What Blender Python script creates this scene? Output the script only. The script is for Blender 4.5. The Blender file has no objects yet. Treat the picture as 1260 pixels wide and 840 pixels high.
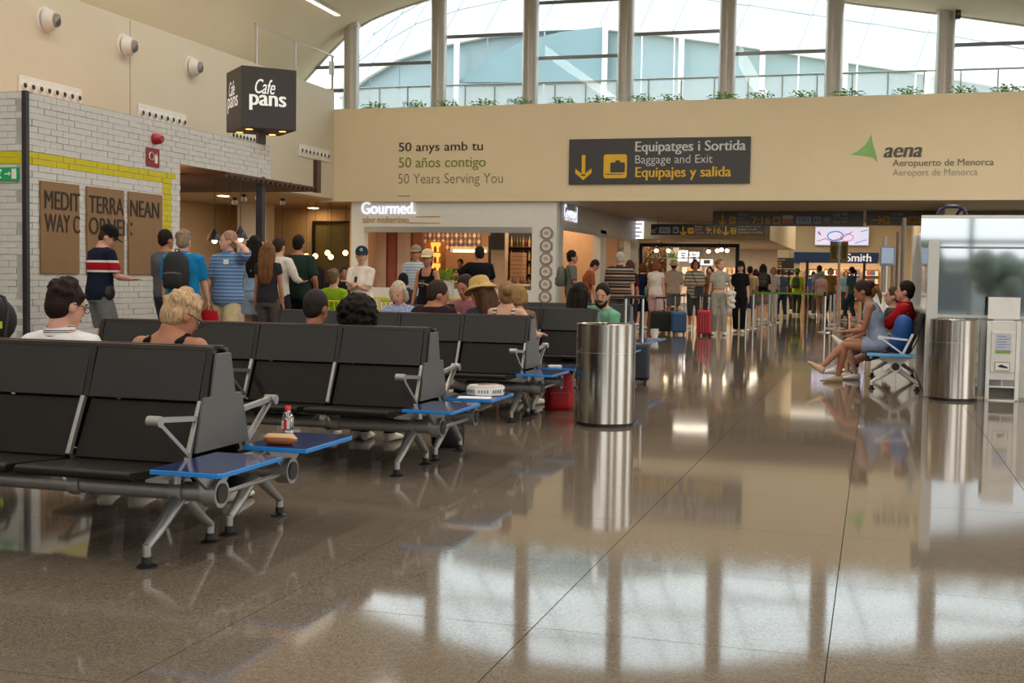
import bpy, bmesh, math, random
from mathutils import Vector, Matrix, noise
random.seed(7)
SC = bpy.context.scene
COL = SC.collection
D2R = math.pi / 180

# ------------------------------------------------------------------ camera
CAM_H = 1.22
PITCH, YAW, ROLL = 3.021 * D2R, 16.565 * D2R, 0.917 * D2R
cam_d = bpy.data.cameras.new('camera')
cam_d.sensor_width = 36.0
cam_d.lens = 36.0 * 1500.0 / 1260.0
cam_d.clip_start, cam_d.clip_end = 0.05, 400
cam = bpy.data.objects.new('camera', cam_d)
COL.objects.link(cam)
cam.matrix_world = (Matrix.Translation((0, 0, CAM_H)) @ Matrix.Rotation(YAW, 4, 'Z')
                    @ Matrix.Rotation(math.pi / 2 - PITCH, 4, 'X') @ Matrix.Rotation(ROLL, 4, 'Z'))
SC.camera = cam

# ------------------------------------------------------------------ world: bright hazy summer sky
W = bpy.data.worlds.new('sky'); SC.world = W
W.use_nodes = True
nt = W.node_tree; nt.nodes.clear()
wo = nt.nodes.new('ShaderNodeOutputWorld'); wb = nt.nodes.new('ShaderNodeBackground')
wt = nt.nodes.new('ShaderNodeTexCoord'); ws = nt.nodes.new('ShaderNodeSeparateXYZ')
wr = nt.nodes.new('ShaderNodeValToRGB')
wr.color_ramp.elements[0].position = 0.0; wr.color_ramp.elements[0].color = (0.30, 0.29, 0.27, 1)
wr.color_ramp.elements[1].position = 1.0; wr.color_ramp.elements[1].color = (0.86, 0.94, 1.0, 1)
e = wr.color_ramp.elements.new(0.5); e.color = (1.0, 1.0, 0.99, 1)
e = wr.color_ramp.elements.new(0.48); e.color = (0.34, 0.33, 0.30, 1)
wm = nt.nodes.new('ShaderNodeMath'); wm.operation = 'MULTIPLY_ADD'
wm.inputs[1].default_value = 0.5; wm.inputs[2].default_value = 0.5
nt.links.new(wt.outputs['Generated'], ws.inputs[0]); nt.links.new(ws.outputs['Z'], wm.inputs[0])
nt.links.new(wm.outputs[0], wr.inputs[0]); nt.links.new(wr.outputs[0], wb.inputs[0])
wb.inputs[1].default_value = 3.0
nt.links.new(wb.outputs[0], wo.inputs[0])

# ------------------------------------------------------------------ exposure
SC.view_settings.view_transform = 'Standard'
SC.view_settings.look = 'None'
SC.view_settings.gamma = 1.0
SC.view_settings.use_curve_mapping = False
SC.view_settings.exposure = 0.0
SC.cycles.max_bounces = 8
SC.cycles.diffuse_bounces = 5
SC.cycles.glossy_bounces = 4
SC.cycles.transmission_bounces = 6
SC.cycles.transparent_max_bounces = 12
SC.cycles.caustics_reflective = False
SC.cycles.caustics_refractive = False
SC.cycles.sample_clamp_indirect = 4.0
SC.cycles.use_denoising = True

def area_light(name, loc, size, size_y, power, col=(1, 1, 1), rot=(0, 0, 0)):
    d = bpy.data.lights.new(name, 'AREA'); d.shape = 'RECTANGLE'
    d.size, d.size_y, d.energy, d.color = size, size_y, power, col
    o = bpy.data.objects.new(name, d); COL.objects.link(o)
    o.location = loc; o.rotation_euler = rot
    return o
# long linear luminaires hung along the vault (the hall's own lamps)
for lx, lz in ((-10.5, 8.55), (-4.5, 8.55), (1.5, 7.45), (6.0, 6.3)):
    area_light('ceiling_luminaire', (lx, 10.0, lz), 0.5, 32.0, 740, (1.0, 0.94, 0.84))
# added upward fill lights near the side walls, there to brighten the vault
area_light('vault_fill', (-14.4, 15.0, 5.3), 0.3, 26.0, 90, (1.0, 0.92, 0.80), (math.pi, 0.25, 0))
area_light('vault_fill', (9.5, 12.0, 4.2), 0.3, 30.0, 260, (1.0, 0.92, 0.80), (math.pi, -0.35, 0))
# rows of downlights over the passage behind the front wall and over the far hall
area_light('passage_luminaire', (-1.0, 35.0, 3.05), 9, 0.3, 170, (1.0, 0.88, 0.70))
area_light('far_hall_luminaire', (-2.0, 52.0, 4.6), 14, 9, 700, (1.0, 0.90, 0.74))

# ------------------------------------------------------------------ survey: picture point -> place in the hall
def _ray(u, v):
    x, y = u - 630.0, v - 420.0
    c, s = math.cos(ROLL), math.sin(ROLL)
    x, y = x * c + y * s, -x * s + y * c
    c, s = math.cos(PITCH), math.sin(PITCH)
    d = 1500.0 * c - y * s; up = -y * c - 1500.0 * s
    c, s = math.cos(YAW), math.sin(YAW)
    return Vector((x * c - d * s, x * s + d * c, up))
def at(u, v, Y):
    q = _ray(u, v); t = Y / q.y
    return Vector((q.x * t, Y, CAM_H + q.z * t))
def atx(u, v, X):
    q = _ray(u, v); t = X / q.x
    return Vector((X, q.y * t, CAM_H + q.z * t))
def atz(u, v, z=0.0):
    q = _ray(u, v); t = (z - CAM_H) / q.z
    return Vector((q.x * t, q.y * t, z))
# ------------------------------------------------------------------ materials
def lin(c):
    if isinstance(c, str):
        c = [int(c[i:i + 2], 16) for i in (1, 3, 5)]
    return tuple(((x / 255) / 12.92 if x / 255 <= 0.04045 else ((x / 255 + 0.055) / 1.055) ** 2.4) for x in c)
_M = {}
def mat(name, col, rough=0.5, metal=0.0, var=0.06, scale=6.0, bump=0.0, bscale=40.0, spec=0.5, emit=None, estr=0.0, aniso=0.0, coat=0.0):
    if name in _M: return _M[name]
    m = bpy.data.materials.new(name); m.use_nodes = True
    n = m.node_tree.nodes; L = m.node_tree.links; b = n['Principled BSDF']
    c = lin(col)
    b.inputs['Roughness'].default_value = rough
    b.inputs['Metallic'].default_value = metal
    b.inputs['Specular IOR Level'].default_value = spec
    b.inputs['Anisotropic'].default_value = aniso
    b.inputs['Coat Weight'].default_value = coat
    b.inputs['Coat Roughness'].default_value = 0.05
    tc = n.new('ShaderNodeTexCoord')
    nz = n.new('ShaderNodeTexNoise'); nz.inputs['Scale'].default_value = scale; nz.inputs['Detail'].default_value = 3
    L.new(tc.outputs['Object'], nz.inputs['Vector'])
    r = n.new('ShaderNodeValToRGB')
    r.color_ramp.elements[0].position = 0.3; r.color_ramp.elements[1].position = 0.7
    r.color_ramp.elements[0].color = tuple(max(0, x * (1 - var)) for x in c) + (1,)
    r.color_ramp.elements[1].color = tuple(min(1, x * (1 + var)) for x in c) + (1,)
    L.new(nz.outputs['Fac'], r.inputs[0]); L.new(r.outputs[0], b.inputs['Base Color'])
    if bump:
        n2 = n.new('ShaderNodeTexNoise'); n2.inputs['Scale'].default_value = bscale
        L.new(tc.outputs['Object'], n2.inputs['Vector'])
        bp = n.new('ShaderNodeBump'); bp.inputs['Strength'].default_value = bump; bp.inputs['Distance'].default_value = 0.01
        L.new(n2.outputs['Fac'], bp.inputs['Height']); L.new(bp.outputs[0], b.inputs['Normal'])
    if emit is not None:
        b.inputs['Emission Color'].default_value = lin(emit) + (1,)
        b.inputs['Emission Strength'].default_value = estr
    _M[name] = m
    return m
def glass(name, tint=(235, 242, 244), refl=0.10, rough=0.02):
    if name in _M: return _M[name]
    m = bpy.data.materials.new(name); m.use_nodes = True
    n = m.node_tree.nodes; L = m.node_tree.links; n.clear()
    o = n.new('ShaderNodeOutputMaterial'); t = n.new('ShaderNodeBsdfTransparent'); g = n.new('ShaderNodeBsdfGlossy')
    t.inputs[0].default_value = lin(tint) + (1,); g.inputs['Roughness'].default_value = rough
    mx = n.new('ShaderNodeMixShader'); mx.inputs[0].default_value = refl
    L.new(t.outputs[0], mx.inputs[1]); L.new(g.outputs[0], mx.inputs[2]); L.new(mx.outputs[0], o.inputs[0])
    _M[name] = m
    return m
def frosted(name, col, mixf=0.5):
    if name in _M: return _M[name]
    m = bpy.data.materials.new(name); m.use_nodes = True
    n = m.node_tree.nodes; L = m.node_tree.links; n.clear()
    o = n.new('ShaderNodeOutputMaterial'); t = n.new('ShaderNodeBsdfTransparent'); d = n.new('ShaderNodeBsdfDiffuse'); tr = n.new('ShaderNodeBsdfTranslucent')
    d.inputs[0].default_value = lin(col) + (1,); tr.inputs[0].default_value = lin(col) + (1,)
    a = n.new('ShaderNodeMixShader'); b = n.new('ShaderNodeMixShader'); b.inputs[0].default_value = mixf
    L.new(d.outputs[0], a.inputs[1]); L.new(tr.outputs[0], a.inputs[2])
    L.new(t.outputs[0], b.inputs[1]); L.new(a.outputs[0], b.inputs[2]); L.new(b.outputs[0], o.inputs[0])
    _M[name] = m
    return m
def bands(name, axis, stops, z0, z1, rough=0.85, period=None):
    """cloth with stripes woven across one axis: stops = [(height, colour)...]; with a period they repeat"""
    if name in _M: return _M[name]
    m = bpy.data.materials.new(name); m.use_nodes = True
    n = m.node_tree.nodes; L = m.node_tree.links; b = n['Principled BSDF']
    b.inputs['Roughness'].default_value = rough
    b.inputs['Specular IOR Level'].default_value = 0.2
    tc = n.new('ShaderNodeTexCoord'); sp = n.new('ShaderNodeSeparateXYZ')
    L.new(tc.outputs['Object'], sp.inputs[0])
    src = sp.outputs[axis]
    if period:
        d = n.new('ShaderNodeMath'); d.operation = 'DIVIDE'; d.inputs[1].default_value = period
        f = n.new('ShaderNodeMath'); f.operation = 'FRACT'
        L.new(src, d.inputs[0]); L.new(d.outputs[0], f.inputs[0]); fac = f.outputs[0]
    else:
        mr = n.new('ShaderNodeMapRange'); mr.inputs[1].default_value = z0; mr.inputs[2].default_value = z1
        L.new(src, mr.inputs[0]); fac = mr.outputs[0]
    r = n.new('ShaderNodeValToRGB'); r.color_ramp.interpolation = 'CONSTANT'
    els = r.color_ramp.elements
    while len(els) > 1: els.remove(els[-1])
    for i, (p, c) in enumerate(stops):
        q = p if period else (p - z0) / (z1 - z0)
        if i == 0: els[0].position = 0; els[0].color = lin(c) + (1,)
        else:
            e = els.new(min(1, max(0, q))); e.color = lin(c) + (1,)
    L.new(fac, r.inputs[0]); L.new(r.outputs[0], b.inputs['Base Color'])
    _M[name] = m
    return m
def spots(name, base, dot, scale=30, thr=0.25):
    if name in _M: return _M[name]
    m = bpy.data.materials.new(name); m.use_nodes = True
    n = m.node_tree.nodes; L = m.node_tree.links; b = n['Principled BSDF']; b.inputs['Roughness'].default_value = 0.85
    tc = n.new('ShaderNodeTexCoord'); vo = n.new('ShaderNodeTexVoronoi'); vo.inputs['Scale'].default_value = scale
    L.new(tc.outputs['Object'], vo.inputs['Vector'])
    r = n.new('ShaderNodeValToRGB'); r.color_ramp.interpolation = 'CONSTANT'
    r.color_ramp.elements[0].color = lin(dot) + (1,); r.color_ramp.elements[1].position = thr
    r.color_ramp.elements[1].color = lin(base) + (1,)
    L.new(vo.outputs['Distance'], r.inputs[0]); L.new(r.outputs[0], b.inputs['Base Color'])
    _M[name] = m
    return m
def terrazzo(name):
    m = bpy.data.materials.new(name); m.use_nodes = True
    n = m.node_tree.nodes; L = m.node_tree.links; b = n['Principled BSDF']
    g = n.new('ShaderNodeNewGeometry')
    big = n.new('ShaderNodeTexNoise'); big.inputs['Scale'].default_value = 0.9; big.inputs['Detail'].default_value = 2
    fine = n.new('ShaderNodeTexVoronoi'); fine.inputs['Scale'].default_value = 150
    sp = n.new('ShaderNodeTexNoise'); sp.inputs['Scale'].default_value = 160; sp.inputs['Detail'].default_value = 4
    for k in (big, fine, sp): L.new(g.outputs['Position'], k.inputs['Vector'])
    r = n.new('ShaderNodeValToRGB')
    cs = [(0.0, '#544c43'), (0.35, '#6a5f54'), (0.6, '#766b5f'), (1.0, '#8b8074')]
    r.color_ramp.elements[0].color = lin(cs[0][1]) + (1,); r.color_ramp.elements[1].color = lin(cs[3][1]) + (1,)
    for p, c in cs[1:3]:
        e = r.color_ramp.elements.new(p); e.color = lin(c) + (1,)
    sep = n.new('ShaderNodeSeparateColor'); L.new(fine.outputs['Color'], sep.inputs[0])
    mx = n.new('ShaderNodeMath'); mx.operation = 'MULTIPLY_ADD'; mx.inputs[1].default_value = 0.55
    L.new(sep.outputs[0], mx.inputs[0])
    m2 = n.new('ShaderNodeMath'); m2.operation = 'MULTIPLY'; m2.inputs[1].default_value = 0.45
    L.new(sp.outputs['Fac'], m2.inputs[0]); L.new(m2.outputs[0], mx.inputs[2])
    L.new(mx.outputs[0], r.inputs[0])
    hs = n.new('ShaderNodeHueSaturation')
    mr = n.new('ShaderNodeMapRange'); mr.inputs[3].default_value = 0.88; mr.inputs[4].default_value = 1.12
    L.new(big.outputs['Fac'], mr.inputs[0]); L.new(mr.outputs[0], hs.inputs['Value']); L.new(r.outputs[0], hs.inputs['Color'])
    L.new(hs.outputs[0], b.inputs['Base Color'])
    rr = n.new('ShaderNodeMapRange'); rr.inputs[3].default_value = 0.035; rr.inputs[4].default_value = 0.085
    L.new(big.outputs['Fac'], rr.inputs[0]); L.new(rr.outputs[0], b.inputs['Roughness'])
    b.inputs['IOR'].default_value = 1.62
    return m
M_FLOOR = terrazzo('polished_terrazzo')

# ------------------------------------------------------------------ mesh building
class MB:
    def __init__(s): s.v = []; s.f = []; s.m = []
    def add(s, vs, fs, m=0):
        k = len(s.v); s.v += [tuple(x) for x in vs]
        for f in fs: s.f.append(tuple(i + k for i in f)); s.m.append(m)
        return s
    def box(s, x0, x1, y0, y1, z0, z1, m=0):
        return s.add([(x0, y0, z0), (x1, y0, z0), (x1, y1, z0), (x0, y1, z0), (x0, y0, z1), (x1, y0, z1), (x1, y1, z1), (x0, y1, z1)],
                     [(3, 2, 1, 0), (4, 5, 6, 7), (0, 1, 5, 4), (1, 2, 6, 5), (2, 3, 7, 6), (3, 0, 4, 7)], m)
    def bar(s, p0, p1, w, t, up=(0, 0, 1), w1=None, t1=None, m=0):
        p0, p1 = Vector(p0), Vector(p1); d = (p1 - p0).normalized()
        a = d.cross(Vector(up))
        if a.length < 1e-4: a = d.cross(Vector((1, 0, 0)))
        a.normalize(); c = a.cross(d)
        w1 = w if w1 is None else w1; t1 = t if t1 is None else t1
        vs = []
        for p, ww, tt in ((p0, w, t), (p1, w1, t1)):
            vs += [p - a * ww / 2 - c * tt / 2, p + a * ww / 2 - c * tt / 2, p + a * ww / 2 + c * tt / 2, p - a * ww / 2 + c * tt / 2]
        return s.add(vs, [(3, 2, 1, 0), (4, 5, 6, 7), (0, 1, 5, 4), (1, 2, 6, 5), (2, 3, 7, 6), (3, 0, 4, 7)], m)
    def rings(s, rs, m=0, cap=True):
        n = len(rs[0]); vs = [p for r in rs for p in r]; fs = []
        for i in range(len(rs) - 1):
            for j in range(n):
                k = (j + 1) % n
                fs.append((i * n + j, i * n + k, (i + 1) * n + k, (i + 1) * n + j))
        if cap:
            fs.append(tuple(reversed(range(n)))); fs.append(tuple((len(rs) - 1) * n + j for j in range(n)))
        return s.add(vs, fs, m)
    def tube(s, pts, r, n=8, m=0, cap=True, flat=1.0, up=None):
        pts = [Vector(p) for p in pts]
        if not isinstance(r, (list, tuple)): r = [r] * len(pts)
        rs = []; a = None
        for i, p in enumerate(pts):
            d = (pts[min(i + 1, len(pts) - 1)] - pts[max(i - 1, 0)])
            d = d.normalized() if d.length > 1e-9 else Vector((0, 0, 1))
            if a is None:
                ref = Vector(up) if up else (Vector((0, 0, 1)) if abs(d.z) < 0.9 else Vector((1, 0, 0)))
                a = d.cross(ref).normalized()
            else:
                a = a - d * a.dot(d); a = a.normalized() if a.length > 1e-6 else d.orthogonal().normalized()
            b = d.cross(a)
            rs.append([p + a * (math.cos(t) * r[i]) + b * (math.sin(t) * r[i] * flat) for t in (2 * math.pi * j / n for j in range(n))])
        return s.rings(rs, m, cap)
    def cyl(s, p0, p1, r0, r1=None, n=16, m=0, cap=True):
        return s.tube([p0, p1], [r0, r0 if r1 is None else r1], n, m, cap)
    def ell(s, c, r, n=14, k=9, R=None, m=0):
        c = Vector(c); vs = []; fs = []
        if not isinstance(r, (list, tuple)): r = (r, r, r)
        vs.append(c + (R @ Vector((0, 0, -r[2])) if R else Vector((0, 0, -r[2]))))
        for i in range(1, k):
            ph = -math.pi / 2 + math.pi * i / k
            for j in range(n):
                th = 2 * math.pi * j / n
                q = Vector((r[0] * math.cos(ph) * math.cos(th), r[1] * math.cos(ph) * math.sin(th), r[2] * math.sin(ph)))
                vs.append(c + (R @ q if R else q))
        vs.append(c + (R @ Vector((0, 0, r[2])) if R else Vector((0, 0, r[2]))))
        for j in range(n): fs.append((0, 1 + (j + 1) % n, 1 + j))
        for i in range(k - 2):
            for j in range(n):
                a = 1 + i * n + j; b = 1 + i * n + (j + 1) % n
                fs.append((a, b, b + n, a + n))
        t = len(vs) - 1; o = 1 + (k - 2) * n
        for j in range(n): fs.append((o + j, o + (j + 1) % n, t))
        return s.add(vs, fs, m)
    def lathe(s, prof, n=24, c=(0, 0, 0), m=0, cap=True):
        rs = [[(c[0] + r * math.cos(t), c[1] + r * math.sin(t), c[2] + z) for t in (2 * math.pi * j / n for j in range(n))] for r, z in prof]
        return s.rings(rs, m, cap)
    def prism(s, poly, o, u, v, w, m=0):
        o, u, v, w = Vector(o), Vector(u), Vector(v), Vector(w)
        a = [o + u * p[0] + v * p[1] for p in poly]; b = [p + w for p in a]; n = len(a)
        fs = [tuple(reversed(range(n))), tuple(range(n, 2 * n))] + [(j, (j + 1) % n, n + (j + 1) % n, n + j) for j in range(n)]
        return s.add(a + b, fs, m)
    def mesh(s, name, mats, smooth=None):
        me = bpy.data.meshes.new(name)
        me.from_pydata(s.v, [], s.f)
        for q in (mats if isinstance(mats, (list, tuple)) else [mats]): me.materials.append(q)
        if any(s.m): me.polygons.foreach_set('material_index', s.m)
        bm = bmesh.new(); bm.from_mesh(me); bmesh.ops.recalc_face_normals(bm, faces=bm.faces); bm.to_mesh(me); bm.free()
        if smooth:
            me.polygons.foreach_set('use_smooth', [True] * len(me.polygons))
            if smooth < 180: me.set_sharp_from_angle(angle=smooth * D2R)
        me.update()
        return me
def link(name, me, parent=None, loc=None, rz=0.0):
    o = bpy.data.objects.new(name, me); COL.objects.link(o)
    if parent is not None: o.parent = parent
    if loc is not None: o.location = loc
    if rz: o.rotation_euler = (0, 0, rz)
    return o
def obj(name, mb, mats, parent=None, smooth=None, loc=None, rz=0.0, bevel=0.0):
    o = link(name, mb.mesh(name, mats, smooth), parent, loc, rz)
    if bevel:
        b = o.modifiers.new('bevel', 'BEVEL'); b.width = bevel; b.segments = 2; b.limit_method = 'ANGLE'
    return o
def tag(o, label=None, cat=None, group=None, kind=None):
    if label: o['label'] = label
    if cat: o['category'] = cat
    if group: o['group'] = group
    if kind: o['kind'] = kind
    return o
ORD = ['first', 'second', 'third', 'fourth', 'fifth', 'sixth', 'seventh', 'eighth', 'ninth', 'tenth']
def thing(name, label, cat, loc=(0, 0, 0), rz=0.0, group=None):
    return tag(link(name, None, None, loc, rz), label, cat, group)
def struct(name, mb, m, smooth=None, bevel=0.0, label=None):
    return tag(obj(name, mb, m, None, smooth, bevel=bevel), label, None, None, 'structure')
def copy_tree(o, parent=None):
    c = o.copy(); COL.objects.link(c); c.parent = parent
    for ch in o.children: copy_tree(ch, c)
    return c
PENDING = []     # letterings and bodies that are turned into meshes in one go at the end
def text(s, parent, m, o, w, h, face='-Y', bold=0.0, shear=0.0, depth=0.006, name='lettering', label=None, spacing=1.0):
    """flat lettering fitted into a w x h box whose lower left corner is o, on a surface that faces `face`"""
    cu = bpy.data.curves.new(name, 'FONT'); cu.body = s; cu.size = 1.0
    cu.offset = min(bold, 0.0); cu.shear = shear; cu.extrude = 0.0; cu.space_character = spacing; cu.resolution_u = 4; cu.materials.append(m)
    t = bpy.data.objects.new(name, cu); COL.objects.link(t)
    if label: t['label'] = label
    B = {'-Y': ((1, 0, 0), (0, 0, 1), (0, -1, 0)), '+X': ((0, 1, 0), (0, 0, 1), (1, 0, 0)), '-X': ((0, -1, 0), (0, 0, 1), (-1, 0, 0))}[face] if isinstance(face, str) else face
    PENDING.append(('text', t, parent, Vector(o), w, h, [Vector(b) for b in B], depth, max(bold, 0.0)))
    return t
def wobj(name, mb, mats, parent, smooth=None, bevel=0.0):
    """part given in hall coordinates, re-expressed in its parent's frame"""
    inv = parent.matrix_basis.inverted()
    q = parent.parent
    if q is not None: inv = inv @ q.matrix_basis.inverted()
    mb.v = [tuple(inv @ Vector(p)) for p in mb.v]
    return obj(name, mb, mats, parent, smooth, bevel=bevel)

FY, LX = 29.0, -13.5
M_BEIGE = mat('cream_wall_paint', '#dfceac', 0.6, var=0.02, scale=1.2, spec=0.3)
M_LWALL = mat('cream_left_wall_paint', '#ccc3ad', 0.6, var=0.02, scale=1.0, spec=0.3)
M_CEIL = mat('vault_plaster', '#d8cbb2', 0.7, var=0.02, scale=0.8, spec=0.2)
M_WHITE = mat('white_paint', '#dcdad4', 0.45, var=0.02)
M_GREYW = mat('pale_grey_panel', '#c9c9c6', 0.4, var=0.02)
M_STEEL = mat('brushed_steel', '#b9b7b2', 0.28, 1.0, var=0.05, scale=3)
M_ALU = mat('satin_aluminium', '#a9a8a6', 0.38, 0.85, var=0.04)
M_BLACK = mat('black_metal', '#1d1c1d', 0.4, 0.2, var=0.05)
M_COLUMN = mat('column_grey_paint', '#bab5ac', 0.3, 0.15, var=0.03)
M_PANE = glass('clear_pane', (244, 249, 250), 0.012)

# ---------------- floor: one-metre terrazzo slabs on a dark bed
fl = MB().box(-30, 14, -17, 70, -0.12, -0.006)
floor = struct('floor', fl, mat('joint_mortar', '#3b332b', 0.8))
TX, TY, X0, Y0, GAP = 0.997, 0.985, -0.115, 4.05, 0.004
tile_me = MB().box(-TX / 2 + GAP / 2, TX / 2 - GAP / 2, -TY / 2 + GAP / 2, TY / 2 - GAP / 2, -0.02, 0.0).mesh('tile', M_FLOOR)
tiles = []
for i in range(-29, 14):
    for j in range(-21, 67):
        cx, cy = X0 + (i + 0.5) * TX, Y0 + (j + 0.5) * TY
        q = _ray(0, 0)
        dd = -cx * math.sin(YAW) + cy * math.cos(YAW); xx = cx * math.cos(YAW) + cy * math.sin(YAW)
        vis = dd > 3.0 and abs(xx / dd) < 0.47 and not (cx < -6.2 and cy < 13) and not (cx < -10.6)
        tiles.append((0 if vis else 1, dd if vis else abs(dd), cx, cy))
tiles.sort()
rest = MB()
for k, (a, b, cx, cy) in enumerate(tiles):
    if k < 300: link('tile', tile_me, floor, (cx, cy, 0))
    else: rest.box(cx - TX / 2 + GAP / 2, cx + TX / 2 - GAP / 2, cy - TY / 2 + GAP / 2, cy + TY / 2 - GAP / 2, -0.02, 0.0)
tag(obj('further_tiles', rest, M_FLOOR, floor), kind='stuff')
struct('ground_outside', MB().box(-140, 160, -150, 200, -0.5, -0.13), mat('pale_apron_concrete', '#a8a49b', 0.9))

# ---------------- vault over the hall
PROF = [(-19.5, 3.2), (-18.3, 4.1), (-17.3, 4.95), (-16.4, 5.72), (-15.6, 6.47), (-14.96, 7.13), (-14.45, 7.62), (-13.92, 8.02), (-13.28, 8.3), (-12.1, 8.62), (-10, 9.02),
        (-7.5, 9.2), (-5, 9.02), (-3, 8.58), (-0.93, 8.06), (1.14, 7.72), (3.12, 7.35), (6, 6.75), (9, 5.95), (11.5, 5.2)]
def vault_z(x):
    for (a, za), (b, zb) in zip(PROF, PROF[1:]):
        if a <= x <= b: return za + (zb - za) * (x - a) / (b - a)
    return 5.0
PF = []
for (a, za), (b, zb) in zip(PROF, PROF[1:]):
    for k in range(4): PF.append((a + (b - a) * k / 4, 0))
PF.append(PROF[-1])
def smooth_z(x):
    return sum(vault_z(x + d) * w for d, w in ((-0.5, 1), (-0.25, 2), (0, 3), (0.25, 2), (0.5, 1))) / 9 if -19 < x < 11 else vault_z(x)
cl = MB()
for yy0, yy1 in ((-17, 31.35),):
    lo = [(x, smooth_z(x)) for x, _ in PF]
    rs = [[(x, y, z) for x, z in lo] + [(x, y, z + 0.35) for x, z in reversed(lo)] for y in (yy0, yy1)]
    cl.rings(rs)
struct('ceiling', cl, M_CEIL, smooth=40)

# ---------------- cream walls
struct('wall_front', MB().box(LX - 0.4, 11.5, FY, FY + 0.12, 3.09, 5.46), M_BEIGE, bevel=0.01)
struct('wall_left', MB().box(LX - 0.4, LX, 1.0, FY, 3.16, 5.92), M_LWALL, bevel=0.01)
seam = MB(); p = atx(160, 80, LX); seam.box(LX, LX + 0.006, p.y - 0.012, p.y + 0.012, 3.2, 5.9)
struct('trim_1', seam, mat('seam_grey', '#a99f8c', 0.7))
struct('wall_left_upper_walkway', MB().box(-21, LX - 0.41, 1, 33, 4.9, 5.1), M_LWALL)
struct('wall_planter_back', MB().box(LX, 11.5, 30.3, 30.7, 4.6, 5.42), M_WHITE)
struct('wall_planter_floor', MB().box(LX - 6, 11.5, 29.3, 33.2, 4.7, 4.8), M_WHITE)

# ---------------- clerestory: columns, panes, transoms
COLX = [-16.47, -13.92, -11.39, -8.84, -6.31, -3.73, -1.15, 1.41, 3.96, 6.5]
for k, x in enumerate(COLX):
    if k == 0: continue
    c = MB().tube([(x, 31.0, 4.7), (x, 31.0, smooth_z(x) + 0.12)], 0.215, 24)
    c.lathe([(0.235, 0), (0.235, 0.05)], 24, (x, 31.0, smooth_z(x) - 0.04))
    o = tag(obj('window_column', c, M_COLUMN, smooth=40), None, 'column', 'round columns along the clerestory window')
    nm = {1: 'round grey column at the left end of the arched window', 2: 'round grey window column, second from the left', 3: 'round grey window column above the green lettering on the wall',
          4: 'round grey window column above the left end of the dark sign', 5: 'round grey window column above the right end of the dark sign',
          6: 'round grey window column left of the green triangle logo', 7: 'round grey window column with small camera, above the logo',
          8: 'rightmost grey window column at the edge of the picture', 9: 'round grey window column beyond the right edge'}[k]
    o['label'] = nm
sens = thing('security_camera', 'small dark camera hanging beside the window column above the logo', 'camera', at(1179, 17, 30.7))
obj('mount', MB().tube([(0, 0, 0.1), (0, 0, 0.45)], 0.012, 8), M_ALU, sens)
obj('camera_body', MB().box(-0.06, 0.06, -0.1, 0.08, -0.12, 0.1), M_BLACK, sens, bevel=0.02)
obj('lens', MB().cyl((0, -0.1, -0.03), (0, -0.13, -0.03), 0.035, n=12), mat('amber_lens', '#8a5a2a', 0.2), sens, 40)
TRANS = {0: [6.3, 6.95], 1: [6.98], 2: [7.64], 3: [8.42, 6.98], 4: [7.5], 5: [6.91], 6: [], 7: [6.93], 8: [6.9]}
for k in range(len(COLX) - 1):
    a, b = COLX[k] + 0.0, COLX[k + 1]
    win = MB()
    xs = [a + (b - a) * i / 6 for i in range(7)]
    poly = [(a, 5.0), (b, 5.0)] + [(x, smooth_z(x) + 0.1) for x in reversed(xs)]
    win.prism(poly, (0, 31.3, 0), (1, 0, 0), (0, 0, 1), (0, 0.012, 0))
    w = struct('window_%d' % (k + 1), win, M_PANE)
    fr = MB()
    for i in range(6):
        x0, x1 = xs[i], xs[i + 1]
        fr.bar((x0, 31.3, smooth_z(x0) - 0.01), (x1, 31.3, smooth_z(x1) - 0.01), 0.08, 0.05)
    obj('window_frame', fr, M_COLUMN, w)
    for z in TRANS.get(k, []):
        obj('transom', MB().box(a, b, 31.25, 31.33, z - 0.045, z + 0.045), mat('transom_grey', '#7d7f80', 0.35, 0.4), w, bevel=0.01)
# railing with pale glass panels behind the columns
for k in range(len(COLX) - 1):
    a, b = COLX[k], COLX[k + 1]
    r = thing('glass_railing', 'glass railing bay with grey handrail behind the window, bay %s' % ['beside the corner railing', 'at the left end', 'second from the left', 'above the green lettering', 'above the dark sign', 'right of the dark sign', 'above the green logo', 'above the grey place name', 'at the right edge'][k], 'railing', ((a + b) / 2, 32.0, 4.8), group='railing bays outside the clerestory')
    L = (b - a) / 2
    obj('handrail', MB().tube([(-L, 0, 1.66), (L, 0, 1.66)], 0.03, 8), M_COLUMN, r, 40)
    for i in range(3):
        x = -L + (i + 0.5) * (b - a) / 3
        obj('post', MB().box(x - 0.015, x + 0.015, -0.03, 0.03, 0, 1.65), M_COLUMN, r)
        obj('pane', MB().box(x + 0.02, x + (b - a) / 3 - 0.02, -0.006, 0.006, 0.1, 1.6), frosted('frosted_pane', '#eef2f3', 0.4), r)

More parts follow.
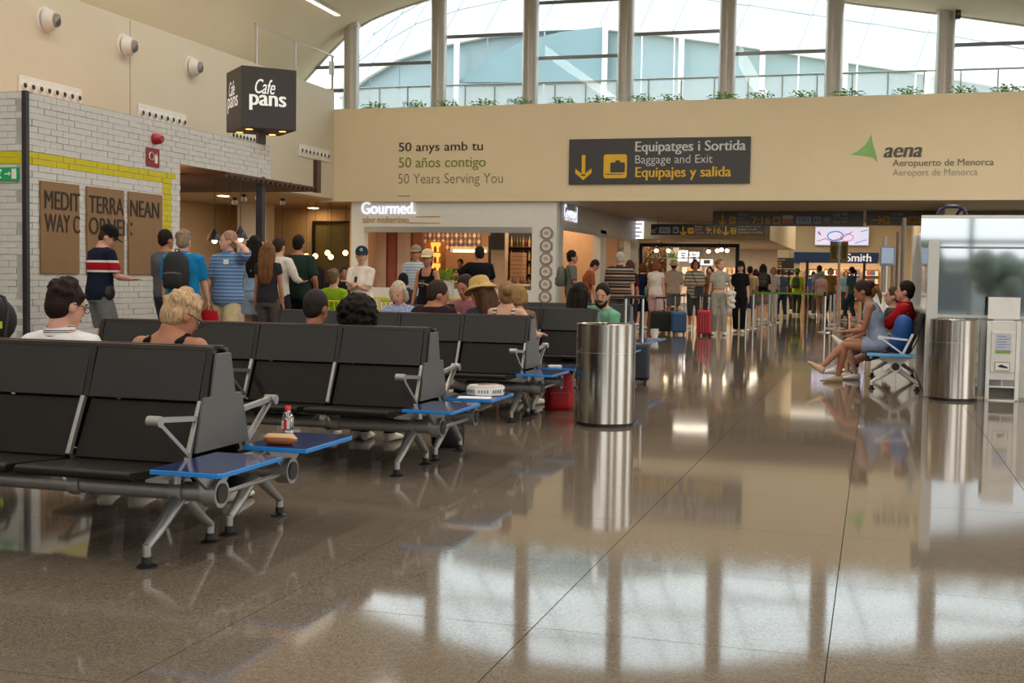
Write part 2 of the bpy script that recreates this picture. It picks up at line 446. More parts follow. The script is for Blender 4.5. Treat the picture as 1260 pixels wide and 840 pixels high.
# ---------------- neighbouring terminal seen through the window: teal glass arch under a white seamed roof
M_TEAL = mat('teal_facade_glass', '#91a6ac', 0.25, var=0.06, scale=0.5)
M_TEAL2 = mat('deep_teal_facade_glass', '#7a979e', 0.25, var=0.06, scale=0.5)
M_ROOFW = mat('white_roof_sheet', '#f2f4f4', 0.55, var=0.01)
NY = 50.0
arcpx = [(420, 118), (455, 92), (492, 70), (545, 53), (600, 42), (670, 34), (741, 32), (790, 36), (830, 41), (905, 51), (983, 63), (1055, 74), (1127, 85), (1260, 108), (1330, 122)]
arc = [at(u, v, NY) for u, v in arcpx]
zb = at(800, 150, NY).z
nb = thing('neighbour_terminal', 'curved white roofed terminal with teal glass front seen through the window', 'building', (arc[6].x, NY, 0))
for i in range(len(arc) - 1):
    p, q = arc[i], arc[i + 1]
    wobj('facade_panel', MB().prism([(p.x + 0.03, zb), (q.x - 0.03, zb), (q.x - 0.03, q.z), (p.x + 0.03, p.z)], (0, NY, 0), (1, 0, 0), (0, 0, 1), (0, 0.2, 0)), M_TEAL, nb)
arc2 = [at(u, v, NY - 0.6) for u, v in [(562, 101), (600, 73), (640, 52), (690, 39), (741, 33), (744, 60), (744, 101)]]
wobj('curved_facade_panel', MB().prism([(p.x, p.z) for p in arc2], (0, NY - 0.6, 0), (1, 0, 0), (0, 0, 1), (0, 0.2, 0)), M_TEAL2, nb)
for u in (562, 744, 838, 938, 1040, 1140):
    p = at(u, 90, NY - 0.8)
    top = at(u, {562: 50, 744: 33, 838: 42, 938: 56, 1040: 72, 1140: 87}[u], NY - 0.8).z
    wobj('facade_post', MB().box(p.x - 0.1, p.x + 0.1, NY - 0.9, NY - 0.75, zb, top), M_ROOFW, nb)
rl = MB()
n = len(arc); pts = [(p.x, NY - 0.3, p.z) for p in arc]; back = [(p.x + (p.x - arc[6].x) * 0.35, NY + 26, p.z + 14.5 - abs(p.x - arc[6].x) * 0.12) for p in arc]
mid = [tuple((1 - 0.45) * a + 0.45 * b + (1.6 if k == 2 else 0) for k, (a, b) in enumerate(zip(x, y))) for x, y in zip(pts, back)]
rl.add(pts + mid + back, [(i, i + 1, n + i + 1, n + i) for i in range(n - 1)] + [(n + i, n + i + 1, 2 * n + i + 1, 2 * n + i) for i in range(n - 1)])
ro = wobj('roof', rl, M_ROOFW, nb, smooth=60)
fa_ = MB()
for i in range(n - 1): fa_.bar(Vector(pts[i]) - Vector((0, 0, 0.1)), Vector(pts[i + 1]) - Vector((0, 0, 0.1)), 0.3, 0.22)
wobj('eaves_fascia', fa_, M_ROOFW, nb)
for i in range(0, n):
    s0 = MB()
    for a, b in ((pts[i], mid[i]), (mid[i], back[i])):
        s0.bar(Vector(a) + Vector((0, -0.05, 0.05)), Vector(b) + Vector((0, -0.05, 0.03)), 0.05, 0.05)
    wobj('roof_seam', s0, mat('roof_seam_grey', '#9ba1a5', 0.6), nb)  # seam strips in a plain grey of their own
for fz in (0.25, 0.5):
    s0 = MB()
    for i in range(n - 1):
        a = Vector(pts[i]).lerp(Vector(mid[i]), fz); b = Vector(pts[i + 1]).lerp(Vector(mid[i + 1]), fz)
        s0.bar(a + Vector((0, 0, 0.05)), b + Vector((0, 0, 0.03)), 0.045, 0.045)
    wobj('roof_joint', s0, mat('roof_seam_grey', '#9ba1a5', 0.6), nb)

# ---------------- hall openings behind and beside the camera: glazed fronts with mullions and trees outside
for y in range(-16, 29, 3):
    struct('window_mullion_right', MB().box(11.2, 11.35, y, y + 0.12, 0, 5.4), M_WHITE)
for x in range(-18, 12, 3):
    struct('window_mullion_back', MB().box(x, x + 0.14, -16.6, -16.45, 0, 7.5), M_WHITE)
struct('window_transom_back', MB().box(-19, 11.5, -16.6, -16.45, 2.6, 2.75), M_WHITE)
for xa, xb2 in ((-19, -7.5), (-5.8, -2.0), (8.5, 11.5)):
    struct('wall_back_blocker', MB().box(xa, xb2, -16.7, -16.6, 0, 5.2), M_LWALL)  # unseen solid panels added to cut daylight and darken parts of the steel reflections
for ya, yb2 in ((-16, -8), (-3, 3), (9, 15)):
    struct('wall_right_blocker', MB().box(11.36, 11.5, ya, yb2, 0, 5.2), M_LWALL)  # same on the right: added panels that block some of the side light
struct('wall_left_lower', MB().box(-21, -20.7, -17, 34, 0, 5), M_LWALL)

# ---------------- passage and far hall
struct('ceiling_passage', MB().box(-7.6, 11.5, FY + 0.13, 40.0, 3.1, 3.4), mat('passage_soffit', '#b9ac9b', 0.6, var=0.03, scale=0.7))
struct('ceiling_far_hall', MB().box(-14, 12, 40.0, 70, 4.9, 5.1), M_BEIGE)
xb = at(947, 285, 40).x
struct('wall_fascia', MB().box(-14, xb, 40.0, 53.0, 2.55, 4.89), M_BEIGE)
p0, p1 = at(985, 300, 60), at(1085, 300, 60)
struct('wall_far', MB().box(-16, p0.x, 60, 60.3, 0, 4.9).box(p0.x, p1.x, 60, 60.3, 2.25, 4.9).box(p1.x, 8, 60, 60.3, 0, 4.9), M_BEIGE)
struct('wall_passage_right', MB().box(1.5, 1.9, 30.5, 60, 0, 4.9), M_BEIGE)
struct('wall_far_end', MB().box(-16, 10, 69, 69.3, 0, 5), M_BEIGE)
# booth with mirror-like glass on the right
M_MIRR = mat('mirror_tint_glass', '#9aa0a2', 0.04, 1.0, var=0.0)
M_BOOTH = mat('booth_grey_paint', '#c4c6c4', 0.35, var=0.02)
BX, BY, BZ = 0.53, 13.95, 1.93
bo = thing('glass_booth', 'pale grey booth with mirror tinted windows behind the steel bin on the right', 'booth', (BX, BY, 0))
obj('lower_panel', MB().box(0.09, 3.6, 0, 0.08, 0.02, 0.86), M_BOOTH, bo, bevel=0.006)
obj('post', MB().box(0, 0.115, -0.03, 0.09, 0, 1.68), M_BOOTH, bo, bevel=0.006)
obj('sill', MB().box(0.09, 3.6, -0.02, 0.09, 0.86, 0.89), M_BOOTH, bo)
obj('transom', MB().box(0.115, 3.6, -0.02, 0.07, 1.605, 1.625), mat('transom_grey', '#7d7f80', 0.35, 0.4), bo)
obj('window_pane', MB().box(0.115, 3.6, 0.02, 0.04, 0.89, 1.605), M_MIRR, bo)
obj('upper_pane', MB().box(-0.08, 3.6, 0.03, 0.05, 1.625, BZ), M_MIRR, bo)
obj('side_pane', MB().box(0.04, 0.06, 0.09, 5.0, 0.9, BZ), M_MIRR, bo)
obj('side_panel', MB().box(0.02, 0.08, 0.09, 5.0, 0.02, 0.9), M_BOOTH, bo)
obj('corner_post', MB().box(-0.03, 0.09, 4.95, 5.08, 0, BZ), M_WHITE, bo)
obj('top_rail', MB().box(-0.08, 3.6, 0.0, 0.09, BZ, BZ + 0.03), M_WHITE, bo)

# ---------------- cafe room under the left wall
M_CAFEW = mat('cafe_warm_wall', '#cdb797', 0.6, var=0.03)
struct('ceiling_cafe', MB().box(-20.7, LX - 0.001, 13.5, 34, 3.17, 3.3), mat('cafe_ceiling', '#b7a68c', 0.7))
struct('ceiling_cafe_bay', MB().box(LX - 0.3, -12.9, FY + 0.36, 34, 3.1, 3.3), mat('cafe_ceiling', '#b7a68c', 0.7))
struct('wall_cafe_back', MB().box(-20.7, -13.2, 33.6, 33.8, 0, 3.2), M_CAFEW)
struct('wall_cafe_side', MB().box(-18.6, -18.4, 24.5, 33.6, 0, 3.17), M_CAFEW)
struct('wall_cafe_pier', MB().box(-17.4, -16.5, 31.0, 31.5, 0, 3.17), M_WHITE)
# tall cafe window at the end of the kiosk
gw = MB().box(-18.55, -18.5, 20.0, 24.4, 0.4, 3.0)
g0 = struct('window_20', gw, M_PANE)
for y in (20.0, 21.4, 22.8, 24.3):
    obj('window_frame', MB().box(-18.62, -18.45, y, y + 0.1, 0, 3.17), M_COLUMN, g0)
for z in (1.4, 2.3):
    obj('transom', MB().box(-18.6, -18.47, 20, 24.4, z, z + 0.07), M_COLUMN, g0)
dr = struct('door_1', MB().box(-16.2, -14.6, 33.52, 33.59, 0, 2.75), mat('olive_door', '#6f6a46', 0.45))
obj('door_frame', MB().box(-16.26, -16.2, 33.45, 33.59, 0, 2.81).box(-14.6, -14.54, 33.45, 33.59, 0, 2.81).box(-16.26, -14.54, 33.45, 33.59, 2.75, 2.81), M_BLACK, dr)
# ================================================================= brick kiosk on the left
KX, KY0, KYO, KY1, KZ = -10.5, 13.29, 16.92, 19.9, 3.5
FZ = 2.92
M_BRICK = mat('white_painted_brick', '#d2d2cf', 0.6, var=0.05, scale=9, bump=0.35, bscale=30)
M_BRICKY = mat('yellow_painted_brick', '#cfc312', 0.6, var=0.05, scale=9, bump=0.35, bscale=30)
kw = struct('wall_kiosk', MB().box(KX - 0.14, KX - 0.012, KY0 + 0.0, KYO, 0, KZ).box(KX - 0.14, KX - 0.012, KYO, KY1, FZ, KZ)
            .box(-13.4, KX - 0.012, KY0 + 0.012, KY0 + 0.14, 0, KZ).box(-13.2, KX - 0.14, KY1 - 0.1, KY1, FZ, KZ), mat('brick_mortar', '#b2b0aa', 0.9, var=0.08))
struct('ceiling_kiosk', MB().box(-13.4, KX - 0.14, KY0 + 0.14, KY1 - 0.1, FZ + 0.06, FZ + 0.2), mat('salmon_soffit', '#dba07a', 0.5))
struct('wall_kiosk_inner', MB().box(-13.45, -13.3, KY0, 17.2, 0, FZ), mat('kiosk_inner_wall', '#8a6f55', 0.6))
BL, BH, BJ = 0.25, 0.083, 0.007
def brick_mesh(L, axis, m, nm):
    q = MB()
    if axis == 'Y': q.box(-0.03, 0.0, -L / 2 + BJ / 2, L / 2 - BJ / 2, BJ / 2, BH - BJ / 2)
    else: q.box(-L / 2 + BJ / 2, L / 2 - BJ / 2, 0.0, 0.03, BJ / 2, BH - BJ / 2)
    return q.mesh(nm, m)
bricks = []
def yellow(axis, s, z):
    if axis == 'Y':
        if 2.60 < z < 2.77 and s < 16.66: return True
        return 16.44 < s < 16.68 and z < 2.77
    return 2.60 < z < 2.77
for c in range(int(KZ / BH) + 1):
    z = c * BH
    if z + BH > KZ + 0.03: continue
    for axis, a, b in (('Y', KY0, KY1), ('X', -13.4, KX)):
        s = a - (BL / 2 if c % 2 else 0)
        while s < b - 0.02:
            u, w = max(s, a), min(s + BL, b)
            if axis == 'Y' and u < KYO and z < FZ - 0.05: w = min(w, KYO)
            cuts = [u] + [c_ for c_ in (16.44, 16.69) if axis == 'Y' and z < 2.6 and u + 0.03 < c_ < w - 0.03] + [w]
            if w - u < 0.05 or (axis == 'Y' and u >= KYO - 0.01 and z < FZ - 0.02): cuts = []
            for u, w in zip(cuts, cuts[1:]):
                pos = Vector((KX, (u + w) / 2, z)) if axis == 'Y' else Vector(((u + w) / 2, KY0, z))
                hid = z < 0.9 or (axis == 'X' and (u + w) / 2 < -11.4) or (axis == 'Y' and 13.55 < (u + w) / 2 < 16.25 and 1.15 < z < 2.35)
                bricks.append((1 if hid else 0, pos.length, axis, round(w - u, 3), pos, yellow(axis, (u + w) / 2, z + BH / 2)))
            s += BL
bricks.sort(key=lambda t: (t[0], t[1]))
BM = {}
bstuff = MB()
for k, (h, d, axis, L, pos, ye) in enumerate(bricks):
    j = random.uniform(-0.006, 0.006)
    off = Vector((j, 0, 0)) if axis == 'Y' else Vector((0, -j, 0))
    if k < 300:
        key = (axis, L, ye)
        if key not in BM: BM[key] = brick_mesh(L, axis, M_BRICKY if ye else M_BRICK, 'brick')
        link('brick', BM[key], kw, pos + off)
    else:
        p = pos + off; m = 1 if ye else 0
        if axis == 'Y': bstuff.box(p.x - 0.03, p.x, p.y - L / 2 + BJ / 2, p.y + L / 2 - BJ / 2, p.z + BJ / 2, p.z + BH - BJ / 2, m)
        else: bstuff.box(p.x - L / 2 + BJ / 2, p.x + L / 2 - BJ / 2, p.y, p.y + 0.03, p.z + BJ / 2, p.z + BH - BJ / 2, m)
tag(obj('brickwork', bstuff, [M_BRICK, M_BRICKY], kw), kind='stuff')
struct('trim_2', MB().box(KX - 0.03, KX + 0.035, KY0 - 0.035, KY0 + 0.03, 0, KZ), mat('anthracite_strip', '#26262a', 0.4))
# black corner post carrying the cube sign
PX, PY = -10.55, 19.62
cp = thing('kiosk_post', 'anthracite square post at the corner of the brick kiosk', 'post', (PX, PY, 0))
obj('shaft', MB().box(-0.06, 0.06, -0.06, 0.06, 0, 2.93), mat('anthracite_steel', '#343841', 0.45), cp)
obj('base_plate', MB().box(-0.12, 0.12, -0.12, 0.12, 0, 0.015), M_BLACK, cp)
# slatted timber ceiling hung in the kiosk
M_SLAT = mat('dark_walnut_slat', '#4b2f1c', 0.5, var=0.2, scale=4)
sc = thing('slatted_ceiling', 'dark brown timber slat ceiling hung under the brick fascia', 'slatted ceiling', (-11.85, 19.8, 2.78))
for k in range(20):
    y = -1.75 + k * 0.18
    obj('slat', MB().box(-1.5, 1.5, y, y + 0.07, 0.02, 0.06), M_SLAT, sc)
for x in (-1.5, -0.5, 0.5, 1.46):
    obj('runner', MB().box(x, x + 0.05, -1.65, 1.75, 0.06, 0.1), M_SLAT, sc)
for x in (-1.4, 1.3):
    for y in (-1.4, 1.0): obj('hanger', MB().cyl((x, y, 0.1), (x, y, 0.2 if y < 0 else 0.16), 0.006, n=6), M_BLACK, sc)
obj('upstand', MB().box(1.46, 1.54, 1.6, 1.78, 0.0, 0.62), M_SLAT, sc)
# pendant lamps in the cafe
M_LAMPBLK = mat('black_lamp_enamel', '#171514', 0.3)
M_BULB = mat('warm_bulb', '#ffd9a0', 0.3, emit='#ffb860', estr=14.0)
pend = None
PL = [((264, 292), 18.5, 'black dome pendant lamp left of the checked shirt man', 0), ((296, 290), 18.7, 'black pendant lamp above the checked shirt man', 0),
      ((282, 302), 19.3, 'black pendant lamp behind the raised hand', 0)]
def pendant(p, top, label, kind):
    t = thing('pendant_lamp', label, 'lamp', p, group='black cafe pendant lamps')
    obj('cord', MB().cyl((0, 0, 0.1), (0, 0, top - p.z), 0.006, n=6), M_LAMPBLK, t)
    obj('lamp_shade', MB().lathe([(0.02, 0.17), (0.035, 0.12), (0.05, 0.1), (0.1, 0.03), (0.125, -0.05), (0.12, -0.05), (0.09, 0.02), (0.03, 0.1)], 20, cap=False), M_LAMPBLK, t, 40)
    obj('bulb', MB().ell((0, 0, -0.06), 0.045), M_BULB, t, 180)
for (u, v), Y, lab, k in PL: pendant(at(u, v, Y), 2.8, lab, k)
bl = [((347, 306), 'behind the man in the white shirt'), ((377, 315), 'right of the green shirt'), ((388, 315), 'left of the olive door frame'), ((403, 311), 'highest of the three by the warm wall'),
      ((407, 316), 'lowest of the three by the warm wall'), ((425, 311), 'nearest the white shop front')]
for (u, v), lab in bl:
    p = at(u, v, 30.0 if u > 300 else 22.3)
    t = thing('globe_lamp', 'small glowing globe bulb on a cord ' + lab, 'lamp', p, group='bare globe bulbs in the cafe')
    obj('cord', MB().cyl((0, 0, 0.09), (0, 0, (3.17 if p.x > -18 else 3.0) - p.z), 0.005, n=6), M_LAMPBLK, t)
    obj('socket', MB().cyl((0, 0, 0.05), (0, 0, 0.1), 0.02, n=10), M_LAMPBLK, t)
    obj('bulb', MB().ell((0, 0, 0), 0.07), M_BULB, t, 180)
# small black ceiling spots
for (u, v), lab in [((300, 240), 'first'), ((289, 244), 'second'), ((318, 238), 'third'), ((348, 245), 'by the post'), ((404, 263), 'over the recess'), ((427, 263), 'next to the shop front'), ((378, 270), 'over the olive door')]:
    q = _ray(u, v); t_ = (3.15 - CAM_H) / q.z; p = Vector((q.x * t_, q.y * t_, 3.15))
    t = thing('ceiling_spot', 'small black ceiling spot in the cafe, ' + lab, 'spotlight', p, group='black cafe ceiling spots')
    obj('mount', MB().cyl((0, 0, -0.02), (0, 0, 0.02), 0.06, n=12), M_LAMPBLK, t)
    obj('head', MB().tube([(0, 0, -0.02), (0, 0, -0.08), (0, 0, -0.16)], [0.03, 0.07, 0.075], 12), M_LAMPBLK, t, 40)
for (u, v), lab in [((275, 241), 'in front of the cafe wall'), ((379, 259), 'nearest the corner of the cream wall'), ((386, 256), 'behind the corner of the cream wall'), ((367, 266), 'over the recess in the cafe')]:
    q = _ray(u, v); t_ = (3.165 - CAM_H) / q.z; p = Vector((q.x * t_, q.y * t_, 3.165))
    t = thing('recessed_downlight', 'oval recessed downlight glowing in the cafe ceiling ' + lab, 'downlight', p, group='recessed cafe downlights')
    obj('trim_ring', MB().lathe([(0.19, 0.0), (0.19, -0.012), (0.15, -0.012)], 20, cap=False), M_WHITE, t, 40)
    obj('diffuser', MB().lathe([(0.15, -0.006), (0.001, -0.006)], 20), mat('downlight_glow', '#fff0d8', 0.4, emit='#ffe6bd', estr=8.0), t)
area_light('kiosk_soffit_fill', (-12.4, 17.4, 2.1), 1.2, 1.6, 45, (1.0, 0.78, 0.55), (math.pi, 0, 0))  # added fill out of sight, aimed up to brighten the salmon soffit
area_light('cafe_light', (-15.5, 24.0, 3.1), 3, 10, 260, (1.0, 0.80, 0.55))
# kraft posters
M_KRAFT = mat('kraft_board', '#8d6d4c', 0.75, var=0.06, scale=3)
M_DARKPRINT = mat('dark_brown_print', '#33281f', 0.7)
pos = [((51, 98), 'left'), ((108, 153), 'middle'), ((159, 200), 'right')]
words = [('MEDIT', 'WAY C', 'left poster'), ('TERRA', 'ORNFI', 'middle poster'), ('NEAN', ':', 'right poster')]
XP = KX + 0.035
for (a, b), nm in pos:
    y0, y1 = atx(a, 280, XP).y, atx(b, 280, XP).y
    t = thing('kraft_poster', {'left': 'brown kraft poster reading MEDIT WAY, nearest the black strip', 'middle': 'brown kraft poster reading TERRA behind the man in the cap',
              'right': 'brown kraft poster reading NEAN beside the yellow stripe'}[nm], 'poster', (KX, (y0 + y1) / 2, 1.17), group='kraft posters on the brick wall')
    wobj('board', MB().box(KX - 0.0, XP, y0, y1, 1.17, 2.38), M_KRAFT, t, bevel=0.004)
    if nm == 'left':
        text('MEDIT', t, M_DARKPRINT, (XP, y0 + 0.06, 2.02), y1 - y0 - 0.06, 0.24, '+X', 0.012)
        text('WAY C', t, M_DARKPRINT, (XP, y0 + 0.06, 1.72), y1 - y0 - 0.06, 0.24, '+X', 0.012)
    elif nm == 'middle':
        text('TERRA', t, M_DARKPRINT, (XP, y0 + 0.02, 2.02), y1 - y0 - 0.04, 0.24, '+X', 0.012)
        text('ORNEI', t, M_DARKPRINT, (XP, y0 + 0.02, 1.72), y1 - y0 - 0.02, 0.24, '+X', 0.012)
    else:
        text('NEAN', t, M_DARKPRINT, (XP, y0 + 0.02, 2.02), (y1 - y0) * 0.86, 0.24, '+X', 0.012)
        text(':', t, M_DARKPRINT, (XP, y0 + 0.02, 1.74), 0.05, 0.19, '+X', 0.012)
    text('SERVING GOOD FOOD' if nm == 'left' else 'ALL DAY', t, mat('faded_print', '#a98c6b', 0.8), (XP, y0 + 0.1, 1.27), (y1 - y0) * 0.7, 0.06, '+X', 0.0) if False else None
# exit sign, alarm sounder, hose sign
p = at(0, 214, KY0 - 0.03)
ex = thing('exit_sign', 'green exit sign with white arrow on the white brick face', 'sign', (p.x + 0.0, KY0 - 0.02, p.z))
M_GREEN = mat('exit_green', '#0f8a4f', 0.5, emit='#0f8a4f', estr=0.25)
M_SIGNW = mat('sign_white', '#e4ebdf', 0.5)
xr = at(22, 214, KY0 - 0.03).x
wobj('board', MB().box(xr - 0.5, xr, KY0 - 0.035, KY0 - 0.0, p.z - 0.085, p.z + 0.085), M_GREEN, ex)
wobj('door_pictogram', MB().box(xr - 0.09, xr - 0.02, KY0 - 0.04, KY0 - 0.03, p.z - 0.065, p.z + 0.065), M_SIGNW, ex)
wobj('arrow', MB().box(xr - 0.2, xr - 0.125, KY0 - 0.04, KY0 - 0.03, p.z - 0.008, p.z + 0.008).prism([(xr - 0.14, -0.03), (xr - 0.1, 0), (xr - 0.14, 0.03)], (0, KY0 - 0.04, p.z), (1, 0, 0), (0, 0, 1), (0, 0.01, 0)), M_SIGNW, ex)
wobj('running_figure', MB().ell((xr - 0.26, KY0 - 0.036, p.z + 0.045), (0.018, 0.006, 0.018)).bar((xr - 0.27, KY0 - 0.036, p.z + 0.025), (xr - 0.3, KY0 - 0.036, p.z - 0.02), 0.01, 0.03)
     .bar((xr - 0.3, KY0 - 0.036, p.z - 0.02), (xr - 0.25, KY0 - 0.036, p.z - 0.05), 0.01, 0.016).bar((xr - 0.3, KY0 - 0.036, p.z - 0.02), (xr - 0.35, KY0 - 0.036, p.z - 0.06), 0.01, 0.016), M_SIGNW, ex)
p = atx(190, 171, KX)
al = thing('alarm_sounder', 'round red fire alarm sounder on the brick wall', 'alarm', p)
obj('base', MB().cyl((0.0, 0, 0), (0.03, 0, 0), 0.085, n=20), mat('alarm_red', '#9c1f26', 0.4), al, 40)
obj('dome', MB().tube([(0.03, 0, 0), (0.1, 0, 0), (0.14, 0, 0)], [0.08, 0.075, 0.05], 20), mat('alarm_red', '#9c1f26', 0.4), al, 50)
p = atx(187, 194, KX)
hs = thing('fire_hose_sign', 'red fire hose sign with white pictogram below the alarm', 'sign', p)
obj('board', MB().box(0.012, 0.02, -0.17, 0.17, -0.14, 0.14), mat('fire_sign_red', '#8e1d22', 0.5), hs)
ring = MB()
for k in range(20):
    a, b = 2 * math.pi * k / 20, 2 * math.pi * (k + 1) / 20
    ring.bar((0.022, 0.06 * math.cos(a) - 0.05, 0.06 * math.sin(a) + 0.02), (0.022, 0.06 * math.cos(b) - 0.05, 0.06 * math.sin(b) + 0.02), 0.004, 0.03, up=(1, 0, 0))
obj('hose_pictogram', ring, M_SIGNW, hs)
obj('flame_pictogram', MB().prism([(0.05, -0.08), (0.11, -0.08), (0.12, 0.0), (0.09, 0.08), (0.08, 0.02), (0.06, 0.06), (0.04, 0.0)], (0.02, 0, 0), (0, 1, 0), (0, 0, 1), (0.004, 0, 0)), M_SIGNW, hs)

# cube sign on its post
cu = thing('cube_sign', 'dark cube sign reading Cafe pans on a post above the kiosk', 'sign', (PX, PY, KZ), 45 * D2R)
M_CUBE = mat('charcoal_sign_face', '#332f30', 0.45, var=0.04)
cz = at(322, 125, 19.6).z - KZ
obj('stem', MB().box(-0.07, 0.07, -0.07, 0.07, 0, cz - 0.5), mat('brown_steel', '#3d2f28', 0.4), cu)
S = 0.49; HZ = 0.53
obj('box', MB().box(-S, S, -S, S, cz - HZ, cz + HZ), M_CUBE, cu, bevel=0.015)
for x, y in ((-0.3, -0.3), (0.3, -0.3), (0.3, 0.3), (-0.3, 0.3)):
    obj('downlight', MB().cyl((x, y, cz - HZ - 0.006), (x, y, cz - HZ), 0.06, n=12), mat('amber_downlight', '#e8a45a', 0.4, emit='#ff9d40', estr=6.0), cu)
M_LET = mat('white_letter', '#ecebe8', 0.5, emit='#ecebe8', estr=0.35)
r45 = Matrix.Rotation(45 * D2R, 3, 'Z')
CUBE_O = Vector((PX, PY, KZ))
def cube_text(s, face, x, z, w, h, bold, shear=0.0):
    if face == 0: ux, un = Vector((1, 0, 0)), Vector((0, -1, 0)); o = Vector((x, -S, cz + z))
    else: ux, un = Vector((0, -1, 0)), Vector((-1, 0, 0)); o = Vector((-S, -x, cz + z))
    text(s, cu, M_LET, CUBE_O + r45 @ o, w, h, (r45 @ ux, (0, 0, 1), r45 @ un), bold, shear, 0.012)
for fc in (0, 1):
    cube_text('Cafe', fc, -0.26, 0.07, 0.36, 0.25, 0.012, 0.35)
    cube_text('pans', fc, -0.36, -0.22, 0.66, 0.27, 0.03)

# air nozzles on the left wall
for (u, v), lab in [((56, 25), 'nearest of the three'), ((153, 57), 'middle of the three'), ((235, 83), 'farthest of the three')]:
    p = atx(u, v, LX)
    t = thing('air_nozzle', 'round white air nozzle on the cream wall, ' + lab, 'vent', p, group='round air nozzles on the left wall')
    obj('ring', MB().tube([(0, 0, 0), (0.03, 0, 0)], [0.23, 0.215], 28), M_WHITE, t, 40)
    obj('ball', MB().tube([(0.03, 0, 0), (0.09, 0.01, 0), (0.17, 0.03, 0)], [0.2, 0.185, 0.14], 28), M_WHITE, t, 60)
    obj('nozzle_opening', MB().tube([(0.165, 0.03, 0), (0.215, 0.045, -0.01)], [0.12, 0.11], 24), mat('nozzle_grey', '#8d8880', 0.5), t, 40)  # opening in a plain grey
    obj('bore', MB().tube([(0.212, 0.045, -0.01), (0.219, 0.046, -0.01)], [0.09, 0.09], 24), M_BLACK, t)
for (a, b), lab in [(((22, 99), (112, 112)), 'above the black strip'), (((169, 228), (144, 144)), 'above the red alarm'), (((282, 316), (169, 169)), 'under the cube sign'), (((367, 404), (188, 188)), 'at the corner by the front wall')]:
    y0, y1 = atx(a[0], b[0] - 6 if a[0] < 300 else b[0], LX).y, atx(a[1], b[1] + 6, LX).y
    z = atx((a[0] + a[1]) / 2, b[0], LX).z
    t = thing('jet_vent_strip', 'white strip of eight small air jets ' + lab, 'vent', (LX, (y0 + y1) / 2, z), group='jet vent strips on the left wall')
    L = (y1 - y0) / 2
    obj('plate', MB().box(0, 0.03, -L, L, -0.15, 0.15), M_WHITE, t, bevel=0.008)
    for k in range(8):
        y = -L + (k + 0.5) * 2 * L / 8
        obj('jet', MB().tube([(0.03, y, 0), (0.055, y, 0)], [0.075, 0.06], 14), M_WHITE, t, 40)
        obj('jet_bore', MB().cyl((0.054, y + 0.01, -0.01), (0.06, y + 0.01, -0.01), 0.042, n=12), M_BLACK, t)
# railing on top of the left wall
rp = [(at(314, 42, 22.2)), ]
t = thing('corner_railing', 'thin steel railing on top of the left wall near the cube sign', 'railing', (LX - 0.2, 25.0, 5.92))
ys = [atx(u, 90, LX - 0.2).y for u in (315, 363, 409)]
zt = 5.92 + 0.95
for y in ys: wobj('post', MB().box(LX - 0.225, LX - 0.175, y - 0.025, y + 0.025, 5.5, zt), M_COLUMN, t)
wobj('handrail', MB().tube([(LX - 0.2, ys[0] - 0.05, zt), (LX - 0.2, ys[-1] + 0.05, zt)], 0.03, 8), M_COLUMN, t, 40)
wobj('notice_plate', MB().box(LX - 0.21, LX - 0.19, ys[2] - 0.2, ys[2] + 0.1, zt - 0.5, zt - 0.15), M_GREYW, t)
# slim ceiling luminaire in view
def on_vault(u, v):
    q = _ray(u, v)
    for k in range(1500, 3300):
        Y = k / 100; t = Y / q.y
        x, z = q.x * t, CAM_H + q.z * t
        if -19 < x < 11 and z > smooth_z(x): return Vector((x, Y, z))
    return at(u, v, 28)
a, b = on_vault(416, 17), on_vault(383, -1)
lum = thing('ceiling_strip_lamp', 'slim white strip lamp on the vaulted ceiling left of the window', 'lamp', tuple(a))
dv = (b - a).normalized()
obj('housing', MB().bar((0, 0, -0.02), (b - a) * 1.4 + Vector((0, 0, -0.02)), 0.16, 0.05), M_WHITE, lum)
obj('diffuser', MB().bar((0, 0, -0.05), (b - a) * 1.4 + Vector((0, 0, -0.05)), 0.12, 0.015), mat('strip_glow', '#fff3df', 0.4, emit='#fff0d6', estr=3.0), lum)

# plants along the top of the front wall
M_LEAF = mat('basil_green_leaf', '#7fb02a', 0.5, var=0.3, scale=12)
leaf_proto = []
for vnt in range(3):
    q = MB()
    for k in range(95):
        a = random.uniform(0, 6.28); r = random.uniform(0.02, 0.26); h = random.uniform(-0.03, 0.15) * (1.2 - r * 2.2)
        c = Vector((r * math.cos(a) * 1.3, r * math.sin(a) * 0.6, h)); L = random.uniform(0.06, 0.10); wd = L * 0.65
        d = Vector((math.cos(a + random.uniform(-1, 1)), math.sin(a), random.uniform(-0.2, 0.7))).normalized()
        s_ = d.cross(Vector((0, 0, 1))).normalized() * wd / 2; up = s_.cross(d).normalized() * 0.006
        q.add([c, c + d * L * 0.5 + s_ + up, c + d * L, c + d * L * 0.5 - s_ + up, c + d * L * 0.5 - up * 2], [(0, 1, 4), (1, 2, 4), (2, 3, 4), (3, 0, 4)])
    st = MB()
    for k in range(7):
        a = random.uniform(0, 6.28)
        st.tube([(0, 0, -0.2), (0.05 * math.cos(a), 0.04 * math.sin(a), -0.05), (0.16 * math.cos(a), 0.08 * math.sin(a), 0.09)], [0.008, 0.007, 0.004], 5)
    leaf_proto.append((q.mesh('foliage', M_LEAF), st.mesh('stems', mat('stem_green', '#55702b', 0.6))))
PLX = [461, 509, 550, 596, 638, 692, 740, 789, 826, 890, 935, 989, 1044, 1117, 1185, 1241]
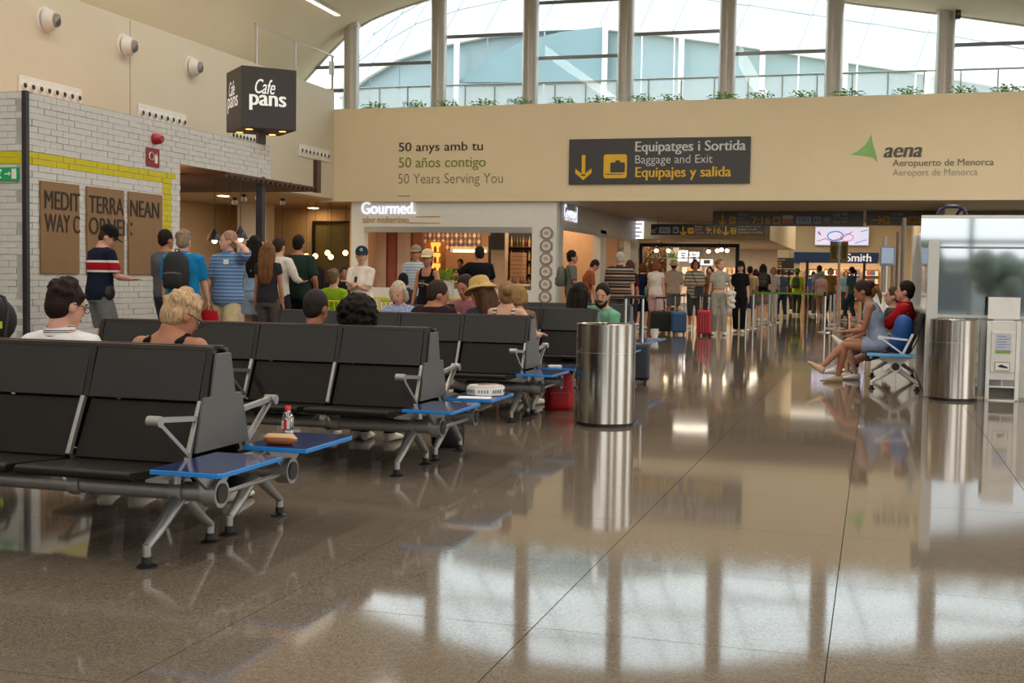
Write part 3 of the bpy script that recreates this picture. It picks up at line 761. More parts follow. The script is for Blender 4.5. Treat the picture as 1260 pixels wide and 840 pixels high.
for k, u in enumerate(PLX):
    p = at(u, 130 - (u - 430) * 0.019, 29.25)
    lab = 'small green plant on the wall top, ' + (['first', 'second', 'third', 'fourth', 'fifth', 'sixth', 'seventh', 'eighth'][k] + ' from the left' if k < 8 else ['eighth', 'seventh', 'sixth', 'fifth', 'fourth', 'third', 'second', 'first'][k - 8] + ' from the right')
    t = thing('ledge_plant', lab, 'plant', (p.x, 29.27, 5.5), group='plants along the top of the front wall')
    f, s_ = leaf_proto[k % 3]
    link('foliage', f, t); link('stems', s_, t)
struct('wall_planter_soil', MB().box(LX, 11.5, 29.13, 30.29, 4.85, 5.40), mat('planter_soil', '#3a2c20', 0.9))

# ================================================================= white food shop under the front wall
SY = FY + 0.12
def X_(u, v=320, Y=SY): return at(u, v, Y).x
def Z_(v, u=560, Y=SY): return at(u, v, Y).z
sx0, sx1, ox0, ox1 = X_(432), X_(684), X_(448), X_(654)
zt, zs = Z_(286), Z_(279)
struct('wall_shop', MB().box(sx0, ox0, SY, SY + 0.25, 0, 3.09).box(ox1, sx1, SY, SY + 0.25, 0, 3.09).box(ox0, ox1, SY, SY + 0.25, zs, 3.09).box(ox0, ox1, SY, SY + 0.25, 0, 0.9), M_WHITE)
struct('trim_3', MB().box(ox0, ox1, SY - 0.02, SY + 0.1, zt, zs), M_ALU)
struct('wall_shop_back', MB().box(sx0 - 0.2, -7.7, 35.0, 35.2, 0, 3.1), mat('shop_warm_plaster', '#c9a07a', 0.6, var=0.04))
struct('wall_shop_end', MB().box(-13.2, -13.0, SY + 0.25, 35, 0, 3.1), mat('shop_warm_plaster', '#c9a07a', 0.6, var=0.04))
struct('ceiling_shop', MB().box(-13.2, -7.6, SY + 0.25, 40, 3.1, 3.25), mat('shop_ceiling', '#9c8062', 0.7))
area_light('shop_light', (-10.2, 32.0, 3.05), 4.5, 3.0, 170, (1.0, 0.72, 0.45))
# side front along the passage
SX = -7.56
def Ys(u, v=300): return atx(u, v, SX).y
ya, yb, yc, yd, ye = SY + 0.25, Ys(693), Ys(739), Ys(746), Ys(776)
yf = Ys(785)
sd = MB().box(SX - 0.22, SX, ya, yb, 0, 3.1).box(SX - 0.22, SX, yc, yd, 0, 2.6).box(SX - 0.22, SX, ye, yf, 0, 3.1).box(SX - 0.22, SX, yb, ye, 2.5, 3.1)
struct('wall_shop_side', sd, mat('side_front_grey', '#b9b8b4', 0.45))
struct('trim_4', MB().box(SX - 0.05, SX + 0.03, yb, ye, 2.42, 2.5), M_ALU)
struct('wall_shop_divider', MB().box(-13, -8.2, yf - 0.2, yf, 0, 3.1), mat('shop_warm_plaster', '#c9a07a', 0.6, var=0.04))
struct('wall_shop_dark', MB().box(-10.2, -10.0, ya + 2.5, yf - 1.6, 0, 2.35), mat('dark_shelving_board', '#1c1512', 0.6))
area_light('shop_side_light', (-8.8, 35.0, 3.05), 1.2, 6, 110, (1.0, 0.75, 0.5))
# glowing name and orange line of text
M_NEON = mat('neon_white', '#eef2ff', 0.4, emit='#e8edff', estr=0.8)
M_ORANGE = mat('mustard_letter', '#b98a1e', 0.5)
sg = thing('shop_name', 'glowing white shop name above the food shop opening', 'sign', (X_(478), SY, Z_(256)))
text('Gourmed.', sg, M_NEON, (X_(445), SY - 0.05, Z_(263.5)), X_(512) - X_(445), Z_(248.5) - Z_(263.5), '-Y', 0.03)
sl = thing('shop_motto', 'mustard yellow line of lettering under the glowing shop name', 'sign', (X_(475), SY, Z_(271)))
text('sabor mediterráneo', sl, M_ORANGE, (X_(446), SY - 0.01, Z_(274.5)), X_(503) - X_(446), Z_(266) - Z_(274.5), '-Y', 0.012)
wobj('underline', MB().box(X_(512), X_(541), SY - 0.015, SY, Z_(266.8), Z_(266)).box(X_(503), X_(541), SY - 0.015, SY, Z_(274.6), Z_(273.8)), M_ORANGE, sl)
s2 = thing('side_shop_name', 'glowing white shop name on the side front by the passage', 'sign', (SX, Ys(699), 2.9))
text('Gourmed', s2, M_NEON, (SX + 0.03, Ys(692), atx(692, 271, SX).z), Ys(708) - Ys(692), 0.42, '+X', 0.03)
text('sabor', s2, M_ORANGE, (SX + 0.03, Ys(692), 2.66), Ys(706) - Ys(692), 0.13, '+X', 0.012)
lb = thing('light_box_sign', 'upright glowing white light box at the far end of the shop', 'sign', (SX + 0.1, yf, 2.4))
pz0, pz1 = at(781, 294, yf).z, at(781, 272, yf).z
wobj('box', MB().box(SX - 0.06, SX + 0.24, yf - 0.4, yf - 0.3, pz0, pz1), mat('lightbox_face', '#f2f2f6', 0.4, emit='#f4f4fa', estr=1.6), lb)
for k in range(4):
    z = pz1 - 0.13 - k * 0.13
    wobj('print_line', MB().box(SX - 0.02, SX + 0.2 - (k % 2) * 0.06, yf - 0.41, yf - 0.4, z, z + 0.04), mat('grey_print', '#777a84', 0.6), lb)
# six octagonal plaques
for k in range(6):
    p = at(673 - k * 0.4, 287 + k * 15.7, SY)
    t = thing('octagon_plaque', 'octagonal grey plaque on the white shop pier, %s from the top' % ['first', 'second', 'third', 'fourth', 'fifth', 'sixth'][k], 'plaque', (p.x, SY, p.z), group='octagonal plaques on the shop pier')
    oc = lambda r: [(r * math.cos(math.pi / 8 + math.pi / 4 * i), r * math.sin(math.pi / 8 + math.pi / 4 * i)) for i in range(8)]
    obj('rim', MB().prism(oc(0.175), (0, -0.03, 0), (1, 0, 0), (0, 0, 1), (0, 0.03, 0)), mat('plaque_grey', '#8f8c86', 0.4), t, bevel=0.008)
    obj('face', MB().prism(oc(0.145), (0, -0.036, 0), (1, 0, 0), (0, 0, 1), (0, 0.006, 0)), mat('plaque_dark', '#77736d', 0.4), t)
    obj('medallion', MB().cyl((0, -0.042, 0), (0, -0.034, 0), 0.115, n=24), mat('plaque_cream', '#cfc8bd', 0.5), t)
    obj('emblem', MB().prism([(-0.07, -0.03), (0.07, -0.03), (0.05, 0.02), (0.0, 0.06), (-0.05, 0.02)], (0, -0.046, 0), (1, 0, 0), (0, 0, 1), (0, 0.005, 0)), mat('plaque_pink', '#b58e84', 0.5), t)
# interior: mural, patterned wall tiles, lit display, counter, bottle wall
IY = 30.7
mural = thing('wall_mural', 'large reddish photo mural with pale posts inside the food shop', 'mural', (at(488, 330, IY).x, IY, 0.9))
mx0, mx1, mz0, mz1 = -12.98, at(520, 330, IY).x, 0.0, 2.75
wobj('board', MB().box(mx0, mx1, IY, IY + 0.05, mz0, mz1), mat('mural_rust', '#8a4a33', 0.7, var=0.35, scale=1.6), mural)
for u0, u1, c in ((454, 458, '#b5523a'), (462, 475, '#d9bda6'), (478, 487, '#a8604a'), (489, 505, '#dcc0a8'), (508, 519, '#b5765c'), (458, 461, '#6d6a5c')):
    wobj('mural_panel', MB().box(at(u0, 330, IY).x, at(u1, 330, IY).x, IY - 0.02, IY, mz0, mz1 - 0.1), mat('mural_' + c[1:], c, 0.7, var=0.12, scale=2), mural)
zz = thing('patterned_tile_wall', 'grey and cream leaf patterned tile band over the shop counter', 'tiles', (at(555, 300, 33.2).x, 33.2, 2.2))
tx0, tx1 = at(521, 298, 33.2).x, at(592, 298, 33.2).x; tz1, tz0 = at(555, 286, 33.2).z, at(555, 308, 33.2).z
wobj('backing', MB().box(tx0, tx1, 33.2, 33.25, tz0, tz1), mat('tile_grey', '#514642', 0.5), zz)
lens = [(0, -0.5), (0.42, 0), (0, 0.5), (-0.42, 0)]
nx, nz = 13, 3
for i in range(nx):
    for j in range(nz):
        cx = tx0 + (i + 0.5) * (tx1 - tx0) / nx; cz_ = tz0 + (j + 0.5) * (tz1 - tz0) / nz
        wobj('tile', MB().prism([(a * (tx1 - tx0) / nx * 0.9, b * (tz1 - tz0) / nz * 0.95) for a, b in lens], (cx, 33.185, cz_), (1, 0, 0), (0, 0, 1), (0, 0.02, 0)), mat('tile_cream', '#c9a690', 0.4, var=0.1) if (i + j) % 2 else mat('tile_mid', '#8f7468', 0.4), zz)
M_GLOWSH = mat('display_glow', '#ffb45c', 0.5, emit='#ff9a3c', estr=2.2)
ds = thing('lit_display_shelf', 'orange lit glass display shelf at the back of the food shop', 'display', (at(537, 325, 33.0).x, 33.0, 0.9))
dx0, dx1 = at(529, 325, 33.0).x, at(547, 325, 33.0).x
wobj('back_glow', MB().box(dx0, dx1, 33.0, 33.04, 1.3, 2.2), M_GLOWSH, ds)
for z in (1.3, 1.6, 1.9, 2.2): wobj('shelf', MB().box(dx0, dx1, 32.7, 33.0, z - 0.02, z), mat('shelf_wood', '#8a5a33', 0.5), ds)
for x in (dx0, dx1): wobj('upright', MB().box(x - 0.02, x + 0.02, 32.7, 33.04, 0.0, 2.2), mat('shelf_wood', '#8a5a33', 0.5), ds)
for k in range(9):
    x = dx0 + 0.07 + (k % 3) * (dx1 - dx0) / 3; z = (1.3, 1.6, 1.9)[k // 3]
    b_ = tag(obj('jar', MB().lathe([(0.045, 0), (0.045, 0.12), (0.03, 0.14), (0.03, 0.17)], 10, (x, 32.83, z)), mat('jar_' + str(k % 3), ['#c67a2e', '#8a4b20', '#d8b06a'][k % 3], 0.3)), '%s preserve jar on the %s shelf of the orange lit display' % (['left', 'middle', 'right'][k % 3], ['lowest', 'middle', 'top'][k // 3]), 'jar', 'jars on the lit display shelf')
ct = thing('serving_counter', 'pale serving counter with a strip light in the food shop', 'counter', (at(573, 340, 32.0).x, 32.0, 0))
cx0, cx1 = at(549, 340, 32.0).x, at(606, 340, 32.0).x
wobj('body', MB().box(cx0, cx1, 32.0, 32.6, 0, 1.05), mat('counter_wood', '#a97c55', 0.5, var=0.15), ct)
wobj('worktop', MB().box(cx0 - 0.05, cx1 + 0.05, 31.95, 32.65, 1.05, 1.1), M_WHITE, ct)
wobj('glass_guard', MB().box(cx0, cx1, 32.0, 32.02, 1.1, 1.45), M_PANE, ct)
wobj('hood', MB().box(cx0, cx1, 32.3, 33.0, 1.88, 2.05), mat('hood_cream', '#cdbba2', 0.5), ct)
wobj('strip_light', MB().box(cx0 + 0.1, cx1 - 0.3, 32.28, 32.3, 1.9, 1.95), mat('cool_strip', '#fff0d0', 0.4, emit='#ffe8c0', estr=6.0), ct)
pr = thing('shop_pillar', 'square pillar with a dark screen inside the food shop', 'pillar', (at(612, 330, 31.0).x, 31.0, 0))
px0, px1 = at(604, 330, 31.0).x, at(621, 330, 31.0).x
wobj('shaft', MB().box(px0, px1, 31.0, 31.3, 0, 3.1), mat('pillar_cream', '#c5ab8c', 0.5), pr)
wobj('screen', MB().box(px0, px1, 30.93, 30.99, at(612, 307, 30.9).z, 2.75), mat('screen_dark', '#3a3532', 0.3), pr)
bw = thing('bottle_wall', 'dark back shelf full of bottles at the right of the food shop', 'shelf', (at(637, 330, 33.0).x, 33.0, 0))
wx0, wx1 = at(621, 330, 33.0).x, at(662, 330, 33.0).x
wobj('back_panel', MB().box(wx0, wx1, 33.3, 33.35, 0, 2.65), mat('dark_shelving_board', '#1c1512', 0.6), bw)
bcol = ['#6b3a1c', '#2f4a2a', '#9a6a2c', '#4a1f1a', '#b08a4a', '#25303a']
for z in (0.95, 1.32, 1.7, 2.08): wobj('shelf', MB().box(wx0, wx1, 33.05, 33.3, z - 0.02, z), mat('shelf_wood_dark', '#4a3120', 0.5), bw)
for z in (0.95, 1.32, 1.7, 2.08):
    for k in range(10):
        x = wx0 + 0.06 + k * (wx1 - wx0 - 0.1) / 10
        tag(obj('bottle', MB().lathe([(0.032, 0), (0.034, 0.16), (0.012, 0.22), (0.012, 0.29)], 8, (x, 33.15, z)), mat('bottle_glass_%d' % (k % 6), bcol[(k * 7 + int(z * 10)) % 6], 0.15), smooth=40), '%s bottle from the left on the %s dark shelf of the food shop' % (ORD[k], {0.95: 'lowest', 1.32: 'second', 1.7: 'third', 2.08: 'top'}[z]), 'bottle', 'bottles on the dark shop shelf')
# counter front at the right with a row of bottles and a stack of boxes
fc = thing('shop_front_shelf', 'pale front shelf below the bottle wall in the shop opening', 'shelf', (at(637, 360, SY + 0.5).x, SY + 0.5, 0))
fx0, fx1 = at(622, 350, SY + 0.5).x, at(653, 350, SY + 0.5).x
wobj('shelf_board', MB().box(fx0, fx1, SY + 0.4, SY + 0.7, 1.0, 1.05), M_WHITE, fc)
wobj('front_panel', MB().box(fx0, fx1, SY + 0.42, SY + 0.46, 0.0, 1.0), mat('shelf_wood', '#8a5a33', 0.5), fc)
for k in range(9):
    x = fx0 + 0.05 + k * (fx1 - fx0 - 0.06) / 9
    tag(obj('sauce_bottle', MB().lathe([(0.026, 0), (0.026, 0.1), (0.012, 0.13), (0.012, 0.17)], 8, (x, SY + 0.52, 1.05)), mat('sauce_%d' % (k % 3), ['#7a3a22', '#a86a34', '#58321f'][k % 3], 0.3), smooth=40), '%s small sauce bottle from the left in the row on the front shelf' % ORD[k], 'bottle', 'sauce bottles in the shop opening')
bs = at(636, 350, 31.5)
for k in range(7):
    tag(obj('carton', MB().box(bs.x - 0.17, bs.x + 0.17, 31.4, 31.8, 1.12 + k * 0.11, 1.22 + k * 0.11), mat('carton_tan', '#b78a63', 0.7, var=0.1)), 'flat tan carton in the pile before the bottle wall, %s from the bottom' % ['first', 'second', 'third', 'fourth', 'fifth', 'sixth', 'seventh'][k], 'carton', 'pile of cartons in the food shop')
ctable = thing('carton_stand', 'low stand carrying the pile of tan cartons', 'stand', (bs.x, 31.6, 0))
obj('top', MB().box(-0.4, 0.4, -0.3, 0.3, 1.07, 1.12), mat('shelf_wood', '#8a5a33', 0.5), ctable)
for x in (-0.35, 0.3):
    for y in (-0.25, 0.2): obj('leg', MB().box(x, x + 0.05, y, y + 0.05, 0, 1.07), M_BLACK, ctable)
# side shop lamp and picture
p = at(755, 308, 36.5)
wl = thing('wall_lamp', 'glowing square wall lamp inside the side shop', 'lamp', (-8.95, 37.2, 2.0))
obj('back_plate', MB().box(-0.02, 0.0, -0.3, 0.3, -0.5, 0.35), mat('dark_shelving_board', '#1c1512', 0.6), wl)
obj('shade', MB().box(0.0, 0.1, -0.22, 0.22, -0.12, 0.15), mat('amber_shade', '#ffc070', 0.5, emit='#ffb050', estr=3.0), wl, bevel=0.03)

# ================================================================= far left shop with black portal and truss
QY = 42.0
qx0, qx1 = at(786, 330, QY).x, at(909, 330, QY).x
qzt = at(850, 299.5, QY).z
pt = thing('black_portal', 'black square portal frame at the mouth of the far shop', 'portal', ((qx0 + qx1) / 2, QY, 0))
wobj('header', MB().box(qx0, qx1, QY, QY + 0.12, qzt - 0.12, qzt), M_BLACK, pt)
for x in (qx0, qx1 - 0.12): wobj('jamb', MB().box(x, x + 0.12, QY, QY + 0.12, 0, qzt - 0.12), M_BLACK, pt)
tr = thing('lighting_truss', 'pale lattice truss with spot lamps behind the black portal', 'truss', ((qx0 + qx1) / 2, QY + 1, qzt - 0.4))
tz1_, tz0_ = qzt - 0.12, qzt - 0.5
for z in (tz0_, tz1_): wobj('chord', MB().box(qx0 + 0.2, qx1 - 0.3, QY + 0.9, QY + 0.94, z, z + 0.04), M_GREYW, tr)
nn = 22
for x in (qx0 + 0.6, qx1 - 0.8): wobj('hanger', MB().cyl((x, QY + 0.92, tz1_), (x, QY + 0.92, 2.56), 0.012, n=6), M_BLACK, tr)
for k in range(nn):
    xa = qx0 + 0.2 + (qx1 - qx0 - 0.5) * k / nn; xb_ = qx0 + 0.2 + (qx1 - qx0 - 0.5) * (k + 1) / nn
    wobj('lattice_bar', MB().bar((xa, QY + 0.92, tz0_ if k % 2 else tz1_), (xb_, QY + 0.92, tz1_ if k % 2 else tz0_), 0.025, 0.025), M_GREYW, tr)
for u, lab in ((808, 'leftmost'), (823, 'second'), (872, 'third'), (883, 'fourth'), (888, 'fifth'), (895, 'rightmost')):
    p = at(u, 306 + (u % 3), QY + 0.7)
    t = thing('truss_spot', 'glowing spot lamp on the far truss, %s' % lab, 'spotlight', p, group='spot lamps on the far truss')
    obj('clamp', MB().cyl((0, 0.08, 0.04), (0, 0.2, max(0.1, tz0_ - p.z + 0.02)), 0.02, n=8), M_BLACK, t)
    obj('can', MB().tube([(0, 0.1, 0.05), (0, -0.06, -0.03)], [0.05, 0.075], 12), M_BLACK, t, 40)
    obj('lens', MB().ell((0, -0.07, -0.035), (0.07, 0.03, 0.07)), mat('spot_glow', '#fff2da', 0.4, emit='#ffe2b0', estr=12.0), t, 180)
struct('wall_far_shop', MB().box(-14, qx1 + 0.5, 52, 52.2, 0, 2.55), mat('far_shop_wall', '#cbbba6', 0.5, var=0.06))
area_light('far_shop_light', ((qx0 + qx1) / 2 - 0.5, 47.0, 2.5), 5, 6, 330, (1.0, 0.85, 0.66))
vine = thing('leaf_screen', 'rusty leaf covered screen at the left of the far shop', 'screen', (qx0 + 0.5, 44.5, 0))
wobj('panel', MB().box(qx0 - 0.3, at(820, 330, 44.5).x, 44.5, 44.6, 0, 2.5), mat('rust_leaf', '#7a5230', 0.7, var=0.5, scale=9), vine)
lv = MB()
for k in range(260):
    x = random.uniform(qx0 - 0.2, at(818, 330, 44.5).x); z = random.uniform(0.6, 2.5); s_ = random.uniform(0.03, 0.07)
    lv.add([(x, 44.42, z), (x + s_, 44.38, z + s_ * 0.4), (x + s_ * 0.3, 44.45, z + s_), (x - s_ * 0.5, 44.46, z + s_ * 0.4)], [(0, 1, 2), (0, 2, 3)], k % 2)
tag(wobj('leaves', lv, [mat('leaf_tan', '#c79a63', 0.7), mat('leaf_dark', '#4a3a1f', 0.7)], vine), kind='stuff')
for (u0, u1, v0, v1), c, lab, es in [((834, 846, 308, 321), '#f0f0f4', 'left glowing white menu board with dark print', 1.8), ((848, 860, 310, 323), '#f0f0f4', 'right glowing white menu board with dark print', 1.8),
                                     ((818, 833, 311, 319), '#5d7a22', 'green lit sign over the far shop column', 0.5), ((862, 877, 319, 326), '#dfe3ea', 'small pale sign at the back of the far shop', 0.6)]:
    Yb = 48.0
    a, b = at(u0, v1, Yb), at(u1, v0, Yb)
    t = thing('shop_sign_board', lab, 'sign', ((a.x + b.x) / 2, Yb, a.z), group='hanging boards in the far shop')
    wobj('board', MB().box(a.x, b.x, Yb, Yb + 0.06, a.z, b.z), mat('board_' + c[1:], c, 0.5, emit=c, estr=es), t)
    for k in range(3):
        z = a.z + (b.z - a.z) * (0.25 + 0.22 * k)
        wobj('print_line', MB().box(a.x + 0.12, b.x - 0.1, Yb - 0.01, Yb, z, z + 0.05), mat('black_print', '#2a2a2c', 0.6), t)
    wobj('hanger', MB().box((a.x + b.x) / 2 - 0.01, (a.x + b.x) / 2 + 0.01, Yb + 0.02, Yb + 0.04, b.z, 2.56), M_BLACK, t)
cl2 = thing('shop_column', 'grey square column inside the far shop', 'column', (at(826, 340, 48.4).x, 48.4, 0))
obj('shaft', MB().box(-0.25, 0.25, 0, 0.3, 0, 2.5), mat('column_taupe', '#8f8676', 0.5), cl2)
obj('skirting', MB().box(-0.27, 0.27, -0.02, 0.32, 0, 0.12), M_BLACK, cl2)
gcol = ['#d98a84', '#e6c1a8', '#c96a62', '#f0ded0', '#b0a6a0', '#d7a050']
gshelf = 0
for (u0, u1), Y, lab in [((838, 862), 50.0, 'left white gondola shelf with pink boxes in the far shop'), ((866, 884), 51.0, 'middle white gondola shelf with pink boxes in the far shop'), ((888, 907), 50.5, 'right white gondola shelf with pink boxes in the far shop')]:
    a, b = at(u0, 340, Y).x, at(u1, 340, Y).x
    t = thing('gondola_shelf', lab, 'shelf', ((a + b) / 2, Y, 0), group='gondola shelves in the far shop')
    wobj('back_panel', MB().box(a, b, Y + 0.3, Y + 0.34, 0, 1.75), M_WHITE, t)
    for z in (0.3, 0.7, 1.1, 1.5): wobj('shelf', MB().box(a, b, Y, Y + 0.3, z - 0.03, z), M_WHITE, t)
    for z in (0.3, 0.7, 1.1, 1.5):
        for k in range(3):
            w_ = (b - a) / 3
            tag(obj('gift_box', MB().box(a + k * w_ + 0.03, a + (k + 1) * w_ - 0.03, Y + 0.04, Y + 0.26, z, z + 0.24), mat('gift_%d' % ((k + int(z * 10)) % 6), gcol[(k * 2 + int(z * 10)) % 6], 0.5)), '%s gift box on the %s shelf of the %s in the far shop' % (['left', 'middle', 'right'][k], {0.3: 'lowest', 0.7: 'second', 1.1: 'third', 1.5: 'top'}[z], lab.split(' white')[0] + ' gondola'), 'box', 'gift boxes in the far shop')

# ================================================================= far book shop with blue fascia
bk = thing('blue_shop_fascia', 'navy blue shop fascia with white serif lettering at the far end', 'sign', (at(1030, 316, 59.9).x, 59.9, 2.3))
fa, fb = at(977, 323, 59.85), at(1081, 310, 59.85)
fz0, fz1 = at(1030, 323.5, 59.85).z, at(1030, 310.5, 59.85).z
wobj('fascia', MB().box(fa.x, fb.x, 59.8, 59.99, fz0, fz1), mat('navy_fascia', '#123a72', 0.4), bk)
M_FLET = mat('fascia_white_letter', '#f4f4f4', 0.5, emit='#f4f4f4', estr=0.5)
text('WH', bk, M_FLET, (at(1021, 322, 59.8).x, 59.78, fz0 + 0.08), at(1039, 322, 59.8).x - at(1021, 322, 59.8).x, (fz1 - fz0) * 0.68, '-Y', 0.02)
text('Smith', bk, M_FLET, (at(1041, 322, 59.8).x, 59.78, fz0 + 0.08), at(1072, 322, 59.8).x - at(1041, 322, 59.8).x, (fz1 - fz0) * 0.74, '-Y', 0.02)
struct('wall_book_shop_back', MB().box(p0.x - 1.0, p1.x + 1.0, 65, 65.2, 0, 3.0), mat('book_shop_wall', '#d8b48c', 0.6))
struct('ceiling_book_shop', MB().box(p0.x - 1.0, p1.x + 1.0, 60.3, 65, 2.6, 2.7), M_WHITE)
area_light('book_shop_light', ((p0.x + p1.x) / 2, 62.5, 2.55), 4, 3, 260, (1.0, 0.84, 0.62))
for k in range(4):
    x = p0.x + 0.4 + k * 0.95
    t = thing('book_stand', 'shelf stand of books in the far shop, %s from the left' % ['first', 'second', 'third', 'fourth'][k], 'shelf', (x, 64.5, 0), group='book stands in the far shop')
    obj('back_panel', MB().box(-0.4, 0.4, 0.2, 0.24, 0, 1.9), mat('shelf_wood', '#8a5a33', 0.5), t)
    for z in (0.4, 0.8, 1.2, 1.6): obj('shelf', MB().box(-0.4, 0.4, 0, 0.2, z - 0.02, z), M_WHITE, t)
    for z in (0.4, 0.8, 1.2, 1.6):
        for i in range(4):
            tag(obj('book', MB().box(x - 0.36 + i * 0.19, x - 0.21 + i * 0.19, 64.55, 64.6, z, z + 0.22), mat('book_%d' % ((i + k) % 6), ['#a8352c', '#2d5f8a', '#d9c39a', '#3a3a3a', '#c98a3a', '#e8e2d6'][(i * 3 + k + int(z * 5)) % 6], 0.5)), '%s book on the %s shelf of the %s far book stand' % (ORD[i], {0.4: 'lowest', 0.8: 'second', 1.2: 'third', 1.6: 'top'}[z], ORD[k]), 'book', 'books in the far shop')
for u in (992, 1062):
    p = at(u, 380, 59.9)
    struct('door_%d' % (2 if u < 1000 else 3), MB().box(p.x - 0.06, p.x + 0.06, 59.75, 59.99, 0, 2.25), M_BLACK)
# picture screen above
sa, sb = at(1003, 301, 59.7), at(1069, 279.5, 59.7)
scn = thing('picture_screen', 'wide pale lilac screen with coloured strokes above the blue fascia', 'screen', ((sa.x + sb.x) / 2, 59.7, sa.z))
wobj('casing', MB().box(sa.x - 0.03, sb.x + 0.03, 59.7, 59.99, sa.z - 0.03, sb.z + 0.03), M_GREYW, scn)
wobj('display', MB().box(sa.x, sb.x, 59.68, 59.7, sa.z, sb.z), mat('screen_lilac', '#dcdcf4', 0.3, emit='#d6d8f6', estr=0.75), scn)
def stroke(pts, w, c, nm):
    q = MB()
    W_, H_ = sb.x - sa.x, sb.z - sa.z
    P_ = [Vector((sa.x + a * W_, 59.675, sa.z + b * H_)) for a, b in pts]
    for a, b in zip(P_, P_[1:]): q.bar(a, b, 0.006, w)
    wobj(nm, q, mat('ink_' + c[1:], c, 0.5, emit=c, estr=0.5), scn)
el = lambda cx, cy, rx, ry, n=18: [(cx + rx * math.cos(2 * math.pi * k / n), cy + ry * math.sin(2 * math.pi * k / n)) for k in range(n + 1)]
stroke(el(0.38, 0.5, 0.15, 0.26), 0.05, '#2c7fd8', 'blue_ring_stroke')
stroke(el(0.6, 0.42, 0.12, 0.2), 0.03, '#d0607a', 'pink_ring_stroke')
stroke([(0.03, 0.2), (0.2, 0.35), (0.3, 0.2), (0.5, 0.4), (0.7, 0.75)], 0.035, '#c45a66', 'red_stroke')
stroke([(0.05, 0.75), (0.1, 0.55)], 0.07, '#c2505a', 'red_dash')
stroke([(0.75, 0.1), (0.97, 0.3)], 0.03, '#6a6fb8', 'violet_stroke')
stroke([(0.85, 0.75), (0.98, 0.85)], 0.04, '#6aa0b0', 'teal_stroke')
# ================================================================= seating
M_SEAT = mat('dark_seat_polyurethane', '#130e0b', 0.5, spec=0.22, var=0.10, scale=3, bump=0.05, bscale=400)
M_BACKU = mat('charcoal_head_panel', '#252524', 0.45, spec=0.35, var=0.06, scale=3, bump=0.05, bscale=400)
M_EDGE = mat('black_edge_profile', '#0f0d0c', 0.45)
M_SIDE = mat('grey_side_plate', '#5a5c5c', 0.45, 0.2, var=0.04)
M_ALUB = mat('cast_aluminium', '#9c9b99', 0.38, 0.7, var=0.05)
M_BLUET = mat('blue_laminate_top', '#1d2f63', 0.12, var=0.05, coat=0.4)
M_BLUEE = mat('bright_blue_edge', '#1a7fd0', 0.35)
M_SKYT = mat('light_blue_top', '#4f9bd0', 0.25)
M_RUBBER = mat('black_rubber', '#0d0c0c', 0.5)
M_WHITEP = mat('white_powder_coat', '#dededc', 0.35)
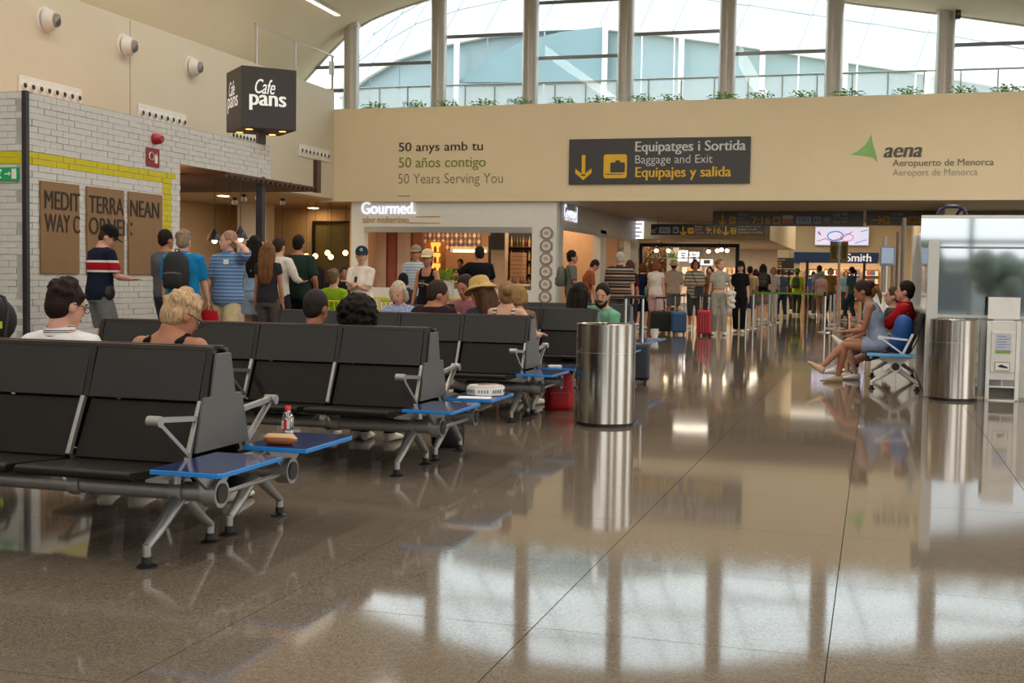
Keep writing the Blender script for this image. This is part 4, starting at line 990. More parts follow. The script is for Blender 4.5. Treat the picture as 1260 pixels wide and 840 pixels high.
def make_bench(nseat, double, alu=M_ALUB, edge=M_BLUEE, top=M_BLUET):
    """beam bench; end of the row with the little table at x = 0, seats run towards -x, one side faces -y, the other (if any) +y"""
    root = thing('beam_bench', 'x', 'bench', group='black beam benches')
    PI_ = 0.605; L = nseat * PI_
    for s in ((1, -1) if double else (1,)):
        def Y(y): return y * s
        def P(x, y, z): return (x, y * s, z)
        b = obj('beam', MB().cyl(P(-L - 0.12, -0.33, 0.278), P(0.18, -0.33, 0.278), 0.042, n=20), alu, root, 40)
        cap = obj('end_cap', MB().cyl(P(0.13, -0.33, 0.278), P(0.2, -0.33, 0.278), 0.062, n=24), alu, root, 40)
        obj('cap_disc', MB().cyl(P(0.199, -0.33, 0.278), P(0.206, -0.33, 0.278), 0.043, n=24), M_RUBBER, cap, 40)
        for x in (-0.0, -L * 0.82):
            leg = MB()
            leg.tube([P(x - 0.03, -0.33, 0.278), P(x + 0.03, -0.33, 0.278)], 0.056, 20)
            for f in (-0.585, -0.085):
                m_ = (f + 0.33)
                leg.tube([P(x, -0.33 + m_ * 0.05, 0.25), P(x, -0.33 + m_ * 0.35, 0.195), P(x, -0.33 + m_ * 0.7, 0.13), P(x, f, 0.085)], [0.036, 0.03, 0.024, 0.019], 10)
                leg.cyl(P(x, f, 0.04), P(x, f, 0.095), 0.018, n=12)
            lo = obj('leg_frame', leg, alu, root, 40)
            for f in (-0.585, -0.085):
                obj('foot', MB().lathe([(0.042, 0), (0.042, 0.006), (0.03, 0.012), (0.022, 0.016), (0.021, 0.045)], 18, P(x, f, 0)), M_RUBBER, lo, 40)
            obj('riser', MB().bar(P(x, -0.33, 0.3), P(x, -0.36, 0.385), 0.05, 0.03), alu, lo)
        for k in range(nseat):
            x1 = -0.035 - k * PI_; x0 = x1 - PI_ + 0.045
            prof = [(-0.645, 0.362), (-0.662, 0.372), (-0.66, 0.392), (-0.64, 0.402), (-0.5, 0.393), (-0.3, 0.376), (-0.215, 0.376), (-0.21, 0.345), (-0.4, 0.345), (-0.6, 0.36)]
            obj('seat', MB().prism([(y * s, z) for y, z in prof], (x0, 0, 0), (0, 1, 0), (0, 0, 1), (x1 - x0, 0, 0)), M_SEAT, root, bevel=0.006)
            pr = [(-0.252, 0.380), (-0.128, 0.636), (-0.098, 0.63), (-0.215, 0.375)]
            bk = obj('backrest', MB().prism([(y * s, z) for y, z in pr], (x0, 0, 0), (0, 1, 0), (0, 0, 1), (x1 - x0, 0, 0)), M_SEAT, root, bevel=0.005)
            pr = [(-0.142, 0.643), (-0.066, 0.872), (-0.032, 0.868), (-0.105, 0.64)]
            obj('head_panel', MB().prism([(y * s, z) for y, z in pr], (x0 - 0.004, 0, 0), (0, 1, 0), (0, 0, 1), (x1 - x0 + 0.008, 0, 0)), M_BACKU, bk, bevel=0.004)
            pr = [(-0.07, 0.868), (-0.066, 0.885), (-0.03, 0.885), (-0.028, 0.868)]
            obj('top_edge', MB().prism([(y * s, z) for y, z in pr], (x0 - 0.02, 0, 0), (0, 1, 0), (0, 0, 1), (x1 - x0 + 0.04, 0, 0)), mat('brown_top_edge', '#2a1b14', 0.4), bk)
            sb_ = obj('seat_bracket', MB().bar(P(x0 + 0.08, -0.33, 0.31), P(x0 + 0.08, -0.45, 0.358), 0.06, 0.02), alu, root, 40)
            obj('clamp_ring', MB().tube([P(x0 + 0.05, -0.33, 0.278), P(x0 + 0.11, -0.33, 0.278)], 0.052, 18), alu, sb_, 40)
        for k in range(nseat + 1):
            x = -0.012 - k * PI_
            obj('back_strut', MB().bar(P(x, -0.262, 0.39), P(x, -0.148, 0.645), 0.028, 0.022, up=(1, 0, 0)), alu, root, bevel=0.004)
            obj('gap_profile', MB().bar(P(x, -0.12, 0.64), P(x, -0.052, 0.872), 0.035, 0.03, up=(1, 0, 0)), M_EDGE, root)
            if k % 2 == 0:
                arm = MB()
                arm.bar(P(x, -0.20, 0.575), P(x, -0.50, 0.600), 0.026, 0.022, up=(0, 0, 1))
                arm.bar(P(x, -0.50, 0.592), P(x, -0.262, 0.42), 0.026, 0.018, up=(0, 0, 1))
                arm.cyl(P(x - 0.03, -0.51, 0.595), P(x + 0.03, -0.51, 0.595), 0.024, n=16)
                obj('armrest', arm, alu, root, 40)
        # little table at the end
        tb = [(0.05, -0.645), (0.36, -0.645), (0.375, -0.63), (0.375, -0.115), (0.05, -0.115)]
        tt = obj('side_table', MB().prism([(a, c * s) for a, c in tb], (0, 0, 0.398), (1, 0, 0), (0, 1, 0), (0, 0, 0.02)), edge, root, bevel=0.003)
        obj('table_top', MB().prism([(a * 0.985 + 0.002, (c + 0.38) * 0.985 * s - 0.38 * s) for a, c in tb], (0, 0, 0.4181), (1, 0, 0), (0, 1, 0), (0, 0, 0.0015)), top, tt)
        g = MB().prism([(-0.53 * s, 0.398), (-0.13 * s, 0.398), (-0.27 * s, 0.30), (-0.39 * s, 0.30)], (0.155, 0, 0), (0, 1, 0), (0, 0, 1), (0.018, 0, 0))
        g.cyl(P(0.15, -0.60, 0.36), P(0.15, -0.60, 0.398), 0.015, n=10)
        obj('table_bracket', g, alu, tt)
        obj('beam_plate', MB().box(-0.05, 0.06, min(Y(-0.52), Y(-0.2)), max(Y(-0.52), Y(-0.2)), 0.34, 0.357), alu, root)
    if double:
        obj('tie_rod', MB().cyl((0.16, -0.33, 0.265), (0.16, 0.33, 0.265), 0.011, n=10), alu, root, 40)
        pl = [(-0.235, 0.425), (0.235, 0.425), (0.165, 0.665), (0.105, 0.665), (0.062, 0.855), (-0.062, 0.855), (-0.105, 0.665), (-0.165, 0.665)]
        obj('side_plate', MB().prism(pl, (0.004, 0, 0), (0, 1, 0), (0, 0, 1), (0.016, 0, 0)), M_SIDE, root, bevel=0.003)
        obj('side_plate', MB().prism(pl, (-L - 0.02, 0, 0), (0, 1, 0), (0, 0, 1), (0.016, 0, 0)), M_SIDE, root, bevel=0.003)
    return root
bench = make_bench(4, True)
BEN = [(-2.85, 4.93, 'nearest black double bench, with bottle and tan case on its blue table'),
       (-2.755, 7.44, 'second black double bench, with white octagonal box on its blue table'),
       (-2.90, 10.35, 'third black double bench, with red backpack under its blue table'),
       (-2.93, 13.15, 'fourth black double bench, behind the tall steel bin'),
       (-3.10, 15.9, 'fifth black double bench, farthest row behind the bearded man')]
for i, (x, y, lab) in enumerate(BEN):
    o = bench if i == 0 else copy_tree(bench)
    o.location = (x, y, 0); o['label'] = lab
rb = make_bench(4, False, M_WHITEP, M_SKYT, M_SKYT)
rb.location = (0.57, 14.62, 0); rb.rotation_euler = (0, 0, -90 * D2R)
rb['label'] = 'white framed beam bench with light blue table against the grey booth'
U1, U2, U3 = BEN[0], BEN[1], BEN[2]

# ================================================================= things on and around the benches
bt = thing('water_bottle', 'clear plastic water bottle with red cap on the blue table', 'bottle', (U1[0] + 0.17, U1[1] + 0.335, 0.4205))
obj('body', MB().lathe([(0.026, 0), (0.031, 0.006), (0.031, 0.05), (0.029, 0.055), (0.031, 0.06), (0.031, 0.10), (0.029, 0.115), (0.018, 0.135), (0.0125, 0.142), (0.0125, 0.15)], 24), glass('bottle_plastic', (232, 236, 238), 0.30, 0.08), bt, 40)
obj('water', MB().lathe([(0.024, 0.003), (0.0285, 0.008), (0.0285, 0.085)], 24), glass('water_tint', (222, 228, 232), 0.06), bt, 40)
obj('cap', MB().lathe([(0.0145, 0.146), (0.0145, 0.163), (0.012, 0.167)], 20), mat('red_cap', '#d01c22', 0.35), bt, 40)
lbm = MB(); n_ = 12
for k in range(n_):
    pass
lbm.rings([[(0.0318 * math.cos(a), 0.0318 * math.sin(a), z) for a in [(-2.3 + 1.5 * j / 10) for j in range(11)]] + [(0.0312 * math.cos(a), 0.0312 * math.sin(a), z) for a in [(-2.3 + 1.5 * (10 - j) / 10) for j in range(11)]] for z in (0.06, 0.1)])
obj('label', lbm, mat('bottle_label', '#c9cfd0', 0.5), bt, 40)
lb2 = MB(); lb2.rings([[(0.0324 * math.cos(a), 0.0324 * math.sin(a), z) for a in [(-1.75 + 0.5 * j / 5) for j in range(6)]] + [(0.0316 * math.cos(a), 0.0316 * math.sin(a), z) for a in [(-1.75 + 0.5 * (5 - j) / 5) for j in range(6)]] for z in (0.055, 0.105)])
obj('red_print', lb2, mat('bottle_red_print', '#c2242a', 0.5), bt, 40)
cs = thing('soft_case', 'tan brown soft leather case lying on the blue table', 'case', (U1[0] + 0.2, U1[1] + 0.20, 0.4205), 8 * D2R)
cm = MB()
rsn = []
for k in range(9):
    x = -0.08 + 0.16 * k / 8; r = 0.026 * (1 - abs((k - 4) / 4.15) ** 9) + 0.004
    rsn.append([(x, r * 0.95 * math.cos(t), 0.024 + r * 0.86 * math.sin(t)) for t in (2 * math.pi * j / 14 for j in range(14))])
cm.rings(rsn)
obj('body', cm, mat('tan_leather', '#9a5a34', 0.45, var=0.12, bump=0.2, bscale=80), cs, 60)
fm = MB(); fm.rings([[(x * 1.01, r[0] * 1.08, 0.024 + (r[1] - 0.024) * 1.08) for x, r in zip([p[0] for p in ring], [(p[1] * 1.0, p[2]) for p in ring])][1:7] + [(p[0] * 1.0, p[1] * 0.9, p[2] * 0.93) for p in reversed(ring[1:7])] for ring in rsn])
obj('pale_flap', fm, mat('pale_leather', '#c8a070', 0.5, var=0.1), cs, 60)
# white octagonal box with papers on bench two, rear table
bx = thing('takeaway_box', 'white octagonal takeaway box printed with dark marks on the blue table', 'box', (U2[0] + 0.24, U2[1] + 0.41, 0.4205), 10 * D2R)
oc = [(math.cos(math.pi / 8 + math.pi / 4 * i), math.sin(math.pi / 8 + math.pi / 4 * i)) for i in range(8)]
q = MB(); q.rings([[(x * r, y * r, z) for x, y in oc] for r, z in ((0.118, 0), (0.13, 0.004), (0.135, 0.05), (0.128, 0.056))])
obj('tray', q, mat('white_card', '#d9d9d8', 0.6), bx)
obj('lid', MB().rings([[(x * r, y * r, z) for x, y in oc] for r, z in ((0.132, 0.056), (0.12, 0.066))]), mat('lid_grey', '#b9b4ae', 0.6), bx)
for i in range(8):
    a = math.pi / 4 * i
    for j in (-1.5, -0.5, 0.5, 1.5):
        c = Vector((math.cos(a), math.sin(a), 0)) * 0.1235; tt = Vector((-math.sin(a), math.cos(a), 0))
        p = c + tt * j * 0.02
        obj('printed_mark', MB().bar(p + Vector((0, 0, 0.022)), p + Vector((0, 0, 0.04)) + c * 0.012, 0.009, 0.003, up=c), mat('print_slate', '#5c6270', 0.6), bx)
obj('twig_cutlery', MB().tube([(-0.05, -0.02, 0.072), (0.07, 0.03, 0.075)], 0.004, 6).tube([(-0.02, 0.03, 0.075), (0.05, -0.03, 0.078)], 0.004, 6), mat('cutlery_brown', '#8a5a44', 0.6), bx)
tag(obj('paper_sheet', MB().box(-0.1, 0.12, -0.08, 0.07, 0, 0.0015), mat('paper_white', '#e3e8ee', 0.6), loc=(U2[0] + 0.22, U2[1] + 0.20, 0.4205), rz=12 * D2R), 'flat white paper sheet beside the octagonal box', 'paper')
tag(obj('paper_napkin', MB().box(-0.06, 0.06, -0.04, 0.04, 0, 0.006).box(-0.05, 0.06, -0.035, 0.045, 0.006, 0.01), mat('paper_white', '#e3e8ee', 0.6), loc=(U3[0] + 0.14, U3[1] + 0.3, 0.4205), rz=20 * D2R), 'small folded white napkin on the third bench table', 'napkin')
# red backpack under bench three
def backpack(name, label, loc, rz, col, s=1.0, strap='#151515', parent_rot=None):
    t = thing(name, label, 'backpack', loc, rz)
    body = MB(); rr = []
    for z, w, d in ((0, 0.13, 0.08), (0.03, 0.155, 0.1), (0.2, 0.16, 0.105), (0.36, 0.145, 0.09), (0.44, 0.10, 0.06), (0.46, 0.05, 0.03)):
        rr.append([(w * s * math.copysign(abs(math.cos(a)) ** 0.6, math.cos(a)), d * s * math.copysign(abs(math.sin(a)) ** 0.6, math.sin(a)), z * s) for a in (2 * math.pi * j / 20 for j in range(20))])
    body.rings(rr)
    m_ = mat('pack_' + col[1:], col, 0.7, var=0.1, bump=0.15, bscale=60)
    obj('body', body, m_, t, 50)
    pk = MB(); rr = []
    for z, w, d in ((0.03, 0.11, 0.03), (0.06, 0.125, 0.045), (0.18, 0.12, 0.045), (0.22, 0.1, 0.02)):
        rr.append([(w * s * math.copysign(abs(math.cos(a)) ** 0.6, math.cos(a)), -0.09 * s + d * s * math.copysign(abs(math.sin(a)) ** 0.6, math.sin(a)), z * s) for a in (2 * math.pi * j / 16 for j in range(16))])
    pk.rings(rr); obj('front_pocket', pk, m_, t, 50)
    obj('zip', MB().tube([(-0.11 * s, -0.132 * s, 0.19 * s), (0, -0.138 * s, 0.2 * s), (0.11 * s, -0.132 * s, 0.19 * s)], 0.005 * s, 6), mat('zip_grey', '#777777', 0.5), t)
    obj('top_handle', MB().tube([(-0.03 * s, 0.03 * s, 0.44 * s), (-0.02 * s, 0.03 * s, 0.49 * s), (0.02 * s, 0.03 * s, 0.49 * s), (0.03 * s, 0.03 * s, 0.44 * s)], 0.008 * s, 6), mat('strap_black', strap, 0.7), t)
    for x in (-0.08, 0.08):
        obj('shoulder_strap', MB().tube([(x * s, 0.07 * s, 0.42 * s), (x * s * 1.2, 0.15 * s, 0.36 * s), (x * s * 1.3, 0.16 * s, 0.2 * s), (x * s * 1.3, 0.09 * s, 0.04 * s)], 0.016 * s, 8, flat=0.4), mat('strap_black', strap, 0.7), t, 60)
    return t
backpack('backpack', 'red backpack standing on the floor under the third bench', (U3[0] + 0.12, U3[1] + 0.55, 0), 20 * D2R, '#a3101c', 0.85)
backpack('backpack', 'dark backpack on the floor behind the second bench', (U2[0] - 0.15, U2[1] + 0.75, 0), 0.5, '#15171b', 0.75)

# ================================================================= steel bins
def bin_(label, loc, r, h):
    t = thing('litter_bin', label, 'bin', loc, group='brushed steel litter bins')
    m_ = mat('bin_brushed_steel', '#b5b0a8', 0.17, 1.0, var=0.04, scale=2, aniso=0.6)
    obj('body', MB().lathe([(r, 0.03), (r, h)], 64, cap=False), m_, t, 60)
    obj('inner', MB().lathe([(r - 0.012, h), (r - 0.012, h - 0.25), (0.001, h - 0.25)], 48, cap=False), M_BLACK, t, 40)
    obj('rim', MB().lathe([(r, h - 0.004), (r + 0.002, h), (r - 0.012, h + 0.003), (r - 0.014, h - 0.006)], 64, cap=False), m_, t, 40)
    obj('plinth', MB().lathe([(r - 0.008, 0.0), (r - 0.008, 0.03), (r, 0.032)], 64), M_BLACK, t, 40)
    obj('seam_band', MB().lathe([(r + 0.0008, h * 0.72), (r + 0.0012, h * 0.721), (r + 0.0008, h * 0.723)], 64, cap=False), M_STEEL, t, 60)
    return t
bin_('tall brushed steel cylinder bin beside the third bench', (-2.145, 9.97, 0), 0.247, 0.845)
bin_('brushed steel cylinder bin in front of the grey booth', (0.815, 13.68, 0), 0.25, 0.848)

# ================================================================= dispenser stand on the right
dp = thing('sanitiser_stand', 'white hygiene dispenser stand with a printed card right of the steel bin', 'dispenser', (1.30, 13.78, 0))
obj('side_rail', MB().box(-0.165, -0.125, -0.05, 0.05, 0, 0.84), M_WHITEP, dp, bevel=0.004)
obj('side_rail', MB().box(0.125, 0.165, -0.05, 0.05, 0, 0.84), M_WHITEP, dp, bevel=0.004)
obj('cabinet', MB().box(-0.125, 0.125, -0.04, 0.05, 0.22, 0.84), mat('dispenser_white', '#d6d4cf', 0.35), dp, bevel=0.006)
obj('top_panel', MB().box(-0.16, 0.155, -0.02, 0.0, 0.86, 1.09), M_WHITEP, dp, bevel=0.004)
obj('panel_neck', MB().box(-0.1, 0.1, -0.01, 0.01, 0.83, 0.87), M_ALU, dp)
obj('front_door', MB().box(-0.12, 0.12, -0.05, -0.04, 0.30, 0.73), mat('dispenser_white', '#d6d4cf', 0.35), dp, bevel=0.004)
cd = obj('notice_card', MB().box(-0.075, 0.075, -0.054, -0.05, 0.50, 0.71), mat('card_lilac', '#b9bcd0', 0.5), dp)
obj('green_band', MB().box(-0.075, 0.075, -0.0555, -0.053, 0.505, 0.535), mat('card_green', '#6fa02c', 0.5), cd)
for k in range(5): obj('print_line', MB().box(-0.06, 0.03 + 0.03 * (k % 2), -0.0555, -0.053, 0.565 + k * 0.028, 0.572 + k * 0.028), mat('card_print', '#6d7590', 0.6), cd)
pc = obj('pictogram_frame', MB().box(-0.075, 0.07, -0.0535, -0.05, 0.32, 0.41), mat('picto_white', '#e2e0da', 0.5), dp)
for a, b in (((-0.075, 0.32), (0.07, 0.32)), ((-0.075, 0.41), (0.07, 0.41)), ((-0.075, 0.32), (-0.075, 0.41)), ((0.07, 0.32), (0.07, 0.41))):
    obj('frame_line', MB().bar((a[0], -0.0545, a[1]), (b[0], -0.0545, b[1]), 0.003, 0.004), M_BLACK, pc)
obj('hand_mark', MB().prism([(-0.05, 0.37), (-0.01, 0.385), (0.05, 0.36), (0.05, 0.345), (0.01, 0.35), (-0.03, 0.355)], (0, -0.056, 0), (1, 0, 0), (0, 0, 1), (0, 0.003, 0)), M_BLACK, pc)
obj('tray', MB().box(-0.125, 0.125, -0.05, 0.05, 0.14, 0.155).box(-0.005, 0.005, -0.04, -0.03, 0.155, 0.22), M_WHITEP, dp)
obj('base', MB().box(-0.165, 0.165, -0.05, 0.12, 0.0, 0.012), M_WHITEP, dp)
obj('drip_recess', MB().box(-0.125, 0.125, 0.03, 0.05, 0.02, 0.14), mat('recess_grey', '#5a5752', 0.5), dp)

# blue bent tube frame behind the booth
a = at(1153, 276, 20.0); 
bf = thing('bent_tube_frame', 'dark blue bent tube arch standing behind the booth', 'frame', (at(1172, 260, 20.0).x, 20.0, 0))
M_NAVYT = mat('navy_enamel', '#1d1c4a', 0.3)
x0_, x1_ = at(1154, 260, 20).x - bf.location.x, at(1189, 260, 20).x - bf.location.x; zt_ = at(1172, 254, 20).z
pts = [(x0_, 0, 0), (x0_, 0, zt_ - 0.2)] + [(x0_ + 0.14 - 0.14 * math.cos(t), 0, zt_ - 0.14 + 0.14 * math.sin(t)) for t in (0.4, 0.8, 1.2, 1.57)] + [(x1_ - 0.14 + 0.14 * math.sin(t), 0, zt_ - 0.14 + 0.14 * math.cos(t)) for t in (0.0, 0.4, 0.8, 1.2, 1.57)] + [(x1_, 0, 0)]
obj('arch', MB().tube(pts, 0.03, 10), M_NAVYT, bf, 60)
obj('brace', MB().tube([(x1_ - 0.12, 0.1, 0), (x1_ - 0.12, 0.1, zt_ - 0.1), (x1_ - 0.06, 0.02, zt_ - 0.02)], 0.028, 10), M_NAVYT, bf, 60)

# stanchions with belt
STN = [(917, 405), (926, 404), (937, 401.5), (946, 399.5), (955, 397)]
for k, (u, v) in enumerate(STN):
    p = atz(u, v)
    t = thing('belt_post', 'chrome belt barrier post, %s from the camera' % ['nearest', 'second', 'third', 'fourth', 'fifth'][k], 'barrier post', p, group='chrome belt posts in the concourse')
    obj('base', MB().lathe([(0.17, 0), (0.17, 0.012), (0.06, 0.03), (0.032, 0.04)], 20), M_STEEL, t, 40)
    obj('pole', MB().cyl((0, 0, 0.03), (0, 0, 0.95), 0.03, n=14), M_STEEL, t, 40)
    obj('head', MB().cyl((0, 0, 0.88), (0, 0, 0.98), 0.036, n=14), M_BLACK, t, 40)
p = atz(1017, 397)
for k, (u, v) in enumerate(((1014, 409), (1021, 404), (1026, 399))):
    p = atz(u, v)
    t = thing('belt_post', 'chrome belt barrier post by the seated woman, %s' % ['nearest', 'middle', 'farthest'][k], 'barrier post', p, group='chrome belt posts in the concourse')
    obj('base', MB().lathe([(0.17, 0), (0.17, 0.012), (0.06, 0.03), (0.032, 0.04)], 20), M_STEEL, t, 40)
    obj('pole', MB().cyl((0, 0, 0.03), (0, 0, 0.95), 0.03, n=14), M_STEEL, t, 40)
    obj('head', MB().cyl((0, 0, 0.88), (0, 0, 0.98), 0.036, n=14), M_BLACK, t, 40)
A_, B_ = atz(917, 405), atz(1014, 409)
tag(obj('barrier_belt', MB().bar((A_.x + 0.04, A_.y, 0.93), (B_.x - 0.04, B_.y, 0.93), 0.004, 0.05), mat('green_webbing', '#5f8f3a', 0.7)), 'green barrier belt stretched across the concourse', 'belt')
# pole with yellow boards
p = atz(1030, 404)
yp = thing('notice_pole', 'tall steel pole with two mustard notice boards', 'sign', p)
zt_ = at(1031, 297, p.y).z
obj('pole', MB().cyl((0, 0, 0), (0, 0, zt_), 0.035, n=14), M_ALU, yp, 40)
obj('base', MB().lathe([(0.22, 0), (0.22, 0.015), (0.04, 0.03)], 20), M_ALU, yp, 40)
for x0_, x1_, rz_ in ((-0.24, -0.04, 0), (0.04, 0.22, 0)):
    b_ = obj('board', MB().box(x0_, x1_, -0.02, 0.02, zt_ - 0.55, zt_), mat('mustard_board', '#8a7414', 0.5, var=0.1), yp)
    obj('print_block', MB().box(x0_ + 0.04, x1_ - 0.04, -0.024, -0.02, zt_ - 0.45, zt_ - 0.12), mat('mustard_print', '#5c4c10', 0.6), b_)
# sundry slim posts, screen and banner by the passage wall
for u, w_, z1, c, lab in ((1086, 0.05, 2.2, '#8f8f8c', 'slim grey post left of the dark pipes'), (1097, 0.04, 2.0, '#7b6a5c', 'brown upright pipe by the passage wall'), (1102, 0.03, 2.3, '#5c534c', 'thin dark upright pipe by the passage wall'), (1109, 0.045, 2.6, '#6c625a', 'dark pipe rising beside the booth')):
    p = at(u, 380, 27.0)
    t = thing('upright_post', lab, 'post', (p.x, 27.0, 0), group='upright posts by the passage wall')
    obj('shaft', MB().cyl((0, 0, 0), (0, 0, z1), w_, n=14), mat('post_' + c[1:], c, 0.45), t, 40)
    obj('collar', MB().lathe([(w_ * 1.5, 0), (w_ * 1.5, 0.03), (w_ * 1.05, 0.05)], 14), M_ALU, t, 40)
p = at(1091, 312, 26.5)
ms = thing('monitor_stand', 'small tilted monitor on a thin stand by the passage wall', 'monitor', (p.x, 26.5, 0))
obj('pole', MB().cyl((0, 0, 0), (0, 0, p.z - 0.2), 0.025, n=10), M_ALU, ms, 40)
obj('screen', MB().box(-0.13, 0.17, -0.03, 0.03, p.z - 0.25, p.z + 0.15), mat('monitor_grey', '#6d7480', 0.3), ms, bevel=0.01)
obj('display', MB().box(-0.1, 0.14, -0.035, -0.03, p.z - 0.2, p.z + 0.12), mat('monitor_lit', '#8ea0b8', 0.3, emit='#7f93b0', estr=0.3), ms)
obj('foot', MB().lathe([(0.18, 0), (0.18, 0.012), (0.03, 0.02)], 16), M_ALU, ms)
# white counter behind the man in red
p = at(1097, 395, 24)
wc = thing('white_counter', 'white counter panels standing behind the man in red', 'counter', (p.x, 24, 0))
obj('body', MB().box(-0.35, 0.5, 0, 0.5, 0, 1.0), M_WHITE, wc, bevel=0.01)
obj('worktop', MB().box(-0.4, 0.55, -0.05, 0.55, 1.0, 1.04), M_GREYW, wc)
for x in (-0.15, 0.1, 0.3): obj('panel_groove', MB().box(x, x + 0.015, -0.005, 0.002, 0.05, 0.95), M_COLUMN, wc)

# ================================================================= cases
def suitcase(label, loc, rz, w, h, d, col, handle=0.0, stripe=None, hard=True):
    t = thing('suitcase', label, 'suitcase', loc, rz, group='wheeled suitcases')
    m_ = mat('case_' + col[1:], col, 0.4 if hard else 0.75, var=0.06)
    z0 = 0.05
    obj('shell', MB().box(-w / 2, w / 2, -d / 2, d / 2, z0, z0 + h), m_, t, bevel=min(w, d) * 0.16)
    for k in range(4):
        x = -w / 2 + w * (k + 1) / 5
        obj('rib', MB().box(x - 0.01, x + 0.01, -d / 2 - 0.006, d / 2 + 0.006, z0 + 0.06, z0 + h - 0.06), mat('case_' + (stripe or col)[1:], stripe or col, 0.5), t)
    for x in (-w / 2 + 0.05, w / 2 - 0.05):
        for y in (-d / 2 + 0.04, d / 2 - 0.04):
            obj('wheel', MB().cyl((x - 0.012, y, 0.025), (x + 0.012, y, 0.025), 0.025, n=12), M_RUBBER, t, 40)
            obj('wheel_fork', MB().box(x - 0.018, x + 0.018, y - 0.015, y + 0.015, 0.03, z0 + 0.02), M_BLACK, t)
    obj('carry_handle', MB().tube([(-0.07, 0, z0 + h), (-0.06, 0, z0 + h + 0.03), (0.06, 0, z0 + h + 0.03), (0.07, 0, z0 + h)], 0.01, 6), M_BLACK, t)
    if handle:
        for x in (-0.1, 0.1): obj('pull_rod', MB().cyl((x, d / 2 - 0.04, z0 + h - 0.02), (x, d / 2 - 0.04, z0 + h + handle), 0.014, n=8), mat('pull_rod_alu', '#b9b9b8', 0.3, 0.8), t, 40)
        obj('grip', MB().box(-0.125, 0.125, d / 2 - 0.06, d / 2 - 0.02, z0 + h + handle - 0.01, z0 + h + handle + 0.03), M_BLACK, t, bevel=0.01)
    return t
p = atz(786, 474)
suitcase('navy cabin suitcase with raised silver handle behind the tall steel bin', (p.x - 0.1, p.y + 0.15, 0), 12 * D2R, 0.38, 0.43, 0.24, '#131a2c', 0.52)
p = atz(813, 410); suitcase('black soft suitcase tilted behind the woman in pink shorts', (p.x, p.y, 0), 0.2, 0.48, 0.62 * 0.72, 0.25, '#121011', 0.3, hard=False)
p = atz(835, 411.5); suitcase('blue suitcase standing left of the red one', (p.x, p.y, 0), 0.1, 0.32, 0.46, 0.26, '#1d4a78', 0.35, '#15304c')
p = atz(866, 413); suitcase('red hard suitcase with dark stripe left of the woman in grey', (p.x, p.y, 0), 0.05, 0.30, 0.52, 0.26, '#b0122a', 0.3, '#1c1416')
# little table boxes: paper cup and tablet on floor side
t = thing('pushchair', 'black folded pushchair at the left edge behind the bench', 'pushchair', at(4, 470, 8.6).xy.to_3d())
p = at(4, 400, 8.6); t.location = (p.x - 0.05, 8.6, 0)
obj('handle', MB().tube([(-0.2, 0, 0.8), (-0.05, 0, 1.02), (0.06, 0, 0.98), (0.10, 0, 0.9), (0.06, 0, 0.6)], 0.016, 8), M_BLACK, t, 60)
obj('hood', MB().ell((-0.12, 0.1, 0.78), (0.17, 0.2, 0.2)), mat('hood_black', '#0e0e10', 0.8), t, 180)
obj('frame', MB().tube([(-0.2, 0.2, 0.05), (0.02, 0, 0.75)], 0.014, 8).tube([(0.0, 0.3, 0.05), (-0.1, 0.05, 0.7)], 0.014, 8), M_BLACK, t, 60)
for x, y in ((-0.25, 0.2), (0.02, 0.3)): obj('wheel', MB().cyl((x, y, 0.08), (x + 0.03, y, 0.08), 0.08, n=18), M_RUBBER, t, 40)
obj('tag', MB().box(0.02, 0.05, -0.02, -0.01, 0.72, 0.78), mat('lime_tag', '#b8cf3a', 0.6), t)

# yellow metal cafe chairs and tables
M_YEL = mat('yellow_chair_enamel', '#c9c400', 0.4)
def cafe_chair(label, loc, rz):
    t = thing('cafe_chair', label, 'chair', loc, rz, group='yellow metal cafe chairs')
    obj('seat', MB().box(-0.2, 0.2, -0.2, 0.2, 0.44, 0.46), M_YEL, t, bevel=0.01)
    for x in (-0.19, 0.19):
        for y in (-0.19, 0.19): obj('leg', MB().cyl((x, y, 0), (x * 0.95, y * 0.95, 0.45), 0.013, n=8), M_YEL, t)
    obj('back_frame', MB().tube([(-0.19, 0.19, 0.45), (-0.19, 0.23, 0.82), (0.19, 0.23, 0.82), (0.19, 0.19, 0.45)], 0.014, 8), M_YEL, t)
    for x in (-0.11, -0.04, 0.04, 0.11): obj('back_rod', MB().cyl((x, 0.195, 0.46), (x, 0.23, 0.82), 0.009, n=6), M_YEL, t)
    return t
for (u, v), Y, rz_, lab in (((414, 362), 16.9, 0.1, 'behind the lime green shirt'), ((468, 362), 19.5, 0.2, 'beside the woman with folded arms'), ((482, 365), 20.5, -0.6, 'left of the woman with pale hair'), ((560, 372), 21.0, 0.3, 'behind the man with the buzz cut')):
    p = at(u, v, Y); cafe_chair('yellow metal cafe chair ' + lab, (p.x, Y, 0), math.pi + rz_)
for (u, Y, lab) in ((400, 21.0, 'near the lime green shirt'), (492, 21.5, 'behind the seated boy'), (560, 23.5, 'by the man in black')):
    p = at(u, 370, Y)
    t = thing('cafe_table', 'round pale cafe table ' + lab, 'table', (p.x, Y, 0), group='cafe tables')
    obj('table_top', MB().cyl((0, 0, 0.72), (0, 0, 0.75), 0.36, n=28), mat('table_beech', '#b08d60', 0.4), t, 40)
    obj('stem', MB().cyl((0, 0, 0.02), (0, 0, 0.72), 0.03, n=12), M_BLACK, t, 40)
    obj('base', MB().lathe([(0.24, 0), (0.24, 0.012), (0.04, 0.03)], 24), M_BLACK, t, 40)
p = at(550, 345, 24.0)
t = thing('planter_box', 'square white planter with a green shrub in front of the shop counter', 'planter', (p.x, 24.0, 0))
